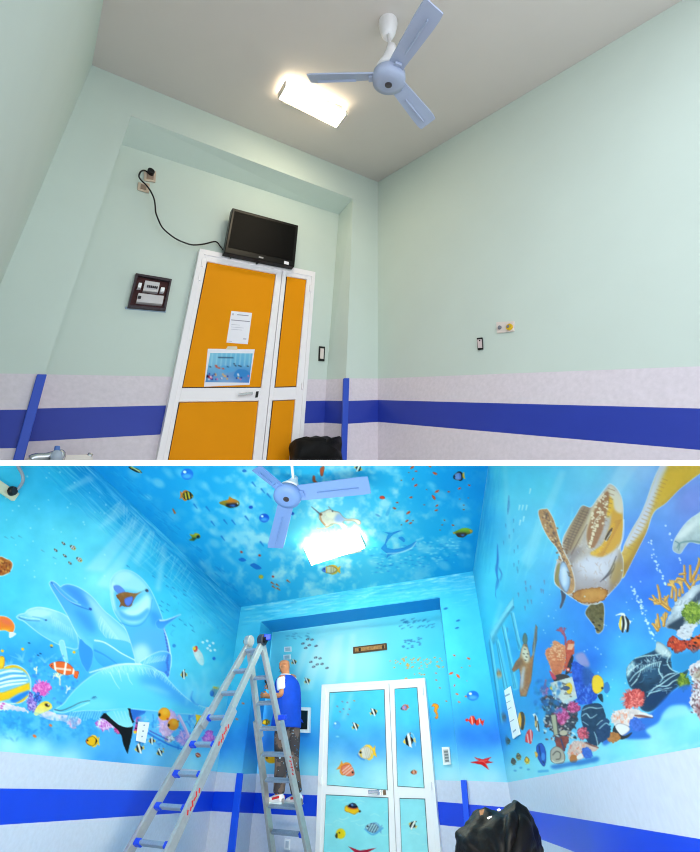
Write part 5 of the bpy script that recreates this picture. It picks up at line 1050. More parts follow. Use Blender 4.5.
    # bubbles and the striped fish
    for (a_, b_, n_) in (((500, 370), (560, 500), 22), ((490, 300), (530, 420), 10), ((420, 500), (470, 600), 12), ((560, 250), (630, 420), 10)):
        for k in range(n_): t = q.rand(); x, y = lerp(a_, b_, t); cv.dot(*T((x + q.randn() * 5, y))[0], .5 + q.rand() * .6, (215, 238, 252), alpha=.8)
    for k in range(46): t = q.rand(); x, y = lerp((265, 235), (420, 590), t); cv.dot(*B5((x + q.randn() * 5, y))[0], .5 + q.rand() * .6, (215, 240, 253), alpha=.8)
    for k in range(60): cv.dot(540 + q.rand() * 120, 570 + q.rand() * 130, .4 + q.rand() * .5, (200, 232, 252), alpha=.7)
    P = B5((168, 415), (200, 402), (218, 404), (232, 425), (244, 440), (264, 455), (250, 480), (246, 520), (232, 525), (226, 500), (212, 530), (200, 520), (184, 490), (182, 470), (192, 430), (200, 412))
    bi = cv.poly(P, (245, 248, 245), smooth=False, name='painted_fish', label='black, white and yellow painted fish right of the turtle'); cv.line(B5((208, 425), (214, 470), (204, 528)), 2.4, (16, 16, 20), within=bi); cv.line(B5((232, 425), (244, 470), (238, 522)), 2.6, (16, 16, 20), within=bi); cv.line(B5((194, 425), (190, 480), (192, 505)), 2.2, (250, 205, 20), within=bi); cv.line(B5((166, 416), (195, 404), (215, 404)), .9, WHT)
    # white dolphin head cut at the right edge
    bm = cv.poly(T((588, 352), (592, 320), (606, 292), (640, 245), (680, 212), (740, 190), (760, 330), (700, 330), (660, 322), (640, 340), (620, 368), (600, 365)), (216, 226, 222), col2=(170, 186, 190), name='painted_dolphin', label='white painted dolphin beak at the right edge', edge=(WHT, .8, .7), tex=.06); cv.line(T((606, 345), (620, 325), (660, 318), (700, 322)), [1.2, 2.2], (110, 150, 150), .8); cv.shade(bm, T((600, 300), (650, 250), (700, 225), (680, 260), (620, 310)), (238, 242, 240), .9, 2); cv.line(T((598, 318), (615, 330), (612, 355)), 1, (90, 130, 140), .8)
    # yellow staghorn coral
    for (x, y, L, a_, sd, n_) in ((640, 250, 22, 1.1, 3, 1), (590, 270, 14, 1.7, 4, 0), (545, 260, 14, 1.9, 5, 0), (510, 380, 20, 2.2, 6, 1), (480, 360, 14, 2.4, 7, 0), (430, 510, 12, 1.9, 8, 1), (470, 480, 14, 1.6, 9, 0), (680, 120, 16, 1.2, 14, 0)):
        px_, py_ = B5((x, y))[0]; cv.branch(px_, py_, L / 2.6, a_, (206, 146, 54), (240, 196, 110), 3, 2.9, sd, 'painted_coral' if n_ else None, 'yellow branching painted coral at right' if n_ else None, .5)
    for P in (((640, 250), (605, 200), (600, 100)), ((600, 190), (560, 180), (545, 200)), ((605, 150), (570, 155)), ((640, 200), (680, 130), (700, 60)), ((640, 190), (638, 100)), ((505, 380), (450, 340), (380, 310)), ((450, 335), (440, 270), (430, 225)), ((420, 320), (400, 290)), ((480, 320), (500, 290)), ((430, 510), (400, 470)), ((440, 490), (430, 410)), ((470, 480), (480, 400)), ((520, 300), (525, 240)), ((545, 320), (550, 250)), ((570, 290), (570, 250))):
        cv.line(B5(*P), [3.2, 2], (200, 138, 48), 1, .4, False); cv.line([(x_ - .7, y_ - .3) for x_, y_ in B5(*P)], [1, .6], (244, 204, 120), .9, .4, False)
    # pale rock and red coral at right
    bm = cv.poly(B5((480, 490), (510, 410), (540, 340), (600, 280), (670, 225), (740, 200), (900, 150), (900, 420), (740, 400), (700, 470), (620, 500), (560, 510), (520, 500)), (176, 192, 206), name='painted_rock', label='pale grey painted rock under yellow coral', tex=.14, cell=4, seed=7)
    cv.shade(bm, B5((490, 485), (560, 440), (610, 410), (600, 460), (570, 510), (520, 505)), (34, 50, 72), .95, 1); cv.shade(bm, B5((640, 330), (700, 260), (720, 300), (660, 350)), (40, 54, 76), .85, 1.2); cv.shade(bm, B5((540, 360), (600, 300), (660, 240), (690, 250), (620, 330), (560, 400)), (226, 232, 238), .8, 2)
    for k in range(26): x, y = 520 + q.rand() * 160, 270 + q.rand() * 170; cv.line(B5((x, y), (x + 20 * q.rand(), y - 24 * q.rand())), 1, [(240, 244, 248), (120, 140, 160)][q.randint(2)], .6, within=bm)
    cv.coral(*B5((660, 400))[0], 10, (128, 156, 46), (180, 196, 80), 60, 21, 1.1, 'painted_coral', 'green painted coral on the pale rock', (80, 110, 36))
    bm = cv.poly(B5((560, 550), (555, 520), (590, 480), (640, 470), (686, 480), (660, 510), (640, 560), (600, 570)), (214, 216, 226), tex=.08, cell=2, name='painted_rock'); cv.specks(B5((600, 500), (620, 520), (590, 530), (640, 490)), (170, 174, 190), 1.3)
    bm = cv.poly(B5((492, 612), (500, 570), (540, 548), (560, 570), (620, 575), (660, 560), (700, 540), (900, 500), (900, 650), (760, 640), (700, 630), (660, 655), (620, 628), (580, 650), (540, 655), (520, 625)), (196, 66, 40), tex=.16, cell=2, seed=17, name='painted_coral', label='red painted fan coral at the right edge', rim=(150, 40, 30))
    for k in range(40): x, y = 510 + q.rand() * 190, 570 + q.rand() * 70; cv.dot(*B5((x, y))[0], 1.2, [(60, 20, 20), (232, 110, 70), (236, 90, 50)][q.randint(3)], .8, 1, .8)
    cv.shade(bm, B5((640, 540), (700, 520), (800, 520), (760, 600), (690, 610)), (232, 110, 36), .7, 2); cv.specks(B5((650, 560), (670, 590), (690, 560), (660, 610)), (50, 20, 20), 1.8)
    # blue grotto + the dark boulders
    cv.poly(B5((520, 660), (600, 650), (700, 640), (720, 740), (640, 770), (540, 780), (516, 720)), (40, 140, 205), .75, soft=2)
    bm = cv.poly(B7((190, 300), (170, 215), (185, 165), (230, 120), (300, 90), (360, 60), (372, 10), (420, 30), (465, 80), (465, 130), (480, 200), (530, 215), (580, 190), (560, 250), (520, 300), (470, 340), (420, 400), (350, 460), (300, 470), (260, 440), (250, 360)), (28, 56, 86), name='painted_rock', label='dark slate painted boulder with white edges', tex=.05, rim=(60, 120, 150), rw=2)
    cv.shade(bm, B7((360, 65), (372, 12), (420, 32), (462, 80), (460, 115), (400, 100)), (206, 226, 230), .9, 1.2); cv.shade(bm, B7((170, 215), (186, 165), (230, 140), (210, 200), (185, 245)), (170, 214, 226), .9, 1.2); cv.shade(bm, B7((300, 380), (400, 300), (470, 300), (380, 420), (300, 450)), (20, 50, 96), .9, 3); cv.shade(bm, B7((280, 210), (340, 160), (400, 200), (360, 260), (290, 280)), (44, 84, 120), .8, 2)
    for P in (((195, 270), (230, 225), (280, 190), (330, 160), (400, 140)), ((230, 120), (290, 105), (350, 100), (400, 90)), ((205, 300), (240, 260), (265, 210)), ((400, 140), (385, 200), (410, 250), (390, 280)), ((465, 90), (440, 140), (465, 190), (510, 210)), ((310, 370), (350, 320), (400, 290), (470, 240), (520, 215)), ((370, 300), (440, 300), (480, 270), (530, 250)), ((320, 350), (390, 330), (470, 310)), ((410, 250), (450, 225), (500, 215)), ((180, 230), (200, 200), (250, 165))):
        cv.line(B7(*P), [.8, 1.3, .6], (205, 236, 240), .9)
    for k in range(10): x, y = lerp((270, 170), (390, 150), k / 9); cv.line(B7((x, y), (x - 4, y + 28 + q.rand() * 24)), [1.3, .3], (190, 226, 234), .8)
    for k in range(34):
        x, y = 215 + q.rand() * 280, 120 + q.rand() * 250; cv.line(B7((x, y), (x + 14 + q.rand() * 20, y - 10 * q.rand()), (x + 22 + q.rand() * 24, y + q.randn() * 14)), [.4, 1, .3], [(176, 214, 226), (90, 140, 170), (16, 36, 60)][q.randint(3)], .7, within=bm)
    for k in range(60):
        x, y = lerp((175, 210), (465, 90), q.rand()); y += q.randn() * 16 - 20; cv.line(B7((x, y), (x + q.randn() * 14, y + 10 + q.rand() * 14)), [1.2, .4], [(214, 232, 236), (120, 170, 196), (236, 244, 246)][q.randint(3)], .55, within=bm)
    cv.coral(*B7((548, 275))[0], 6.5, (104, 130, 30), (160, 180, 60), 40, 41, 1.3, 'painted_coral', None, (70, 100, 24))
    # shadow-blue sand patches and white reef at right
    cv.poly(B7((30, 690), (120, 640), (200, 650), (330, 640), (300, 590), (380, 540), (420, 470), (470, 430), (560, 430), (590, 460), (600, 300), (480, 330), (340, 470), (280, 500), (100, 600), (20, 640)), (36, 100, 214), .85, soft=1.2)
    cv.poly(B7((560, 430), (480, 440), (410, 490), (420, 520), (520, 500), (600, 480)), (170, 232, 250), .6, soft=2)
    bm = cv.poly(B7((580, 190), (620, 150), (700, 110), (900, 60), (900, 560), (700, 560), (650, 510), (600, 440), (590, 380), (620, 320), (600, 250)), (218, 212, 220), name='painted_coral', label='white crusted painted coral at the right edge', tex=.14, cell=2, seed=23)
    for k in range(90): x, y = 600 + q.rand() * 70, 180 + q.rand() * 320; cv.dot(*B7((x, y))[0], .9 + q.rand(), [(120, 100, 110), (150, 80, 90), (250, 248, 250), (190, 150, 160), (90, 70, 80)][q.randint(5)], .8, q.rand() * 3, .8)
    cv.shade(bm, B7((630, 440), (700, 400), (760, 440), (700, 540), (650, 500)), (120, 50, 56), .6, 2); cv.shade(bm, B7((610, 240), (650, 190), (700, 210), (660, 260)), (160, 150, 120), .7, 2)
    # pink and red corals mid right
    cv.coral(*B7((215, 388))[0], 10.5, (226, 92, 86), (250, 150, 140), 110, 51, .92, 'painted_coral', 'coral red painted bush coral before the dark boulder', (190, 56, 60))
    bm = cv.poly(B7((75, 510), (90, 475), (140, 455), (200, 450), (260, 465), (330, 490), (340, 500), (300, 508), (230, 520), (200, 560), (120, 560), (85, 545)), (232, 216, 216), tex=.1, cell=2, name='painted_coral', label='white and pink painted coral mound'); 
    for k in range(40): x, y = 90 + q.rand() * 110, 470 + q.rand() * 80; cv.line(B7((x, y), (x + q.randn() * 6, y - 14)), [1, .4], [(246, 150, 110), (252, 190, 160), (250, 240, 240)][q.randint(3)], .85)
    cv.poly(B7((195, 530), (230, 505), (285, 545), (290, 580), (240, 600), (205, 570)), (66, 110, 214), tex=.1, cell=2, name='painted_coral'); cv.poly(B7((90, 580), (120, 545), (180, 560), (195, 590), (150, 625), (110, 620)), (238, 236, 240), rim=(150, 140, 150), rw=.8); cv.poly(B7((84, 600), (95, 560), (110, 590), (150, 628), (210, 605), (180, 640), (120, 650)), (44, 40, 44)); cv.poly(B7((46, 650), (60, 610), (110, 605), (130, 640), (100, 670), (70, 668)), (190, 120, 54), tex=.1, cell=2, name='painted_coral'); cv.line(B7((230, 495), (290, 500), (345, 508)), [1.4, 3, 1], (120, 60, 50), .8); cv.line(B7((260, 480), (300, 488), (340, 500)), 2, (236, 236, 238), .9)
    # orange fan corals, left reef stack
    bm = cv.poly(B4((350, 470), (358, 440), (395, 425), (400, 395), (425, 385), (445, 400), (475, 420), (485, 460), (482, 520), (465, 570), (440, 615), (410, 620), (390, 570), (370, 520)), (226, 134, 84), col2=(214, 110, 66), name='painted_coral', label='orange painted fan coral on the right wall reef', tex=.08, cell=2, rim=(236, 160, 110))
    for k in range(60): x, y = 375 + q.rand() * 90, 410 + q.rand() * 100; cv.dot(*B4((x, y))[0], .7, (250, 206, 160), .5, alpha=.8)
    cv.branch(*B4((480, 410))[0], 7.5, 1.55, (150, 50, 84), (190, 90, 110), 4, 1.5, 61, 'painted_coral', 'dark red branching painted coral', .5)
    bm = cv.poly(B4((480, 410), (520, 380), (538, 400), (532, 470), (510, 520), (490, 560), (465, 580), (485, 500)), (204, 78, 50), tex=.1, cell=2); 
    for k in range(6): cv.line(B4((500 + k * 7, 410), (494 + k * 5, 440)), 1.2, (250, 200, 160), .8)
    cv.poly(B4((540, 480), (590, 460), (620, 500), (635, 545), (600, 560), (560, 530)), (196, 160, 200), .7, soft=1); cv.branch(*B4((510, 590))[0], 6, .4, (150, 40, 60), (190, 80, 90), 3, 1.4, 62)
    cv.poly(B4((495, 540), (520, 480), (530, 500), (510, 580), (480, 600)), (40, 30, 40)); cv.dot(*B4((497, 570))[0], 2, (226, 90, 80)); cv.dot(*B4((497, 570))[0], .9, (240, 230, 220))
    cv.poly(B6((130, 270), (170, 250), (220, 260), (215, 290), (150, 300)), (60, 40, 40)); cv.poly(B6((110, 230), (130, 280), (150, 270)), (206, 60, 90))
    bm = cv.poly(B6((240, 190), (310, 210), (360, 250), (370, 300), (380, 380), (340, 420), (290, 420), (260, 380)), (38, 84, 206), name='painted_rock', tex=.14, cell=2.5, seed=33, label='blue painted reef pillar'); cv.poly(B6((300, 210), (350, 230), (360, 290), (310, 320)), (40, 90, 150), .6, soft=1.5)
    for k in range(50): x, y = 265 + q.rand() * 100, 300 + q.rand() * 110; cv.line(B6((x, y), (x + q.randn() * 5, y + 12)), .9, [(24, 60, 176), (80, 130, 230), (120, 170, 240)][q.randint(3)], .7, within=bm)
    cv.poly(B6((115, 300), (170, 285), (240, 265), (268, 385), (190, 420), (130, 390)), (214, 216, 212), smooth=False, tex=.06, cell=2, name='painted_rock', label='pale painted block with a yellow fish in the reef'); cv.poly(B6((190, 405), (262, 370), (268, 388), (200, 425)), (196, 216, 220), smooth=False)
    for k in range(24): x, y = 130 + q.rand() * 100, 300 + q.rand() * 80; cv.line(B6((x, y), (x + q.randn() * 16, y + q.randn() * 10)), 1.2, [(90, 84, 74), (150, 140, 120), (60, 60, 60), (240, 240, 236)][q.randint(4)], .8)
    cv.poly(B6((200, 320), (225, 300), (240, 320), (235, 355), (215, 360)), (244, 196, 30)); cv.poly(B6((178, 330), (205, 318), (228, 330), (205, 345)), (70, 90, 130)); cv.poly(B6((112, 330), (122, 318), (126, 345)), (244, 200, 30))
    cv.poly(B6((60, 400), (70, 380), (120, 370), (150, 400), (200, 420), (260, 440), (270, 500), (250, 550), (210, 600), (220, 640), (150, 640), (140, 600), (110, 560), (80, 545), (90, 460)), (56, 62, 76), tex=.2, cell=2, seed=44, name='painted_rock', label='dark painted reef stack with pink corals')
    for k in range(120): x, y = 70 + q.rand() * 190, 380 + q.rand() * 250; cv.dot(*B6((x, y))[0], .9 + q.rand() * 1.3, [(236, 236, 236), (200, 190, 190), (30, 30, 40), (150, 60, 50), (220, 216, 210)][q.randint(5)], .9, q.rand() * 3, .8)
    cv.coral(*B6((82, 345))[0], 4, (214, 100, 160), (240, 150, 190), 40, 71, 1.1, 'painted_coral'); cv.line(B6((90, 285), (84, 330)), [1.4, 3], (196, 90, 120), .9)
    cv.coral(*B6((180, 490))[0], 7, (214, 70, 140), (240, 140, 190), 80, 72, 1.1, 'painted_coral', 'bright pink painted coral, larger of two in the reef stack', (160, 30, 100)); cv.coral(*B6((248, 438))[0], 5.5, (206, 60, 120), (236, 120, 170), 60, 73, .95, 'painted_coral', 'bright pink painted coral, smaller of two in the reef stack', (150, 30, 90))
    cv.poly(B6((118, 485), (145, 478), (165, 590), (138, 600)), (186, 180, 150), smooth=False, edge=((90, 80, 70), .6)); cv.line(B6((150, 490), (160, 585)), 1, (70, 60, 60)); cv.dot(*B6((190, 585))[0], 4, (206, 190, 160), 2.6); 
    cv.poly(B6((145, 630), (210, 600), (215, 640), (190, 690), (160, 680)), (150, 66, 50), tex=.1, cell=2); cv.line(B6((175, 620), (195, 680)), 1.2, (40, 60, 120))
    bm = cv.poly(B6((115, 710), (120, 680), (150, 660), (185, 680), (200, 720), (190, 755), (150, 760), (120, 745)), (190, 176, 160), name='painted_shell', label='greyish painted spiral shell at the reef foot', rim=(90, 80, 76), rw=1.2); cv.line(B6((130, 710), (150, 690), (172, 700), (170, 730), (150, 735)), 1, (90, 80, 76)); cv.line(B6((125, 740), (150, 755), (190, 740)), .9, (236, 230, 220))
    bm = cv.poly(B6((290, 500), (300, 440), (340, 420), (400, 420), (425, 470), (430, 520), (400, 640), (350, 660), (320, 620), (305, 560)), (30, 60, 92), name='painted_rock', label='dark blue painted rock in the middle of the reef', tex=.06, cell=3)
    for P in (((300, 455), (340, 440), (380, 445), (415, 440)), ((295, 490), (320, 475), (345, 500), (380, 480)), ((380, 540), (410, 515), (440, 520)), ((390, 555), (420, 540), (450, 545)), ((400, 580), (425, 560), (445, 575)), ((365, 580), (380, 620), (385, 660)), ((380, 350), (400, 380), (415, 405)), ((300, 520), (330, 540))): cv.line(B6(*P), [.7, 1.2, .6], (196, 228, 236), .9)
    bm = cv.poly(B6((390, 540), (430, 500), (455, 530), (450, 600), (400, 640), (380, 600)), (34, 66, 110), tex=.08); cv.line(B6((395, 560), (430, 530), (450, 540)), 1, (190, 224, 234), .9)
    cv.coral(*B6((302, 588))[0], 5.4, (222, 66, 92), (246, 130, 150), 60, 81, 1.1, 'painted_coral', 'crimson painted coral low in the reef')
    bm = cv.poly(B6((215, 700), (225, 660), (260, 630), (310, 640), (350, 650), (385, 665), (370, 690), (340, 690), (330, 720), (260, 745), (220, 730)), (222, 190, 180), name='painted_coral', label='pale pink painted coral at the reef foot', tex=.1, cell=2)
    for k in range(44): x, y = 220 + q.rand() * 100, 640 + q.rand() * 80; cv.line(B6((x, y), (x + q.randn() * 6, y - 10)), [1.1, .4], [(236, 110, 80), (252, 220, 210), (214, 150, 140), (250, 170, 130)][q.randint(4)], .85)
    cv.poly(B6((295, 700), (310, 665), (350, 690), (352, 720), (320, 735)), (62, 110, 216), tex=.1, cell=2); cv.poly(B6((225, 740), (235, 710), (265, 715), (265, 750), (240, 755)), (200, 120, 50)); cv.poly(B6((265, 720), (290, 700), (300, 725), (275, 735)), (240, 238, 240)); cv.line(B6((320, 640), (350, 655), (388, 668)), [2, 1], (120, 50, 40), .8)
    cv.poly(B6((120, 770), (200, 755), (280, 740), (380, 720), (385, 745), (300, 765), (220, 775), (140, 790)), (36, 110, 206), .8, soft=1)
    # fish of the right wall
    bm = cv.poly(B6((352, 300), (360, 265), (385, 255), (410, 275), (420, 315), (408, 345), (380, 362), (358, 345)), (252, 208, 20), name='painted_fish', label='plain yellow painted fish on the right wall reef', rim=(226, 170, 10), rw=1); cv.dot(*B6((410, 330))[0], 1.1, (30, 20, 10)); cv.poly(B6((420, 310), (440, 295), (455, 330), (440, 360), (422, 350)), (46, 110, 200), .8); cv.poly(B6((385, 370), (410, 365), (415, 410), (395, 395)), (24, 50, 66))
    bm = cv.poly(B6((35, 665), (50, 645), (70, 645), (88, 680), (92, 730), (85, 770), (70, 770), (45, 730), (38, 700)), (22, 84, 196), name='painted_fish', label='deep blue painted fish with a yellow tail near the corner', rim=(12, 40, 120), rw=1); cv.line(B6((52, 660), (60, 710), (78, 755)), 1.4, (14, 30, 90), .8); cv.dot(*B6((74, 720))[0], 2, (60, 140, 230), 4); cv.poly(B6((26, 690), (40, 695), (46, 712), (34, 728)), (246, 176, 30), smooth=False, name='painted_fish'); cv.line(B6((50, 804), (100, 800)), 2.4, (60, 160, 226), .7)
    bm = cv.poly(B8((572, 455), (580, 425), (598, 420), (612, 445), (612, 490), (600, 525), (585, 515), (576, 485)), (246, 180, 30), name='painted_fish', label='yellow and black banded painted fish by the notice strip')
    for k in range(3): cv.line(B8((588 + k * 7, 418), (596 + k * 6, 470), (588 + k * 6, 525)), 1.0, (24, 20, 20), within=bm)
    bm = cv.poly(B8((614, 590), (620, 545), (640, 520), (656, 535), (658, 565), (648, 605), (632, 600)), (226, 44, 44), name='painted_fish', label='red and white painted fish near the corner'); cv.line(B8((625, 550), (634, 598)), 1, (250, 240, 240), within=bm); cv.line(B8((644, 525), (650, 590)), 1, (250, 240, 240), within=bm)
    bm = cv.poly(B6((15, 480), (30, 470), (40, 490), (52, 540), (55, 580), (40, 570), (28, 545), (26, 500)), (240, 244, 240), smooth=False, name='painted_fish'); cv.line(B6((30, 490), (36, 550)), 1.4, (20, 20, 24), within=bm); cv.line(B6((44, 520), (52, 575)), 1.3, (20, 20, 24), within=bm); cv.line(B6((34, 520), (32, 545)), 1.4, (246, 180, 40), within=bm)
    for (p, c1) in (((575, 680), (150, 140, 70)), ((545, 708), (90, 90, 70)), ((624, 702), (250, 204, 30)), ((512, 590), (60, 110, 120)), ((490, 450), (90, 130, 150)), ((460, 195), (230, 170, 60))):
        x, y = B8(p)[0]; cv.fish(x, y, 7.5, 5, 80, c1, stripes=[(-.1, .16, (60, 50, 40))] if c1[0] < 240 else (), eye=False)
    for p in ((555, 762), (588, 745), (632, 755)): cv.dot(*B8(p)[0], 1.5, (50, 150, 215), 1, alpha=.7)
    # small turtle in the corner
    bm = cv.poly(B4((188, 700), (196, 620), (186, 560), (150, 585), (140, 570), (165, 520), (190, 490), (200, 440), (215, 400), (232, 400), (250, 460), (258, 500), (272, 470), (272, 420), (286, 330), (292, 285), (300, 300), (298, 380), (285, 450), (276, 500), (270, 560), (262, 640), (245, 690), (230, 740), (195, 740)), (190, 130, 66), name='painted_turtle', label='small brown painted turtle swimming up beside the colonnade', smooth=False, col2=(170, 120, 80), tex=.1, cell=2, edge=((90, 70, 60), .7, .7))
    cv.shade(bm, B4((200, 460), (215, 420), (240, 440), (250, 500), (235, 530), (210, 500)), (228, 220, 200), .95, .8); cv.shade(bm, B4((192, 640), (210, 560), (222, 560), (215, 640), (200, 700)), (190, 204, 226), .9, 1); cv.shade(bm, B4((225, 600), (262, 520), (265, 600), (240, 680)), (160, 96, 40), .7, 1.5); cv.shade(bm, B4((268, 470), (280, 380), (294, 290), (298, 380), (284, 450)), (60, 80, 100), .85, .8); cv.shade(bm, B4((145, 575), (180, 515), (205, 500), (200, 540)), (110, 70, 40), .7, 1)
    cv.poly(B4((208, 385), (215, 345), (228, 342), (238, 380), (226, 410)), (96, 120, 110), name=None, edge=((50, 80, 90), .6)); cv.specks(B4((222, 440), (215, 470), (232, 490), (225, 510), (228, 420), (240, 470)), (70, 60, 50), 1.0); cv.line(B4((278, 300), (284, 400), (272, 480)), [.4, 1.2], (190, 200, 200), .6)
    for k in range(120): x, y = 535 + q.rand() * 26, 680 + q.rand() * 34; cv.dot(x, y, .8 + q.rand() * 1.4, [(30, 110, 190), (40, 140, 190), (24, 100, 200)][q.randint(3)], alpha=.4, soft=.8)
    for k in range(12): cv.line([(560 + k * 16, 775 - k * 3.3), (575 + k * 16, 768 - k * 3.3)], 3, (185, 238, 250), .35, 2)
    # ============ BACK WALL PIERS, HEADER, REVEAL
    cv = CV_B = Canvas(205, 562, 516, 790)
    cv.bg([(245, 612, (70, 205, 242)), (250, 620, (90, 215, 248)), (300, 605, (100, 218, 248)), (350, 595, (90, 212, 246)), (420, 585, (74, 200, 240)), (470, 575, (50, 182, 232)), (470, 590, (62, 195, 238)), (245, 640, (92, 220, 250)), (240, 680, (84, 214, 248)), (228, 720, (60, 190, 245)), (235, 735, (48, 150, 240)), (225, 748, (50, 140, 236)), (232, 760, (96, 195, 248)), (228, 772, (150, 225, 250)), (266, 640, (58, 188, 240)), (264, 690, (56, 182, 240)), (260, 720, (44, 150, 236)), (254, 740, (24, 105, 216)), (250, 758, (60, 160, 236)), (248, 772, (120, 210, 245)),
           (450, 610, (70, 202, 240)), (470, 610, (66, 198, 238)), (450, 650, (72, 206, 242)), (480, 660, (64, 200, 242)), (460, 690, (66, 200, 243)), (490, 700, (60, 192, 240)), (470, 718, (52, 160, 236)), (500, 718, (46, 150, 234)), (470, 735, (34, 112, 228)), (495, 738, (30, 105, 226)), (480, 745, (36, 120, 230)), (480, 753, (92, 196, 246)), (500, 753, (96, 200, 246)), (480, 766, (140, 226, 250)), (490, 778, (190, 240, 252)), (465, 778, (185, 240, 250))])
    n = fbm(cv.h, cv.w, 10 * cv.S, 91) - .5; cv.img = np.clip(cv.img + n[..., None] * 14, 0, 255)
    waves(cv, (238, 608), (474, 572), (2, 18), 420, 25, lo=(40, 170, 224), hi=(190, 240, 250), wid=.9, al=.6, length=.05)
    waves(cv, (440, 584), (478, 578), (6, 26), 60, 26, lo=(40, 170, 224), hi=(150, 230, 248), wid=.8, al=.5, length=.3)
    for p in ((228, 243), (290, 303), (285, 340)): x, y = zz(400, 560, 5)(p)[0]; cv.fish(x, y, 4.6, 1.8, -15, (24, 110, 190), eye=False, rim=None, name=None)
    for (a_, b_, an, sz) in ((271, 477, 20, 3), (342, 492, 25, 4), (348, 530, 10, 2.4), (308, 538, 0, 2.2), (255, 567, -25, 5), (290, 580, 50, 5.4), (272, 628, -60, 2.8), (334, 604, 10, 1.8), (286, 670, 30, 3.2), (330, 680, 0, 1.6)):
        x, y = zz(400, 560, 5)((a_, b_))[0]; cv.fish(x, y, sz, sz * .42, an, (236, 92, 30) if sz > 2.5 else (190, 150, 70), eye=False, rim=None, name=None)
    cv.specks(B8((215, 316), (228, 362), (155, 355), (268, 330)), (236, 110, 40), 1.2)
    cv.bubble(*B8((308, 325))[0], 6, 5, (24, 112, 226))
    bm = None
    for (x0_, s_) in ((268, 0), (300, 1), (346, 2), (368, 3)): pass
    bm = cv.poly(B8((262, 465), (276, 456), (284, 466), (296, 442), (316, 444), (322, 462), (330, 468), (345, 455), (356, 460), (362, 474), (376, 462), (372, 482), (366, 502), (354, 484), (340, 498), (326, 496), (318, 482), (308, 498), (296, 490), (284, 472), (270, 476)), (228, 48, 34), smooth=False, name='painted_fish', label='red banded painted fish above the red starfish'); cv.line(B8((300, 448), (306, 490)), .9, (250, 230, 220), within=bm); cv.line(B8((322, 452), (324, 492)), .8, (60, 20, 20), within=bm); cv.line(B8((346, 458), (350, 490)), .9, (250, 230, 220), within=bm)
    cv.poly(B10((300, 112), (345, 103), (318, 85), (362, 97), (408, 84), (388, 104), (420, 112), (378, 118), (396, 150), (358, 124)), (222, 28, 32), smooth=False, name='painted_starfish', label='red painted starfish right of the switch plate'); cv.line(B10((345, 108), (385, 102)), .8, (255, 130, 120), .8); cv.line(B10((330, 95), (370, 110), (390, 138)), .7, (255, 120, 110), .8)
    cv.specks([(226, 616), (232, 630), (222, 660), (219, 700), (216, 760)], (40, 120, 170), .9); cv.specks([zz(100, 620, 3.18)((455, 265))[0], zz(100, 620, 3.18)((435, 315))[0]], (240, 120, 70), 1.4, .8)
    # ============ NICHE WALL
    cv = CV_N = Canvas(240, 600, 470, 800)
    cv.bg([(280, 640, (104, 220, 248)), (300, 635, (120, 226, 248)), (340, 640, (150, 236, 250)), (320, 660, (190, 246, 251)), (335, 655, (196, 247, 251)), (360, 660, (172, 242, 250)), (400, 630, (110, 224, 248)), (430, 620, (80, 208, 242)), (440, 650, (74, 205, 242)), (410, 665, (92, 214, 244)), (280, 680, (92, 214, 247)), (300, 690, (110, 222, 248)), (270, 720, (52, 160, 240)), (310, 715, (70, 185, 244)), (300, 735, (40, 140, 234)), (262, 745, (30, 115, 224)), (310, 745, (44, 140, 236)), (310, 757, (96, 196, 244)), (270, 765, (140, 218, 246)), (310, 768, (160, 232, 250)), (435, 690, (80, 208, 246)), (450, 700, (72, 202, 244)), (436, 720, (56, 170, 240)), (445, 735, (44, 140, 235)), (450, 748, (80, 180, 244)), (445, 760, (150, 228, 250)), (450, 775, (190, 240, 252))])
    rays(cv, [[(318, 640), (326, 640), (312, 690), (300, 690)], [(334, 636), (344, 634), (336, 684), (324, 686)], [(306, 640), (312, 640), (296, 690), (288, 690)], [(350, 634), (356, 633), (354, 680), (346, 682)]], al=.35)
    for p in ((438, 296), (460, 298), (414, 318), (446, 326), (428, 340), (478, 388), (500, 392), (454, 410), (486, 422), (468, 434), (510, 420), (535, 440), (480, 330)): x, y = Zn(p)[0]; cv.fish(x, y, 3.6, 2, -15, (70, 84, 110), eye=False, rim=None, name=None, stripes=[(0, .2, (200, 215, 225))])
    for k in range(18): a_, b_ = 330 + RNG.rand() * 120, 265 + RNG.rand() * 30; x, y = Zn((a_, b_))[0]; cv.line([(x - 1, y), (x + 1, y + .4)], .7, (70, 150, 190), .6)
    cv.idol(*Zn((370, 410))[0], 6, 6.4, -25, True, label='small striped painted fish beside the bald head'); cv.idol(*Zn((436, 505))[0], 6.6, 7.4, -25, True, label='striped painted fish between painter and white door')
    zc = zz(400, 560, 5)
    for k in range(26): a_, b_ = -20 + RNG.rand() * 190, 285 + RNG.rand() * 60; x, y = zc((a_, b_))[0]; cv.line([(x - 1.4, y + .6), (x + 1.4, y - .6)], [1.2, .4], (50, 130, 190), .8)
    for k in range(26): a_, b_ = 5 + RNG.rand() * 100, 395 + RNG.rand() * 45; x, y = zc((a_, b_ + (50 - a_) * .25))[0]; cv.fish(x, y, 3.2, 1.4, -10, (70, 150, 205), eye=False, rim=None, name=None)
    for k in range(60):
        a_, b_ = 10 + RNG.rand() * 205, 485 + RNG.rand() * 60 + (a_ > 150) * RNG.rand() * 80 if k else 500; x, y = zc((a_ - 60 if k % 2 else a_, b_))[0]; cv.fish(x, y, 1.5 + RNG.rand() * 1.6, 1, -20, (240, 166, 60), eye=False, rim=None, name=None)
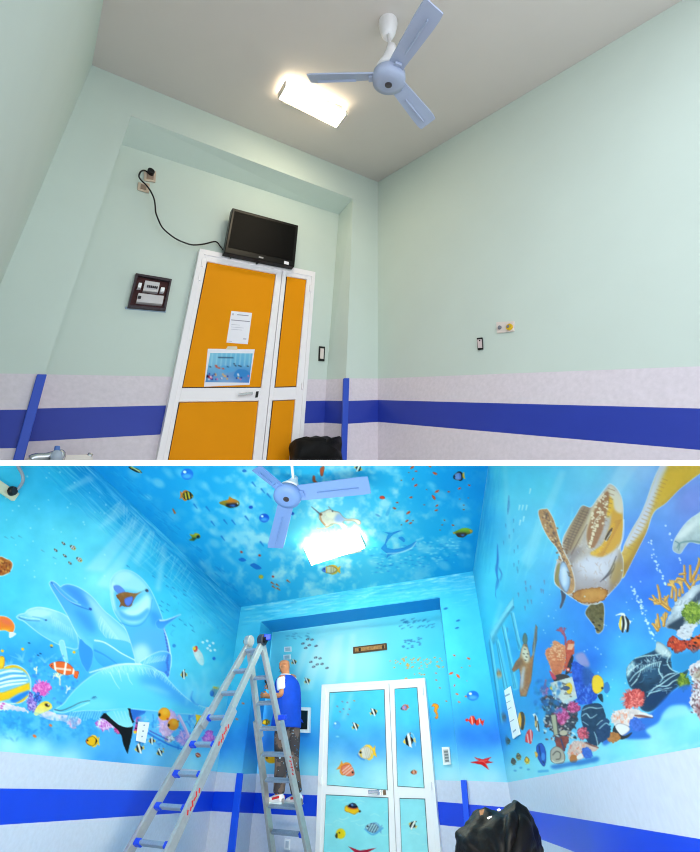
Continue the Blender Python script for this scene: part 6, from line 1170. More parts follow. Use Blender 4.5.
    bm = cv.poly(B8((68, 390), (72, 376), (84, 370), (104, 376), (110, 392), (100, 412), (106, 436), (104, 456), (92, 460), (86, 450), (96, 444), (90, 428), (80, 412), (86, 394), (78, 388)), (248, 156, 24), name='painted_seahorse', label='orange painted seahorse right of the white door', rim=(210, 110, 10), rw=.8)
    x, y = zz(180, 740, 4.375)((402, 78))[0]; bm = cv.dot(x, y, 7, (250, 178, 24), 5.6, name='painted_fish', label='orange painted fish behind the painter trousers'); cv.dot(x - 2, y - 2.4, 2.4, (252, 205, 70), alpha=.8, soft=1); cv.dot(x - 5, y, .9, (30, 20, 10))
    x, y = zz(230, 630, 4.489)((160, 414))[0]; cv.fish(x, y, 9, 6, 0, (252, 200, 24), tail=(150, 140, 40), stripes=[(.1, .12, (60, 60, 30))], label='small yellow painted fish beside the painter hip')
    cv.specks([B9((595, 58))[0], B9((596, 88))[0], B9((612, 122))[0], B9((640, 180))[0]], (236, 110, 40), 1)
    # ============ SOFFIT
    cv = CV_S = Canvas(250, 590, 450, 640)
    cv.bg([(265, 625, (40, 165, 232)), (300, 622, (30, 150, 226)), (360, 612, (26, 148, 226)), (420, 604, (22, 145, 224)), (438, 603, (24, 146, 224))])
    # ============ DOOR PANELS
    cv = CV_D = Canvas(310, 680, 445, 870)
    cv.bg([(330, 695, (84, 212, 244)), (380, 692, (80, 208, 242)), (410, 690, (72, 205, 242)), (330, 715, (78, 206, 246)), (380, 712, (78, 206, 245)), (355, 725, (76, 196, 245)), (410, 720, (76, 205, 245)), (330, 740, (70, 165, 240)), (380, 738, (66, 160, 240)), (415, 738, (68, 165, 240)), (350, 748, (62, 150, 238)), (380, 752, (80, 165, 242)), (415, 750, (80, 170, 242)), (340, 758, (140, 215, 246)), (380, 765, (170, 235, 250)), (415, 765, (160, 230, 250)), (340, 778, (180, 242, 250)), (380, 780, (185, 242, 250)), (415, 782, (180, 242, 250)),
           (340, 800, (130, 226, 242)), (380, 805, (136, 228, 243)), (415, 805, (150, 232, 246)), (340, 830, (150, 232, 244)), (380, 830, (150, 232, 244)), (415, 830, (160, 235, 246)), (350, 850, (140, 228, 242)), (415, 855, (165, 238, 248))])
    n = fbm(cv.h, cv.w, 8 * cv.S, 95) - .5; cv.img = np.clip(cv.img + n[..., None] * 14, 0, 255)
    rays(cv, [[(330, 694), (336, 693), (328, 730), (326, 730)], [(350, 692), (354, 692), (345, 720), (341, 720)]], al=.3)
    for p in ((185, 182), (163, 203), (207, 186), (190, 214), (175, 226), (216, 215), (210, 238)): x, y = B9(p)[0]; cv.fish(x, y, 2.6, 1.6, 20, (130, 150, 190), eye=False, rim=None, name=None)
    cv.specks([B9((237, 178))[0]], (240, 150, 80), 1)
    cv.idol(*B9((322, 228))[0], 8.4, 8.6, -25, True, label='striped painted fish, upper of two on the large door panel'); cv.idol(*B9((242, 290))[0], 7.6, 9, -25, True, label='striped painted fish, lower of two on the large door panel')
    cv.bubble(*B9((161, 285))[0], 3.8, 4.2, (80, 170, 240)); cv.dot(*B9((164, 335))[0], 1.6, (140, 215, 250), .8)
    cv.fish(*B9((294, 405))[0], 18, 14.5, -8, (222, 216, 206), tail=(250, 196, 40), fins=(250, 206, 70), stripes=[(-.36, .08, (240, 190, 40)), (-.1, .02, (180, 160, 150), .1), (0, .02, (180, 160, 150), .1), (.1, .02, (180, 160, 150), .1), (.2, .04, (246, 190, 40))], rim=(200, 170, 110), label='grey and yellow painted fish in the middle of the door'); cv.line(B9((252, 415), (265, 430), (280, 436)), 1.6, (60, 130, 225), .7)
    cv.fish(*B9((204, 480))[0], 18, 13, 32, (238, 130, 100), tail=(246, 160, 50), stripes=[(-.2, .04, (250, 230, 220), .3), (-.05, .04, (250, 230, 220), .3), (.1, .04, (250, 230, 220), .3)], flip=True, fins=(244, 150, 60), rim=(210, 80, 60), label='red and white painted fish low on the large door panel')
    cv.fish(*B9((458, 208))[0], 8.5, 5.6, -20, (150, 140, 220), tail=(240, 110, 60), stripes=[(-.1, .12, (230, 130, 120)), (.1, .1, (100, 150, 230))], label='small violet painted fish on the narrow door panel')
    cv.idol(*B9((478, 352))[0], 13, 14.5, -8, label='tall striped painted fish on the narrow door panel'); cv.line(B9((470, 320), (495, 326), (505, 375)), .6, (200, 220, 230), .8)
    cv.fish(*B9((498, 491))[0], 6.4, 4.6, 0, (240, 120, 80), stripes=[(0, .12, (250, 230, 220))], label='small orange painted fish low on the narrow door panel')
    bm = cv.poly(B9((196, 660), (198, 640), (215, 634), (245, 634), (258, 655), (264, 664), (252, 668), (238, 676), (215, 668)), (244, 196, 30), name='painted_fish', label='yellow painted fish with dark back on the lower door panel', rim=(200, 130, 20), rw=.8); cv.shade(bm, B9((208, 642), (218, 628), (240, 628), (252, 642), (232, 650)), (18, 26, 60), 1, .3); cv.poly(B9((210, 640), (220, 627), (240, 627), (253, 644), (240, 650), (222, 646)), (20, 26, 54)); cv.line(B9((212, 646), (232, 652), (250, 650)), 1.2, (240, 110, 40)); cv.dot(*B9((228, 634))[0], 1.2, (80, 110, 190)); cv.dot(*B9((262, 662))[0], 1, (30, 20, 20))
    bm = cv.dot(*B9((178, 760))[0], 4.8, (240, 212, 30), 5.2, name='painted_fish', label='round lemon yellow painted fish on the lower door panel'); cv.poly(B9((154, 765), (164, 756), (164, 778), (156, 778)), (70, 70, 40)); cv.dot(*B9((172, 756))[0], .8, (40, 40, 20))
    cv.fish(*B9((322, 735))[0], 17, 11, 8, (176, 216, 226), stripes=[(-.25, .06, (60, 80, 120), -.3), (-.1, .06, (60, 80, 120), -.3), (.05, .06, (60, 80, 120), -.3), (.2, .06, (60, 80, 120), -.3)], rim=(90, 130, 170), tail=(120, 180, 220), label='pale striped painted fish on the lower door panel'); cv.line(B9((285, 740), (320, 764), (362, 735)), 1.6, (60, 150, 220), .6)
    cv.idol(*B9((494, 722))[0], 9, 10, 28, label='striped painted fish on the lower narrow door panel')
    cv.poly(B9((210, 815), (262, 834), (335, 822), (300, 840), (310, 866), (275, 852), (235, 870), (245, 846)), (176, 28, 60), smooth=False, name='painted_starfish', label='dark red painted starfish at the foot of the door')
    for k in range(24): x, y = 320 + RNG.rand() * 110, 798 + RNG.rand() * 60; cv.line([(x, y), (x + 4, y - 2 + RNG.rand() * 4), (x + 9, y + RNG.randn())], .8, (200, 246, 250), .4)
# ================================================================== LOWER ROOM: the sea mural
S2 = 7.48; KS = 3.4
D2, W2 = nz(ray(440, 795)), nz(ray(-690, 750))
B0 = EYE + ray(241, 607) * S2
m_back = Plane(B0, np.cross(W2, UP)); m_left = Plane(B0, np.cross(D2, UP)); m_ceil = Plane(B0, np.cross(D2, W2))
m_right = Plane(m_back.at(473, 571.3), np.cross(D2, UP))
m_revl = Plane(m_back.at(261, 621.6), np.cross(D2, UP)); m_nich = Plane(m_revl.at(272.4, 632.4), m_back.n)
m_revr = Plane(m_back.at(439.6, 597), np.cross(D2, UP))
FLOOR = Plane(np.array([0, 7.0, -0.02]), m_ceil.n); FLOOR.n = -m_ceil.n if m_ceil.n[2] < 0 else m_ceil.n
M_WAIN = mat('pale blue grey wipeable panel', (206, 214, 232), 0.6, noise=0.04, nscale=30, bump=0.04, spec=0.3)
M_BAND2 = mat('bright blue bumper band', (4, 66, 222), 0.4, noise=0.02, nscale=6, spec=0.4)
M_GUARD2 = mat('bright blue corner guard', (14, 84, 236), 0.35, spec=0.4)
M_FLOOR = mat('grey vinyl floor', (176, 184, 196), .5, noise=.05, nscale=8)
# ---- canvases
YT = 462.5
ceilL = [(60, 430.2), (93, 462), (241, 607)]; ceilR = [(488, 462), (473, 570)]
ceil_bot = [(88.1, YT), (241, 607), (473, 571.3), (488.8, YT)]
left_top = [(-60, YT), (88.1, YT), (241, 607)]
left_bot = [(-60, 745.8), (0, 751.4), (171, 767.4), (216.95, 771.7), (241, 607)]
right_top = [(473, 571.3), (488.8, YT), (770, YT)]
right_bot = [(473, 571.3), (507.64, 782.4), (700, 747), (770, 734)]
exec_mural()
def down(P, pl=None):
    t = (FLOOR.p - P).dot(FLOOR.n) / UP.dot(FLOOR.n); return P + UP * t
def below(mb, pl, top, bt, bb):
    """wainscot, band and lower wainscot under the mural on plane pl; three pixel polylines"""
    strip(mb, pl, top, bt, 0); strip(mb, pl, bt, bb, 1)
    B = [pl.at(*p) for p in bb]; 
    for i in range(len(B) - 1): mb.quad(B[i], B[i + 1], down(B[i + 1]), down(B[i]), 0)
def seg(p, q, x): return (x, p[1] + (q[1] - p[1]) * (x - p[0]) / (q[0] - p[0]))
# left wall
ex = MB()
below(ex, m_left, [(-60, 745.8), (0, 751.4), (216.95, 771.7)], [(-60, 787.6), (0, 788.4), (214.08, 791.4)], [(-60, 828.9), (0, 825), (211.2, 811)])
def nearer(mb, pl, x, ys, k, mi):
    E3 = [pl.at(x, y) for y in ys]; E3.append(down(E3[-1]))
    for i in range(len(E3) - 1): mb.quad(E3[i], E3[i] - D2 * k, E3[i + 1] - D2 * k, E3[i + 1], mi[i])
nearer(ex, m_left, -60, (YT, 745.8, 787.6, 828.9), 1.6, (2, 0, 1, 0))
M_SEA = mat('sea blue wall paint', (70, 195, 238), .6)
M = Mural(); M.columns(m_left, CV_L, -60, 241, left_top, left_bot)
o = M.build('wall_left', None, ex, (M_WAIN, M_BAND2, M_SEA)); tag(o, 'left wall painted with dolphins over a coral reef above pale panel and blue band', 'wall', kind='structure')
# right wall
ex = MB()
below(ex, m_right, [(507.64, 782.4), (700, 747), (770, 734)], [(511.78, 807.6), (700, 839), (770, 850.6)], [(515.45, 830), (700, 898), (770, 924)])
nearer(ex, m_right, 770, (YT, 734, 850.6, 924), .8, (2, 0, 1, 0))
M = Mural(); M.columns(m_right, CV_R, 473, 770, right_top, right_bot)
o = M.build('wall_right', None, ex, (M_WAIN, M_BAND2, M_SEA)); tag(o, 'right wall painted with a big sea turtle and reef above pale panel and blue band', 'wall', kind='structure')
# ceiling
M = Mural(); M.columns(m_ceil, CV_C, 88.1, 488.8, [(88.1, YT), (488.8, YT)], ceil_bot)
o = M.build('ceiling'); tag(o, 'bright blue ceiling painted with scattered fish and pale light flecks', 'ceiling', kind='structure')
# back wall
ex = MB()
below(ex, m_back, [(216.95, 771.7), (242, 774)], [(214.08, 791.4), (239.5, 791.8)], [(211.2, 811), (236.8, 812.6)])
below(ex, m_back, [(460.5, 780.5), (507.64, 782.4)], [(463, 803.9), (511.78, 807.6)], [(465.6, 828), (515.6, 831)])
nb_t, nb_b, nb_w = [(255.2, 792.6), (316, 795.2), (436, 801.5), (462.6, 803.5)], [(252.7, 813.2), (315, 816.4), (438, 824.8), (465.2, 827.5)], [(256.6, 773.6), (306, 775.39), (435, 780.07), (460.6, 781)]
below(ex, m_nich, nb_w, nb_t, nb_b)
def rv2(fr, bk, mi):
    A_ = [m_back.at(*p) for p in fr]; B_ = [m_nich.at(*p) for p in bk]
    A_.append(down(A_[-1])); B_.append(down(B_[-1]))
    for i in range(len(A_) - 1): ex.quad(A_[i], A_[i + 1], B_[i + 1], B_[i], mi[i])
rv2([(242, 774), (239.5, 791.8), (236.8, 812.6)], [nb_w[0], nb_t[0], nb_b[0]], [0, 1, 0])
rv2([(460.5, 780.5), (463, 803.9), (465.6, 828)], [nb_w[3], nb_t[3], nb_b[3]], [0, 1, 0])
M = Mural()
M.quad(m_back, CV_B, [(241, 607), (473, 571.3), (476.6, 593), (238.42, 624.6)])
M.quad(m_back, CV_B, [(238.42, 624.6), (261, 621.6), (242, 774), (216.95, 771.7)])
M.quad(m_back, CV_B, [(439.6, 597), (476.6, 593), (507.64, 782.4), (460.5, 780.5)])
M.quad(m_nich, CV_N, [(272.4, 632.4), (440.2, 609.5), (460.6, 781), (256.6, 773.6)])
M.quad(m_revl, CV_B, [(261, 621.6), (272.4, 632.4), (256.6, 773.6), (242, 774)])
sof = Plane(m_back.at(350, 609.4), np.cross(D2, W2))
M.quad(sof, CV_S, [(261, 621.6), (439.6, 597), (440.2, 609.5), (272.4, 632.4)])
ex.quad(m_back.at(439.6, 597), m_nich.at(440.2, 609.5), m_nich.at(460.6, 781), m_back.at(460.5, 780.5), 2)
o = M.build('wall_back', None, ex, (M_WAIN, M_BAND2, mat('sea blue wall paint', (70, 195, 238), .6)))
tag(o, 'blue mural back wall with a door niche and wave painted header', 'wall', kind='structure')
# floor
fm = MB(); fl = [down(m_left.at(0, 825)) , down(m_left.at(216, 811)), down(m_nich.at(252, 813)), down(m_nich.at(465, 828)), down(m_back.at(515.6, 831)), down(m_right.at(700, 898))]
fl[0] = fl[0] - D2 * 3.2; fl[5] = fl[5] - D2 * 1.4
fm.add(fl, [tuple(range(6))]); o = fm.build('floor', M_FLOOR); tag(o, 'grey vinyl floor of the mural room', 'floor', kind='structure')
# corner guards
o = m_back.slab('corner_guard', [(236.6, 773), (242.4, 773.3), (233.6, 856), (226.5, 856)], 0, .03, M_GUARD2, None, .005); tag(o, 'bright blue corner guard strip behind the ladder, left of white door niche', 'corner guard', 'corner guards of the mural room')
o = m_back.slab('corner_guard', [(460.4, 780), (466.2, 780.2), (470.5, 832), (464.7, 832)], 0, .03, M_GUARD2, None, .005); tag(o, 'bright blue corner guard strip behind the black bag, right of white door', 'corner guard', 'corner guards of the mural room')

# ------------------------------------------------------------------ white door with painted panels
M_FRAME2 = mat('white door aluminium', (246, 246, 248), .35, spec=.5)
M_GASK2 = mat('grey gasket', (96, 120, 128), .6)
Go = [(321.6, 684.6), (424.6, 678), (441.6, 860), (314.8, 860)]
Gi = [(325.2, 687.4), (421.4, 681.4), (436.6, 860.2), (319.4, 860.2)]
G1 = [(325.2, 687.4), (388.6, 683.4), (396.4, 860), (319.4, 860)]
G2 = [(389.2, 683.4), (421.4, 681.4), (436.6, 860), (397, 860)]
H1 = [[(329, 692.2), (384.6, 689), (387.8, 790.4), (326.4, 785.4)], [(325.4, 794.4), (388.4, 797.4), (389.8, 860), (322.6, 860)]]
H2 = [[(394.2, 688.6), (417.4, 687), (424.6, 788.4), (397, 786.6)], [(399.2, 798), (425.2, 798.6), (429.2, 860), (401.4, 860)]]
def sea_panel(pl, p, leaf):
    mb = MB(); pl.prism(mb, p, 0.0, 0.028); mb.build('gasket', M_GASK2, leaf)
    M = Mural(); M.quad(pl, CV_D, shrink(p, .8), 0.031); M.build('door_panel', leaf, part_parent=leaf)
def white_handle(pl, root, leaves):
    mb = MB(); pl.prism(mb, Z(300, 660, 4.375, (296, 570), (350, 568), (352, 582), (298, 586)), .07, .09); pl.prism(mb, Z(300, 660, 4.375, (336, 566), (352, 566), (353, 590), (338, 590)), .042, .075)
    mb.build('door_handle', M_CHROME, leaves[0], .004)
    pl.slab('lock', Z(300, 660, 4.375, (362, 570), (374, 569), (376, 590), (364, 591)), .042, .05, mat('bronze lock', (120, 96, 76), .4), leaves[0])
    for (x, y) in ((324.4, 696), (320.5, 781)): pl.slab('hinge', [(x - 1.2, y - 4), (x + 1, y - 4), (x + .8, y + 4), (x - 1.4, y + 4)], .05, .075, M_FRAME2, root, .004)
    for (x, y) in ((421.8, 691), (430.2, 786)): pl.slab('hinge', [(x - 1, y - 4), (x + 1, y - 4), (x + 1.4, y + 4), (x - .6, y + 4)], .05, .075, M_FRAME2, root, .004)
build_door('m', m_nich, Go, Gi, [G1, G2], [H1, H2], 'white framed two leaf door with fish painted on its blue panels', M_FRAME2, sea_panel, white_handle)

# ------------------------------------------------------------------ devices on the mural walls
M_PLW = mat('white plate', (226, 240, 246), .5)
def plate(name, pl, q, m, label, cat, dep=.02, inner=None, minner=None, iname='socket_face', group=None, d=None):
    o = pl.slab(name, q, 0, dep, m, None, .003); tag(o, label, cat, group)
    if inner: pl.slab(iname, inner, dep, dep + .006, minner, o)
    return o
M_PLG = mat('pale grey insert', (168, 196, 206), .5)
plate('wall_socket', m_nich, Zn((320, 334), (355, 332), (356, 358), (321, 360)), M_PLW, 'small pale wall socket above the bald painter, upper of two plates', 'socket', inner=Zn((326, 339), (350, 337), (351, 354), (327, 356)), minner=M_PLG)
plate('wall_socket', m_nich, Zn((316, 374), (352, 372), (353, 396), (317, 398)), M_PLW, 'small pale wall socket close above the bald head, lower of two plates', 'socket', inner=Zn((322, 379), (346, 377), (347, 392), (323, 394)), minner=M_PLG)
v = plate('wall_vent', m_nich, [(353, 647), (386, 643), (386.6, 649.6), (353, 653.6)], mat('dark bronze frame', (92, 66, 40), .5), 'narrow brown vent slot in the blue wall above the white door', 'vent', dep=.03)
m_nich.slab('vent_panel', [(355, 648), (384.8, 644.6), (385, 648.2), (355, 651.8)], .03, .034, mat('brass slot', (176, 128, 70), .4, noise=.35, nscale=25), v)
for k in (.12, .9): m_nich.slab('vent_clip', [(355 + 30 * k, 648.4 - 3.4 * k), (357 + 30 * k, 648.2 - 3.4 * k), (357 + 30 * k, 651.4 - 3.4 * k), (355 + 30 * k, 651.6 - 3.4 * k)], .034, .04, mat('dark clip', (60, 40, 26), .5), v)
bp_ = plate('breaker_box', m_nich, [(290, 706.4), (309.6, 707.4), (308.8, 733), (289, 732)], mat('white box frame', (236, 240, 244), .4), 'white framed breaker box with dark cover behind the painter in blue vest', 'breaker box', dep=.05,
           inner=[(292, 710), (307.6, 710.6), (307, 729.4), (291.4, 729)], minner=mat('smoked cover', (14, 18, 26), .15), iname='cover')
m_nich.slab('mark', [(300.4, 722), (301.6, 719), (303.4, 722.6)], .056, .058, mat('blue mark', (30, 80, 220), .5), bp_)
sw = plate('thermostat', m_nich, Z(410, 740, 5, (158, 35), (196, 34), (204, 122), (166, 126)), mat('white plate', (240, 242, 242), .45), 'white upright wall switch plate right of the white door', 'switch', dep=.025,
           inner=Z(410, 740, 5, (166, 48), (190, 47), (196, 110), (173, 113)), minner=mat('grey insert', (190, 196, 196), .5), iname='rocker')
for k in range(4): m_nich.slab('button', Z(410, 740, 5, (170 + k * 2, 54 + k * 15), (188 + k * 2, 53 + k * 15), (189 + k * 2, 63 + k * 15), (171 + k * 2, 64 + k * 15)), .031, .035, mat('dark button', (120, 130, 134), .5), sw)
sk = plate('wall_socket', m_nich, [(284.4, 838.6), (289.8, 839), (289.4, 850), (284, 849.6)], mat('white plate', (236, 240, 248), .45), 'white wall socket low on the pale panel under the painter', 'socket', inner=[(285.6, 841), (288.6, 841.2), (288.3, 847.8), (285.3, 847.6)], minner=mat('grey face', (176, 188, 206), .5))
sk = m_left.slab('wall_socket', Z(100, 690, 5, (197, 158), (248, 162), (228, 266), (186, 254)), 0, .02, mat('white plate', (240, 244, 252), .45), None, .003)
tag(sk, 'white wall plate on the reef mural below the big blue dolphin', 'socket')
for p in ((222, 176), (216, 205), (211, 232)): m_left.slab('socket_hole', Z(100, 690, 5, (p[0] - 3, p[1] - 3), (p[0] + 4, p[1] - 3), (p[0] + 3, p[1] + 4), (p[0] - 4, p[1] + 4)), .02, .022, mat('grey hole', (150, 166, 190), .5), sk)
sk = m_left.slab('wall_socket', Z(0, 464, 5.833, (-20, 80), (5, 96), (116, 172), (86, 216), (0, 158), (-20, 146)), 0, .03, mat('beige plate', (206, 206, 176), .5), None, .004)
tag(sk, 'beige socket plate with black plug high on the left mural wall', 'socket')
cb = thing('power_cable', m_left.at(12, 490), 'grey cable with black plug hanging from the beige socket on the mural wall', 'cable')
mb = MB(); mb.tube([m_left.at(*p, .05) for p in spline(Z(0, 464, 5.833, (100, 0), (112, 25), (130, 60), (134, 95), (118, 130), (95, 152)), False, 4)], .012, 8); mb.build('cord', mat('grey cord', (140, 150, 160), .5), cb, smooth=True)
mb = MB(); c0 = m_left.at(*Z(0, 464, 5.833, (66, 158))[0], .03); mb.tube([c0, c0 + m_left.n * .03], [.04, .032], 14); mb.build('plug', M_BLACK, cb, .006)
nt_ = m_right.slab('notice', Z(420, 640, 5.833, (490, 295), (524, 270), (582, 550), (541, 578)), 0, .012, mat('white notice', (226, 238, 244), .6), None, .002)
tag(nt_, 'narrow white notice strip fixed on the right mural wall beside the small turtle', 'notice')
for p in ((505, 320, 20, 9), (512, 362, 18, 4), (520, 400, 14, 4), (535, 470, 16, 5), (548, 528, 12, 9)):
    x, y, a_, b_ = p; m_right.slab('print', Z(420, 640, 5.833, (x - a_ * .6, y + 4), (x + a_ * .8, y - 10), (x + a_ * .8 + b_ * .2, y - 10 + b_), (x - a_ * .6 + b_ * .2, y + 4 + b_)), .012, .0135, mat('grey print', (150, 170, 186), .6), nt_)

# ------------------------------------------------------------------ ceiling lamp and fan
M_GLOW2 = mat('lit diffuser', (255, 255, 250), .5, emit=(255, 246, 214), estr=60.0)
lamp(m_ceil, [(303, 548.5), (361, 535.5), (366.2, 547.5), (311, 566)], .065, M_CAP, M_GLOW2, 'very bright lamp on the blue painted ceiling')
M_BLADE2 = mat('periwinkle blade', (116, 150, 206), .45, spec=.3)
M_FANW2 = mat('white enamel', (242, 244, 248), .35, spec=.5)
hubB = EYE + (np.array([-0.16143125, 1.02384352, 1.64059088]) - EYE) * KS
e_top = EYE + ray(291.8, 464.5) * ((hubB - EYE).dot(fwd) * 1.02)
ceiling_fan(None, UP, hubB, .21986 * KS, 1.76593, (-.16185, -.37028), .037 * KS, e_top, 'periwinkle three blade fan with white cap under the blue painted ceiling', M_BLADE2, M_FANW2, canopy=False, lens=(1, .5, 1), bw=.15, root_w=.135)

# ------------------------------------------------------------------ aluminium ladder
M_ALU = mat('brushed aluminium', (186, 186, 184), .38, .55, noise=.06, nscale=30)
M_RUNG = mat('ribbed grey rung', (150, 166, 186), .4, .5, noise=.08, nscale=60)
M_CLAMP = mat('blue plastic clamp', (22, 66, 214), .4)
M_RED = mat('red lettering', (222, 44, 40), .5)
LP = [-1.13889, 5.87524, 2.19601, -0.46373, 0.09897, 0.59017, 0.47466, 0.03987, 0.05396, 0.10819, -0.00927, 0.1389, 0.06015]
lax = nz([math.cos(LP[3]), math.sin(LP[3]), LP[10]]); lpr = nz(np.cross(lax, UP)); lup = nz(np.cross(lpr, lax)); lup = nz(lup * np.sign(lup[2]) + LP[11] * lpr + LP[12] * lax)
LH = np.array(LP[:3])
def lad(sec, s_, side):      # point on a rail of the ladder
    a_, g, sg = ((LP[5], LP[7], 1), (LP[6], LP[8], -1))[sec]
    return LH + s_ * (math.sin(a_) * lpr * sg - math.cos(a_) * lup) + lax * side * (LP[4] + g * s_)
feet = []
def rail_end(sec, side):
    s_ = 1.5
    while (lad(sec, s_, side) - FLOOR.p).dot(FLOOR.n) > .03: s_ += .01
    return s_
ldr = thing('ladder', np.mean([lad(s_, rail_end(s_, e), e) for s_ in (0, 1) for e in (-1, 1)], 0), 'tall folding aluminium ladder with blue clamps standing open before the mural', 'ladder')
for sec in (0, 1):
    for side in (-1, 1):
        e = rail_end(sec, side); d_ = nz(lad(sec, 2, side) - lad(sec, 0, side))
        mb = MB(); mb.bar(lad(sec, -.05, side), lad(sec, 1.05, side), lax, .045, .075); r_ = mb.build('rail', M_ALU, ldr, .006)
        mb = MB(); mb.bar(lad(sec, .85, side * 1.0) + lax * side * .03, lad(sec, e, side) + lax * side * .03, lax, .04, .09); mb.build('outer_rail', M_ALU, ldr, .006)
        mb = MB(); mb.bar(lad(sec, e - .06, side) + lax * side * .03, lad(sec, e + .005, side) + lax * side * .03, lax, .05, .1); mb.build('rubber_foot', M_BLACK, ldr, .006)
        if side == 1:
            for s0 in ((1.02, 1.62) if sec == 0 else (1.25,)):
                c0 = lad(sec, s0, 1) + lax * .052; dd = nz(lad(sec, s0 + .1, 1) - lad(sec, s0, 1)); nn_ = np.cross(lax, dd)
                mb = MB()
                for k in range(6):
                    z0 = .035 * k; mb.bar(c0 + dd * z0 - nn_ * .02 * (k % 2), c0 + dd * (z0 + .028) + nn_ * (.02 - .01 * (k % 3)), lax, .004, .012)
                mb.build('red_lettering', M_RED, ldr)
    nr = 0
    while True:
        s_ = LP[9] + .28 * nr
        if s_ > min(rail_end(sec, -1), rail_end(sec, 1)) - .1: break
        a_, b_ = lad(sec, s_, -1), lad(sec, s_, 1); dn = nz(lad(sec, 2, 0) - lad(sec, 0, 0)); wd = np.cross(lax, dn)
        mb = MB(); mb.bar(a_, b_, wd, .055, .03); rg = mb.build('rung', M_RUNG, ldr, .008)
        for k in (-1, 0, 1):
            mb = MB(); mb.bar(a_ + (b_ - a_) * .12 + wd * k * .016 - dn * .016, b_ + (a_ - b_) * .12 + wd * k * .016 - dn * .016, wd, .005, .006); mb.build('rung_groove', M_RUNG, rg)
        if sec == 0 and nr >= 3 or sec == 1 and nr >= 7:
            for q_, sg in ((a_, 1), (b_, -1)):
                if sec == 1 and sg == 1: continue
                mb = MB(); mb.bar(q_ - lax * .04, q_ + lax * (.055 if sg == 1 else .04), wd, .06, .05); mb.build('clamp', M_CLAMP, ldr, .012)
        nr += 1
for side in (-1, 1):
    c0 = LH + lax * side * LP[4] + lup * .03
    mb = MB(); mb.tube([c0 - lax * .035, c0 + lax * .035], .065, 18); h_ = mb.build('hinge', M_ALU if side < 0 else mat('dark hinge', (70, 74, 84), .4, .5), ldr, .008)
    mb = MB(); mb.tube([c0 + lax * side * .03, c0 + lax * side * .06], .035, 12); mb.build('hinge_pin', M_BLACK, h_)
    if side == 1:
        mb = MB(); mb.bar(c0 + lup * .03 + lax * .02, c0 + lup * .03 + lax * .09 - lpr * .05, lup, .07, .06); mb.build('hinge_lever', M_CLAMP, h_, .012)
c0 = lad(1, LP[9] + .28 * 3 - .12, 1)
mb = MB(); mb.bar(c0 - lax * .03, c0 + lax * .12, lup, .05, .05); mb.build('clamp', M_CLAMP, ldr, .01)

# ------------------------------------------------------------------ black rubbish bag bottom right
pbg = Plane(np.array([.9, 3.2, .6]), np.array([-.25, -1, 0.]))
def Zg(*p): return Z(410, 740, 5, *p)
yb = 946
ob = Zg((240, 560), (246, 500), (244, 440), (275, 415), (300, 385), (340, 352), (392, 344), (440, 340), (478, 335), (500, 314), (525, 292), (538, 318), (565, 348), (600, 400), (635, 452), (658, 500), (672, 545), (684, 600))
cbt = [px(down(pbg.at(x, 900)))[1] for x in (450, 560)]
ob += [(549, 885), (552, 920), (546, cbt[1] - 6), (525, cbt[1] - 1), (490, cbt[0] - 1), (465, cbt[0] - 6), (455, 920), (456, 885)]
o = crumpled('rubbish_bag', ob, pbg, .25, M_BAG, None, 9, layers=9, wob=.035); tag(o, 'big full black rubbish bag standing before the right mural wall', 'bag')
bagp = o
mb = MB(); 
for p in (((346, 352), (372, 346), (366, 372), (350, 378)),): pbg.prism(mb, Zg(*p), .235, .26)
mb.build('brown_waste', mat('brown waste', (120, 84, 52), .7, noise=.4, nscale=40), bagp)
mb = MB(); pbg.prism(mb, Zg((384, 390), (396, 384), (410, 381), (408, 386), (392, 396)), .235, .255); mb.build('white_scrap', M_PAPER, bagp)
mb = MB(); pbg.prism(mb, Zg((434, 348), (446, 343), (456, 350), (440, 356)), .235, .255); mb.build('white_scrap', M_PAPER, bagp)
# ------------------------------------------------------------------ the painter on the ladder
M_SKIN = mat('tanned skin', (198, 132, 92), .5, noise=.04, nscale=14, spec=.3)
M_VEST = mat('royal blue vest cloth', (18, 72, 196), .7, noise=.08, nscale=14, bump=.25, spec=.2)
M_TEE = mat('white cotton', (240, 242, 246), .8, bump=.15, nscale=18, spec=.15)
M_SHOE = mat('white shoe', (236, 236, 240), .5); M_SOLE = mat('pale sole', (206, 224, 232), .6); M_SRED = mat('red shoe trim', (200, 40, 44), .5)
def splatter():
    m = mat('paint splattered trousers', (82, 78, 82), .8, spec=.15); nt = m.node_tree; b = nt.nodes['Principled BSDF']
    tc = nt.nodes.new('ShaderNodeTexCoord'); base = None
    def mixin(prev, scale, pos, col, seed):
        v = nt.nodes.new('ShaderNodeTexNoise'); v.inputs['Scale'].default_value = scale; v.inputs['Detail'].default_value = 3; v.noise_dimensions = '4D'; v.inputs['W'].default_value = seed
        nt.links.new(tc.outputs['Object'], v.inputs['Vector'])
        r = nt.nodes.new('ShaderNodeValToRGB'); r.color_ramp.elements[0].position = pos; r.color_ramp.elements[1].position = pos + .03; nt.links.new(v.outputs['Fac'], r.inputs['Fac'])
        mx = nt.nodes.new('ShaderNodeMix'); mx.data_type = 'RGBA'; nt.links.new(r.outputs['Color'], mx.inputs['Factor'])
        if prev is None: mx.inputs['A'].default_value = (*lin((70, 66, 70)), 1)
        else: nt.links.new(prev, mx.inputs['A'])
        mx.inputs['B'].default_value = (*lin(col), 1); return mx.outputs['Result']
    p = mixin(None, 9, .5, (112, 96, 90), 1); p = mixin(p, 22, .66, (150, 190, 214), 5); p = mixin(p, 30, .68, (60, 140, 210), 9); p = mixin(p, 26, .67, (196, 170, 150), 13)
    nt.links.new(p, b.inputs['Base Color']); return m
M_TROU = splatter()
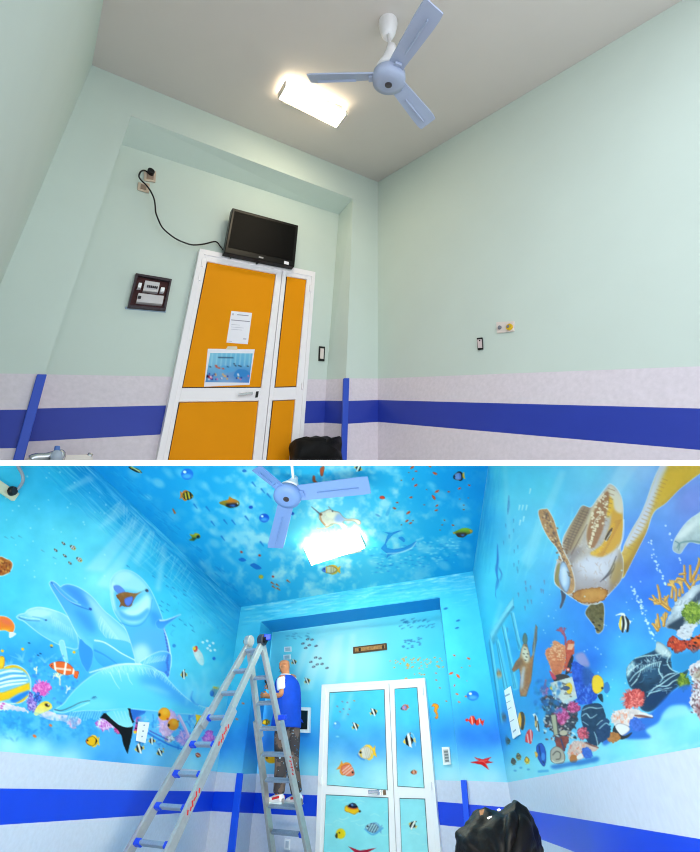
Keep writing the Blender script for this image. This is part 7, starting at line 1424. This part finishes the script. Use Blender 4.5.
PP = Plane(np.array([-.72, 6.93, .65]), np.array([0, -1.0, 0]))
def J(x, y, dy=0.0):
    p = PP.at(x, y); r = nz(p - EYE); return p + r * (dy / max(r[1], .2))
def skin(name, nodes, edges, m, parent, sub=1, root=0):
    me = bpy.data.meshes.new(name + '_s'); org = wloc(parent) if parent is not None else np.zeros(3)
    me.from_pydata([tuple(n[0] - org) for n in nodes], edges, [])
    o = bpy.data.objects.new(name + '_s', me); COL.objects.link(o)
    md = o.modifiers.new('skin', 'SKIN'); md.use_smooth_shade = True
    if not me.skin_vertices: me.attributes.new  # layer comes with the modifier
    for i, n in enumerate(nodes):
        sv = me.skin_vertices[0].data[i]; r = n[1] if hasattr(n[1], '__len__') else (n[1], n[1]); sv.radius = r; sv.use_root = (i == root)
    s_ = o.modifiers.new('sub', 'SUBSURF'); s_.levels = sub; s_.render_levels = sub
    dg = bpy.context.evaluated_depsgraph_get(); nm = bpy.data.meshes.new_from_object(o.evaluated_get(dg)); nm.name = name
    nm.materials.clear(); nm.materials.append(m)
    bpy.data.objects.remove(o)
    for p in nm.polygons: p.use_smooth = True
    o2 = bpy.data.objects.new(name, nm); COL.objects.link(o2)
    if parent is not None: o2.parent = parent
    return o2
fd = nz([-.62, .78, 0]); sd = np.array([fd[1], -fd[0], 0])       # facing, and his right hand side
pel = J(287.5, 727); chest = J(287.5, 690); neckb = J(286.2, 677)
sl = J(280.6, 679.5, -.10); sr = J(293.0, 678.5, .10)
el, wl_ = J(282.2, 695.2, -.16), J(268.5, 696.2, -.10); hl = J(264.5, 695.6, -.08)
er, wr_ = J(281.5, 692, .22), J(273, 689.5, .14); hr_ = J(270.6, 688.2, .12)
hpl, hpr = pel - sd * .085 - np.array([0, 0, .03]), pel + sd * .085 - np.array([0, 0, .03])
kl, kr = J(281.6, 762, -.02), J(291.8, 762, .08)
al_, ar_ = J(278.6, 795.5, .0), J(297.0, 795.5, .10)
hd0, hd1, hd2 = J(284.9, 668.5), J(284.3, 663.6), J(284.6, 660.0)
N = [(pel, .13), (J(288, 708), .125), (chest, .135), (neckb, .07), (J(285.5, 672), .052), (hd0, .068), (hd1, .082), (hd2, .066),
     (sl, .062), (el, .042), (wl_, .03), (hl, (.038, .02)), (sr, .062), (er, .042), (wr_, .03), (hr_, (.038, .02)),
     (hpl, .095), (kl, .062), (al_, .042), (al_ + fd * .1 - np.array([0, 0, .04]), .035), (hpr, .095), (kr, .062), (ar_, .042), (ar_ + fd * .1 - np.array([0, 0, .04]), .035)]
E_ = [(0, 1), (1, 2), (2, 3), (3, 4), (4, 5), (5, 6), (6, 7), (2, 8), (8, 9), (9, 10), (10, 11), (2, 12), (12, 13), (13, 14), (14, 15), (0, 16), (16, 17), (17, 18), (18, 19), (0, 20), (20, 21), (21, 22), (22, 23)]
# nose, ears; five fingers on each hand
hf = nz([-.93, .36, 0]); hs = np.array([hf[1], -hf[0], 0]); zc_ = np.array([0, 0, 1.0])
N.append((hd0 + hf * .095 + zc_ * .02, .013)); E_.append((5, len(N) - 1))
for sg in (-1, 1): N.append((hd0 + hs * sg * .088 + zc_ * .03 - hf * .01, (.022, .01))); E_.append((5, len(N) - 1))
for hi, wi in ((11, 10), (15, 14)):
    h = N[hi][0]; d = nz(h - N[wi][0]); up_ = nz(zc_ - d * d[2]); si = np.cross(d, up_)
    for k in range(4):
        b0 = h + d * .03 + up_ * (.026 - .017 * k); L = (.06, .068, .063, .05)[k]
        N += [(b0, .009), (b0 + d * L * .55 + si * .012, .008), (b0 + d * L * .75 + si * .04, .007)]; n0 = len(N) - 3
        E_ += [(hi, n0), (n0, n0 + 1), (n0 + 1, n0 + 2)]
    b0 = h - d * .015 + up_ * .035; N += [(b0, .011), (b0 + d * .035 + up_ * .014 + si * .015, .009), (b0 + d * .055 + up_ * .01 + si * .03, .008)]; n0 = len(N) - 3
    E_ += [(hi, n0), (n0, n0 + 1), (n0 + 1, n0 + 2)]
body = skin('person', N, E_, M_SKIN, None, 2)
foot = (al_ + ar_) / 2 - zc_ * .08
body.data.transform(Matrix.Translation(Vector(tuple(-foot)))); body.location = tuple(foot)
tag(body, 'bald person in a blue vest and paint splattered trousers standing on the ladder', 'person')
for sg in (-1, 1):
    mb = MB(); c0 = hd0 + hf * .066 + hs * sg * .03 + zc_ * .028; mb.tube([c0 - hf * .006, c0, c0 + hf * .006], [.006, .01, .005], 10); mb.build('eye', mat('dark eye', (40, 30, 26), .3), body, smooth=True)
mb = MB(); c0 = hd0 + hf * .07 - zc_ * .03; mb.tube([c0 - hs * .02, c0 + hf * .004, c0 + hs * .02], [.003, .006, .003], 8); mb.build('mouth', mat('lips', (150, 84, 74), .5), body, smooth=True)
def loft(rings, n=28, wob=0.0, seed=1):
    """rings: (centre, axis_u, ru, axis_v, rv)"""
    q = np.random.RandomState(seed); mb = MB(); vs = []
    for (c, u, ru, v, rv) in rings:
        for k in range(n):
            t = 2 * math.pi * k / n; w = 1 + wob * math.sin(3 * t + q.rand()) + wob * .6 * q.randn(); vs.append(c + u * ru * math.cos(t) * w + v * rv * math.sin(t) * w)
    fs = [(i * n + k, i * n + (k + 1) % n, (i + 1) * n + (k + 1) % n, (i + 1) * n + k) for i in range(len(rings) - 1) for k in range(n)]
    mb.add(vs, fs); return mb
def lerp3(a, b, t): return a + (b - a) * t
vr = [(J(286, 728), sd, .205, fd, .165), (J(286.6, 722), sd, .2, fd, .16), (J(287.6, 710), sd, .185, fd, .15), (J(288, 697), sd, .19, fd, .15), (J(287.5, 687), sd, .19, fd, .145), (J(287.0, 680.5), sd, .165, fd, .125), (J(286.6, 677.4), sd, .115, fd, .1), (J(286.2, 675.2), sd, .075, fd, .08)]
loft(vr, wob=.012, seed=3).build('vest', M_VEST, body, smooth=True, sub=1, solid=.008)
o = loft([(J(286.2, 677.5), sd, .085, fd, .085), (J(285.9, 674.4), sd, .068, fd, .07)], seed=4).build('shirt_collar', M_TEE, body, smooth=True, solid=.006)
for s0, e0, nm in ((sl, el, 1), (sr, er, 2)):
    skin('sleeve', [(lerp3(s0, chest, .3), .075), (s0 + zc_ * .005, .079), (lerp3(s0, e0, .5), .068), (lerp3(s0, e0, .74), .066)], [(0, 1), (1, 2), (2, 3)], M_TEE, body, 2)
for h0, k0, a0 in ((hpl, kl, al_), (hpr, kr, ar_)):
    ax_ = nz(k0 - h0); mid = lerp3(h0, k0, .5)
    nodes = [(pel + zc_ * .05, .15), (lerp3(pel, h0, .8), .13), (mid, .105), (k0, .088), (lerp3(k0, a0, .45), .084), (lerp3(k0, a0, .85), .074), (a0 + zc_ * .01, .076)]
    skin('trouser_leg', nodes, [(i, i + 1) for i in range(6)], M_TROU, body, 2)
fs_ = nz([-.8, .6, 0])
for a0, L in ((al_, .25), (ar_, .25)):
    fs_l = fs_ if a0 is al_ else nz([-.75, .66, 0]); w_ = np.array([fs_l[1], -fs_l[0], 0]); z0 = a0[2] - .085
    rr = []
    for t, hw, hz in ((-.32, .03, .05), (-.28, .045, .085), (-.1, .046, .105), (.15, .046, .085), (.4, .052, .06), (.62, .05, .048), (.72, .03, .03)):
        c = np.array([a0[0], a0[1], z0]) + fs_l * (t * L); rr.append((c + zc_ * (hz * .5 + .012), w_, hw, zc_, hz * .56))
    sh = loft(rr, 18).build('shoe', M_SHOE, body, smooth=True, sub=1)
    rr2 = []
    for t, hw in ((-.34, .03), (-.29, .048), (0, .047), (.4, .056), (.65, .052), (.75, .028)):
        c = np.array([a0[0], a0[1], z0 + .012]) + fs_l * (t * L); rr2.append((c, w_, hw, zc_, .016))
    loft(rr2, 14).build('sole', M_SOLE, sh, smooth=True)
    c = np.array([a0[0], a0[1], z0 + .075]) + fs_l * (.02 * L); mb = MB(); mb.bar(c - w_ * .05 + fs_l * .05 - zc_ * .02, c - w_ * .05 - fs_l * .06, zc_, .022, .012); mb.bar(c + w_ * .05 + fs_l * .05 - zc_ * .02, c + w_ * .05 - fs_l * .06, zc_, .022, .012); mb.build('shoe_stripe', M_SRED, sh)
pb_ = thing('paint_brush', hr_, 'small dark paint brush held in the far hand of the painter', 'brush')
bd_ = nz(np.array([-.5, .3, .8])); g0 = hr_ + nz(hr_ - wr_) * .05
mb = MB(); mb.tube([g0 - bd_ * .07, g0, g0 + bd_ * .05], [.006, .009, .007], 8); mb.build('handle', mat('dark wood', (70, 44, 30), .5), pb_, smooth=True)
mb = MB(); mb.tube([g0 + bd_ * .05, g0 + bd_ * .08, g0 + bd_ * .11], [.01, .013, .004], 8); mb.build('bristles', mat('dark bristles', (40, 30, 30), .8), pb_, smooth=True)
# ------------------------------------------------------------------ daylight, and an added fill light
w = bpy.data.worlds.new('world'); SC.world = w; w.use_nodes = True
wn = w.node_tree; bgn = wn.nodes['Background']; bgn.inputs['Strength'].default_value = 1.2
tcw = wn.nodes.new('ShaderNodeTexCoord'); sx = wn.nodes.new('ShaderNodeSeparateXYZ'); rw_ = wn.nodes.new('ShaderNodeValToRGB'); mr = wn.nodes.new('ShaderNodeMapRange')
wn.links.new(tcw.outputs['Generated'], sx.inputs['Vector']); wn.links.new(sx.outputs['Z'], mr.inputs['Value']); mr.inputs['From Min'].default_value = -1; mr.inputs['From Max'].default_value = 1
wn.links.new(mr.outputs['Result'], rw_.inputs['Fac']); wn.links.new(rw_.outputs['Color'], bgn.inputs['Color'])
rw_.color_ramp.elements[0].position = .42; rw_.color_ramp.elements[0].color = (1.72, 1.86, 2.0, 1)
rw_.color_ramp.elements[1].position = .8; rw_.color_ramp.elements[1].color = (.42, .46, .48, 1)
def area(name, loc, aim, sx, sy, power, col):
    l = bpy.data.lights.new(name, 'AREA'); l.shape = 'RECTANGLE'; l.size = sx; l.size_y = sy; l.energy = power; l.color = col
    o = bpy.data.objects.new(name, l); COL.objects.link(o); o.location = loc
    o.rotation_euler = (Vector(aim) - Vector(loc)).to_track_quat('-Z', 'Y').to_euler(); return o
dl = area('added_fill_light', (-0.35, 0.25, 0.45), (-0.5, 7.0, 2.1), 2.6, 0.8, 97, (1.0, 0.95, 0.82))  # added fill lamp, unseen, brightens the dark lower room; no window stands here
dl.data.spread = math.radians(95)
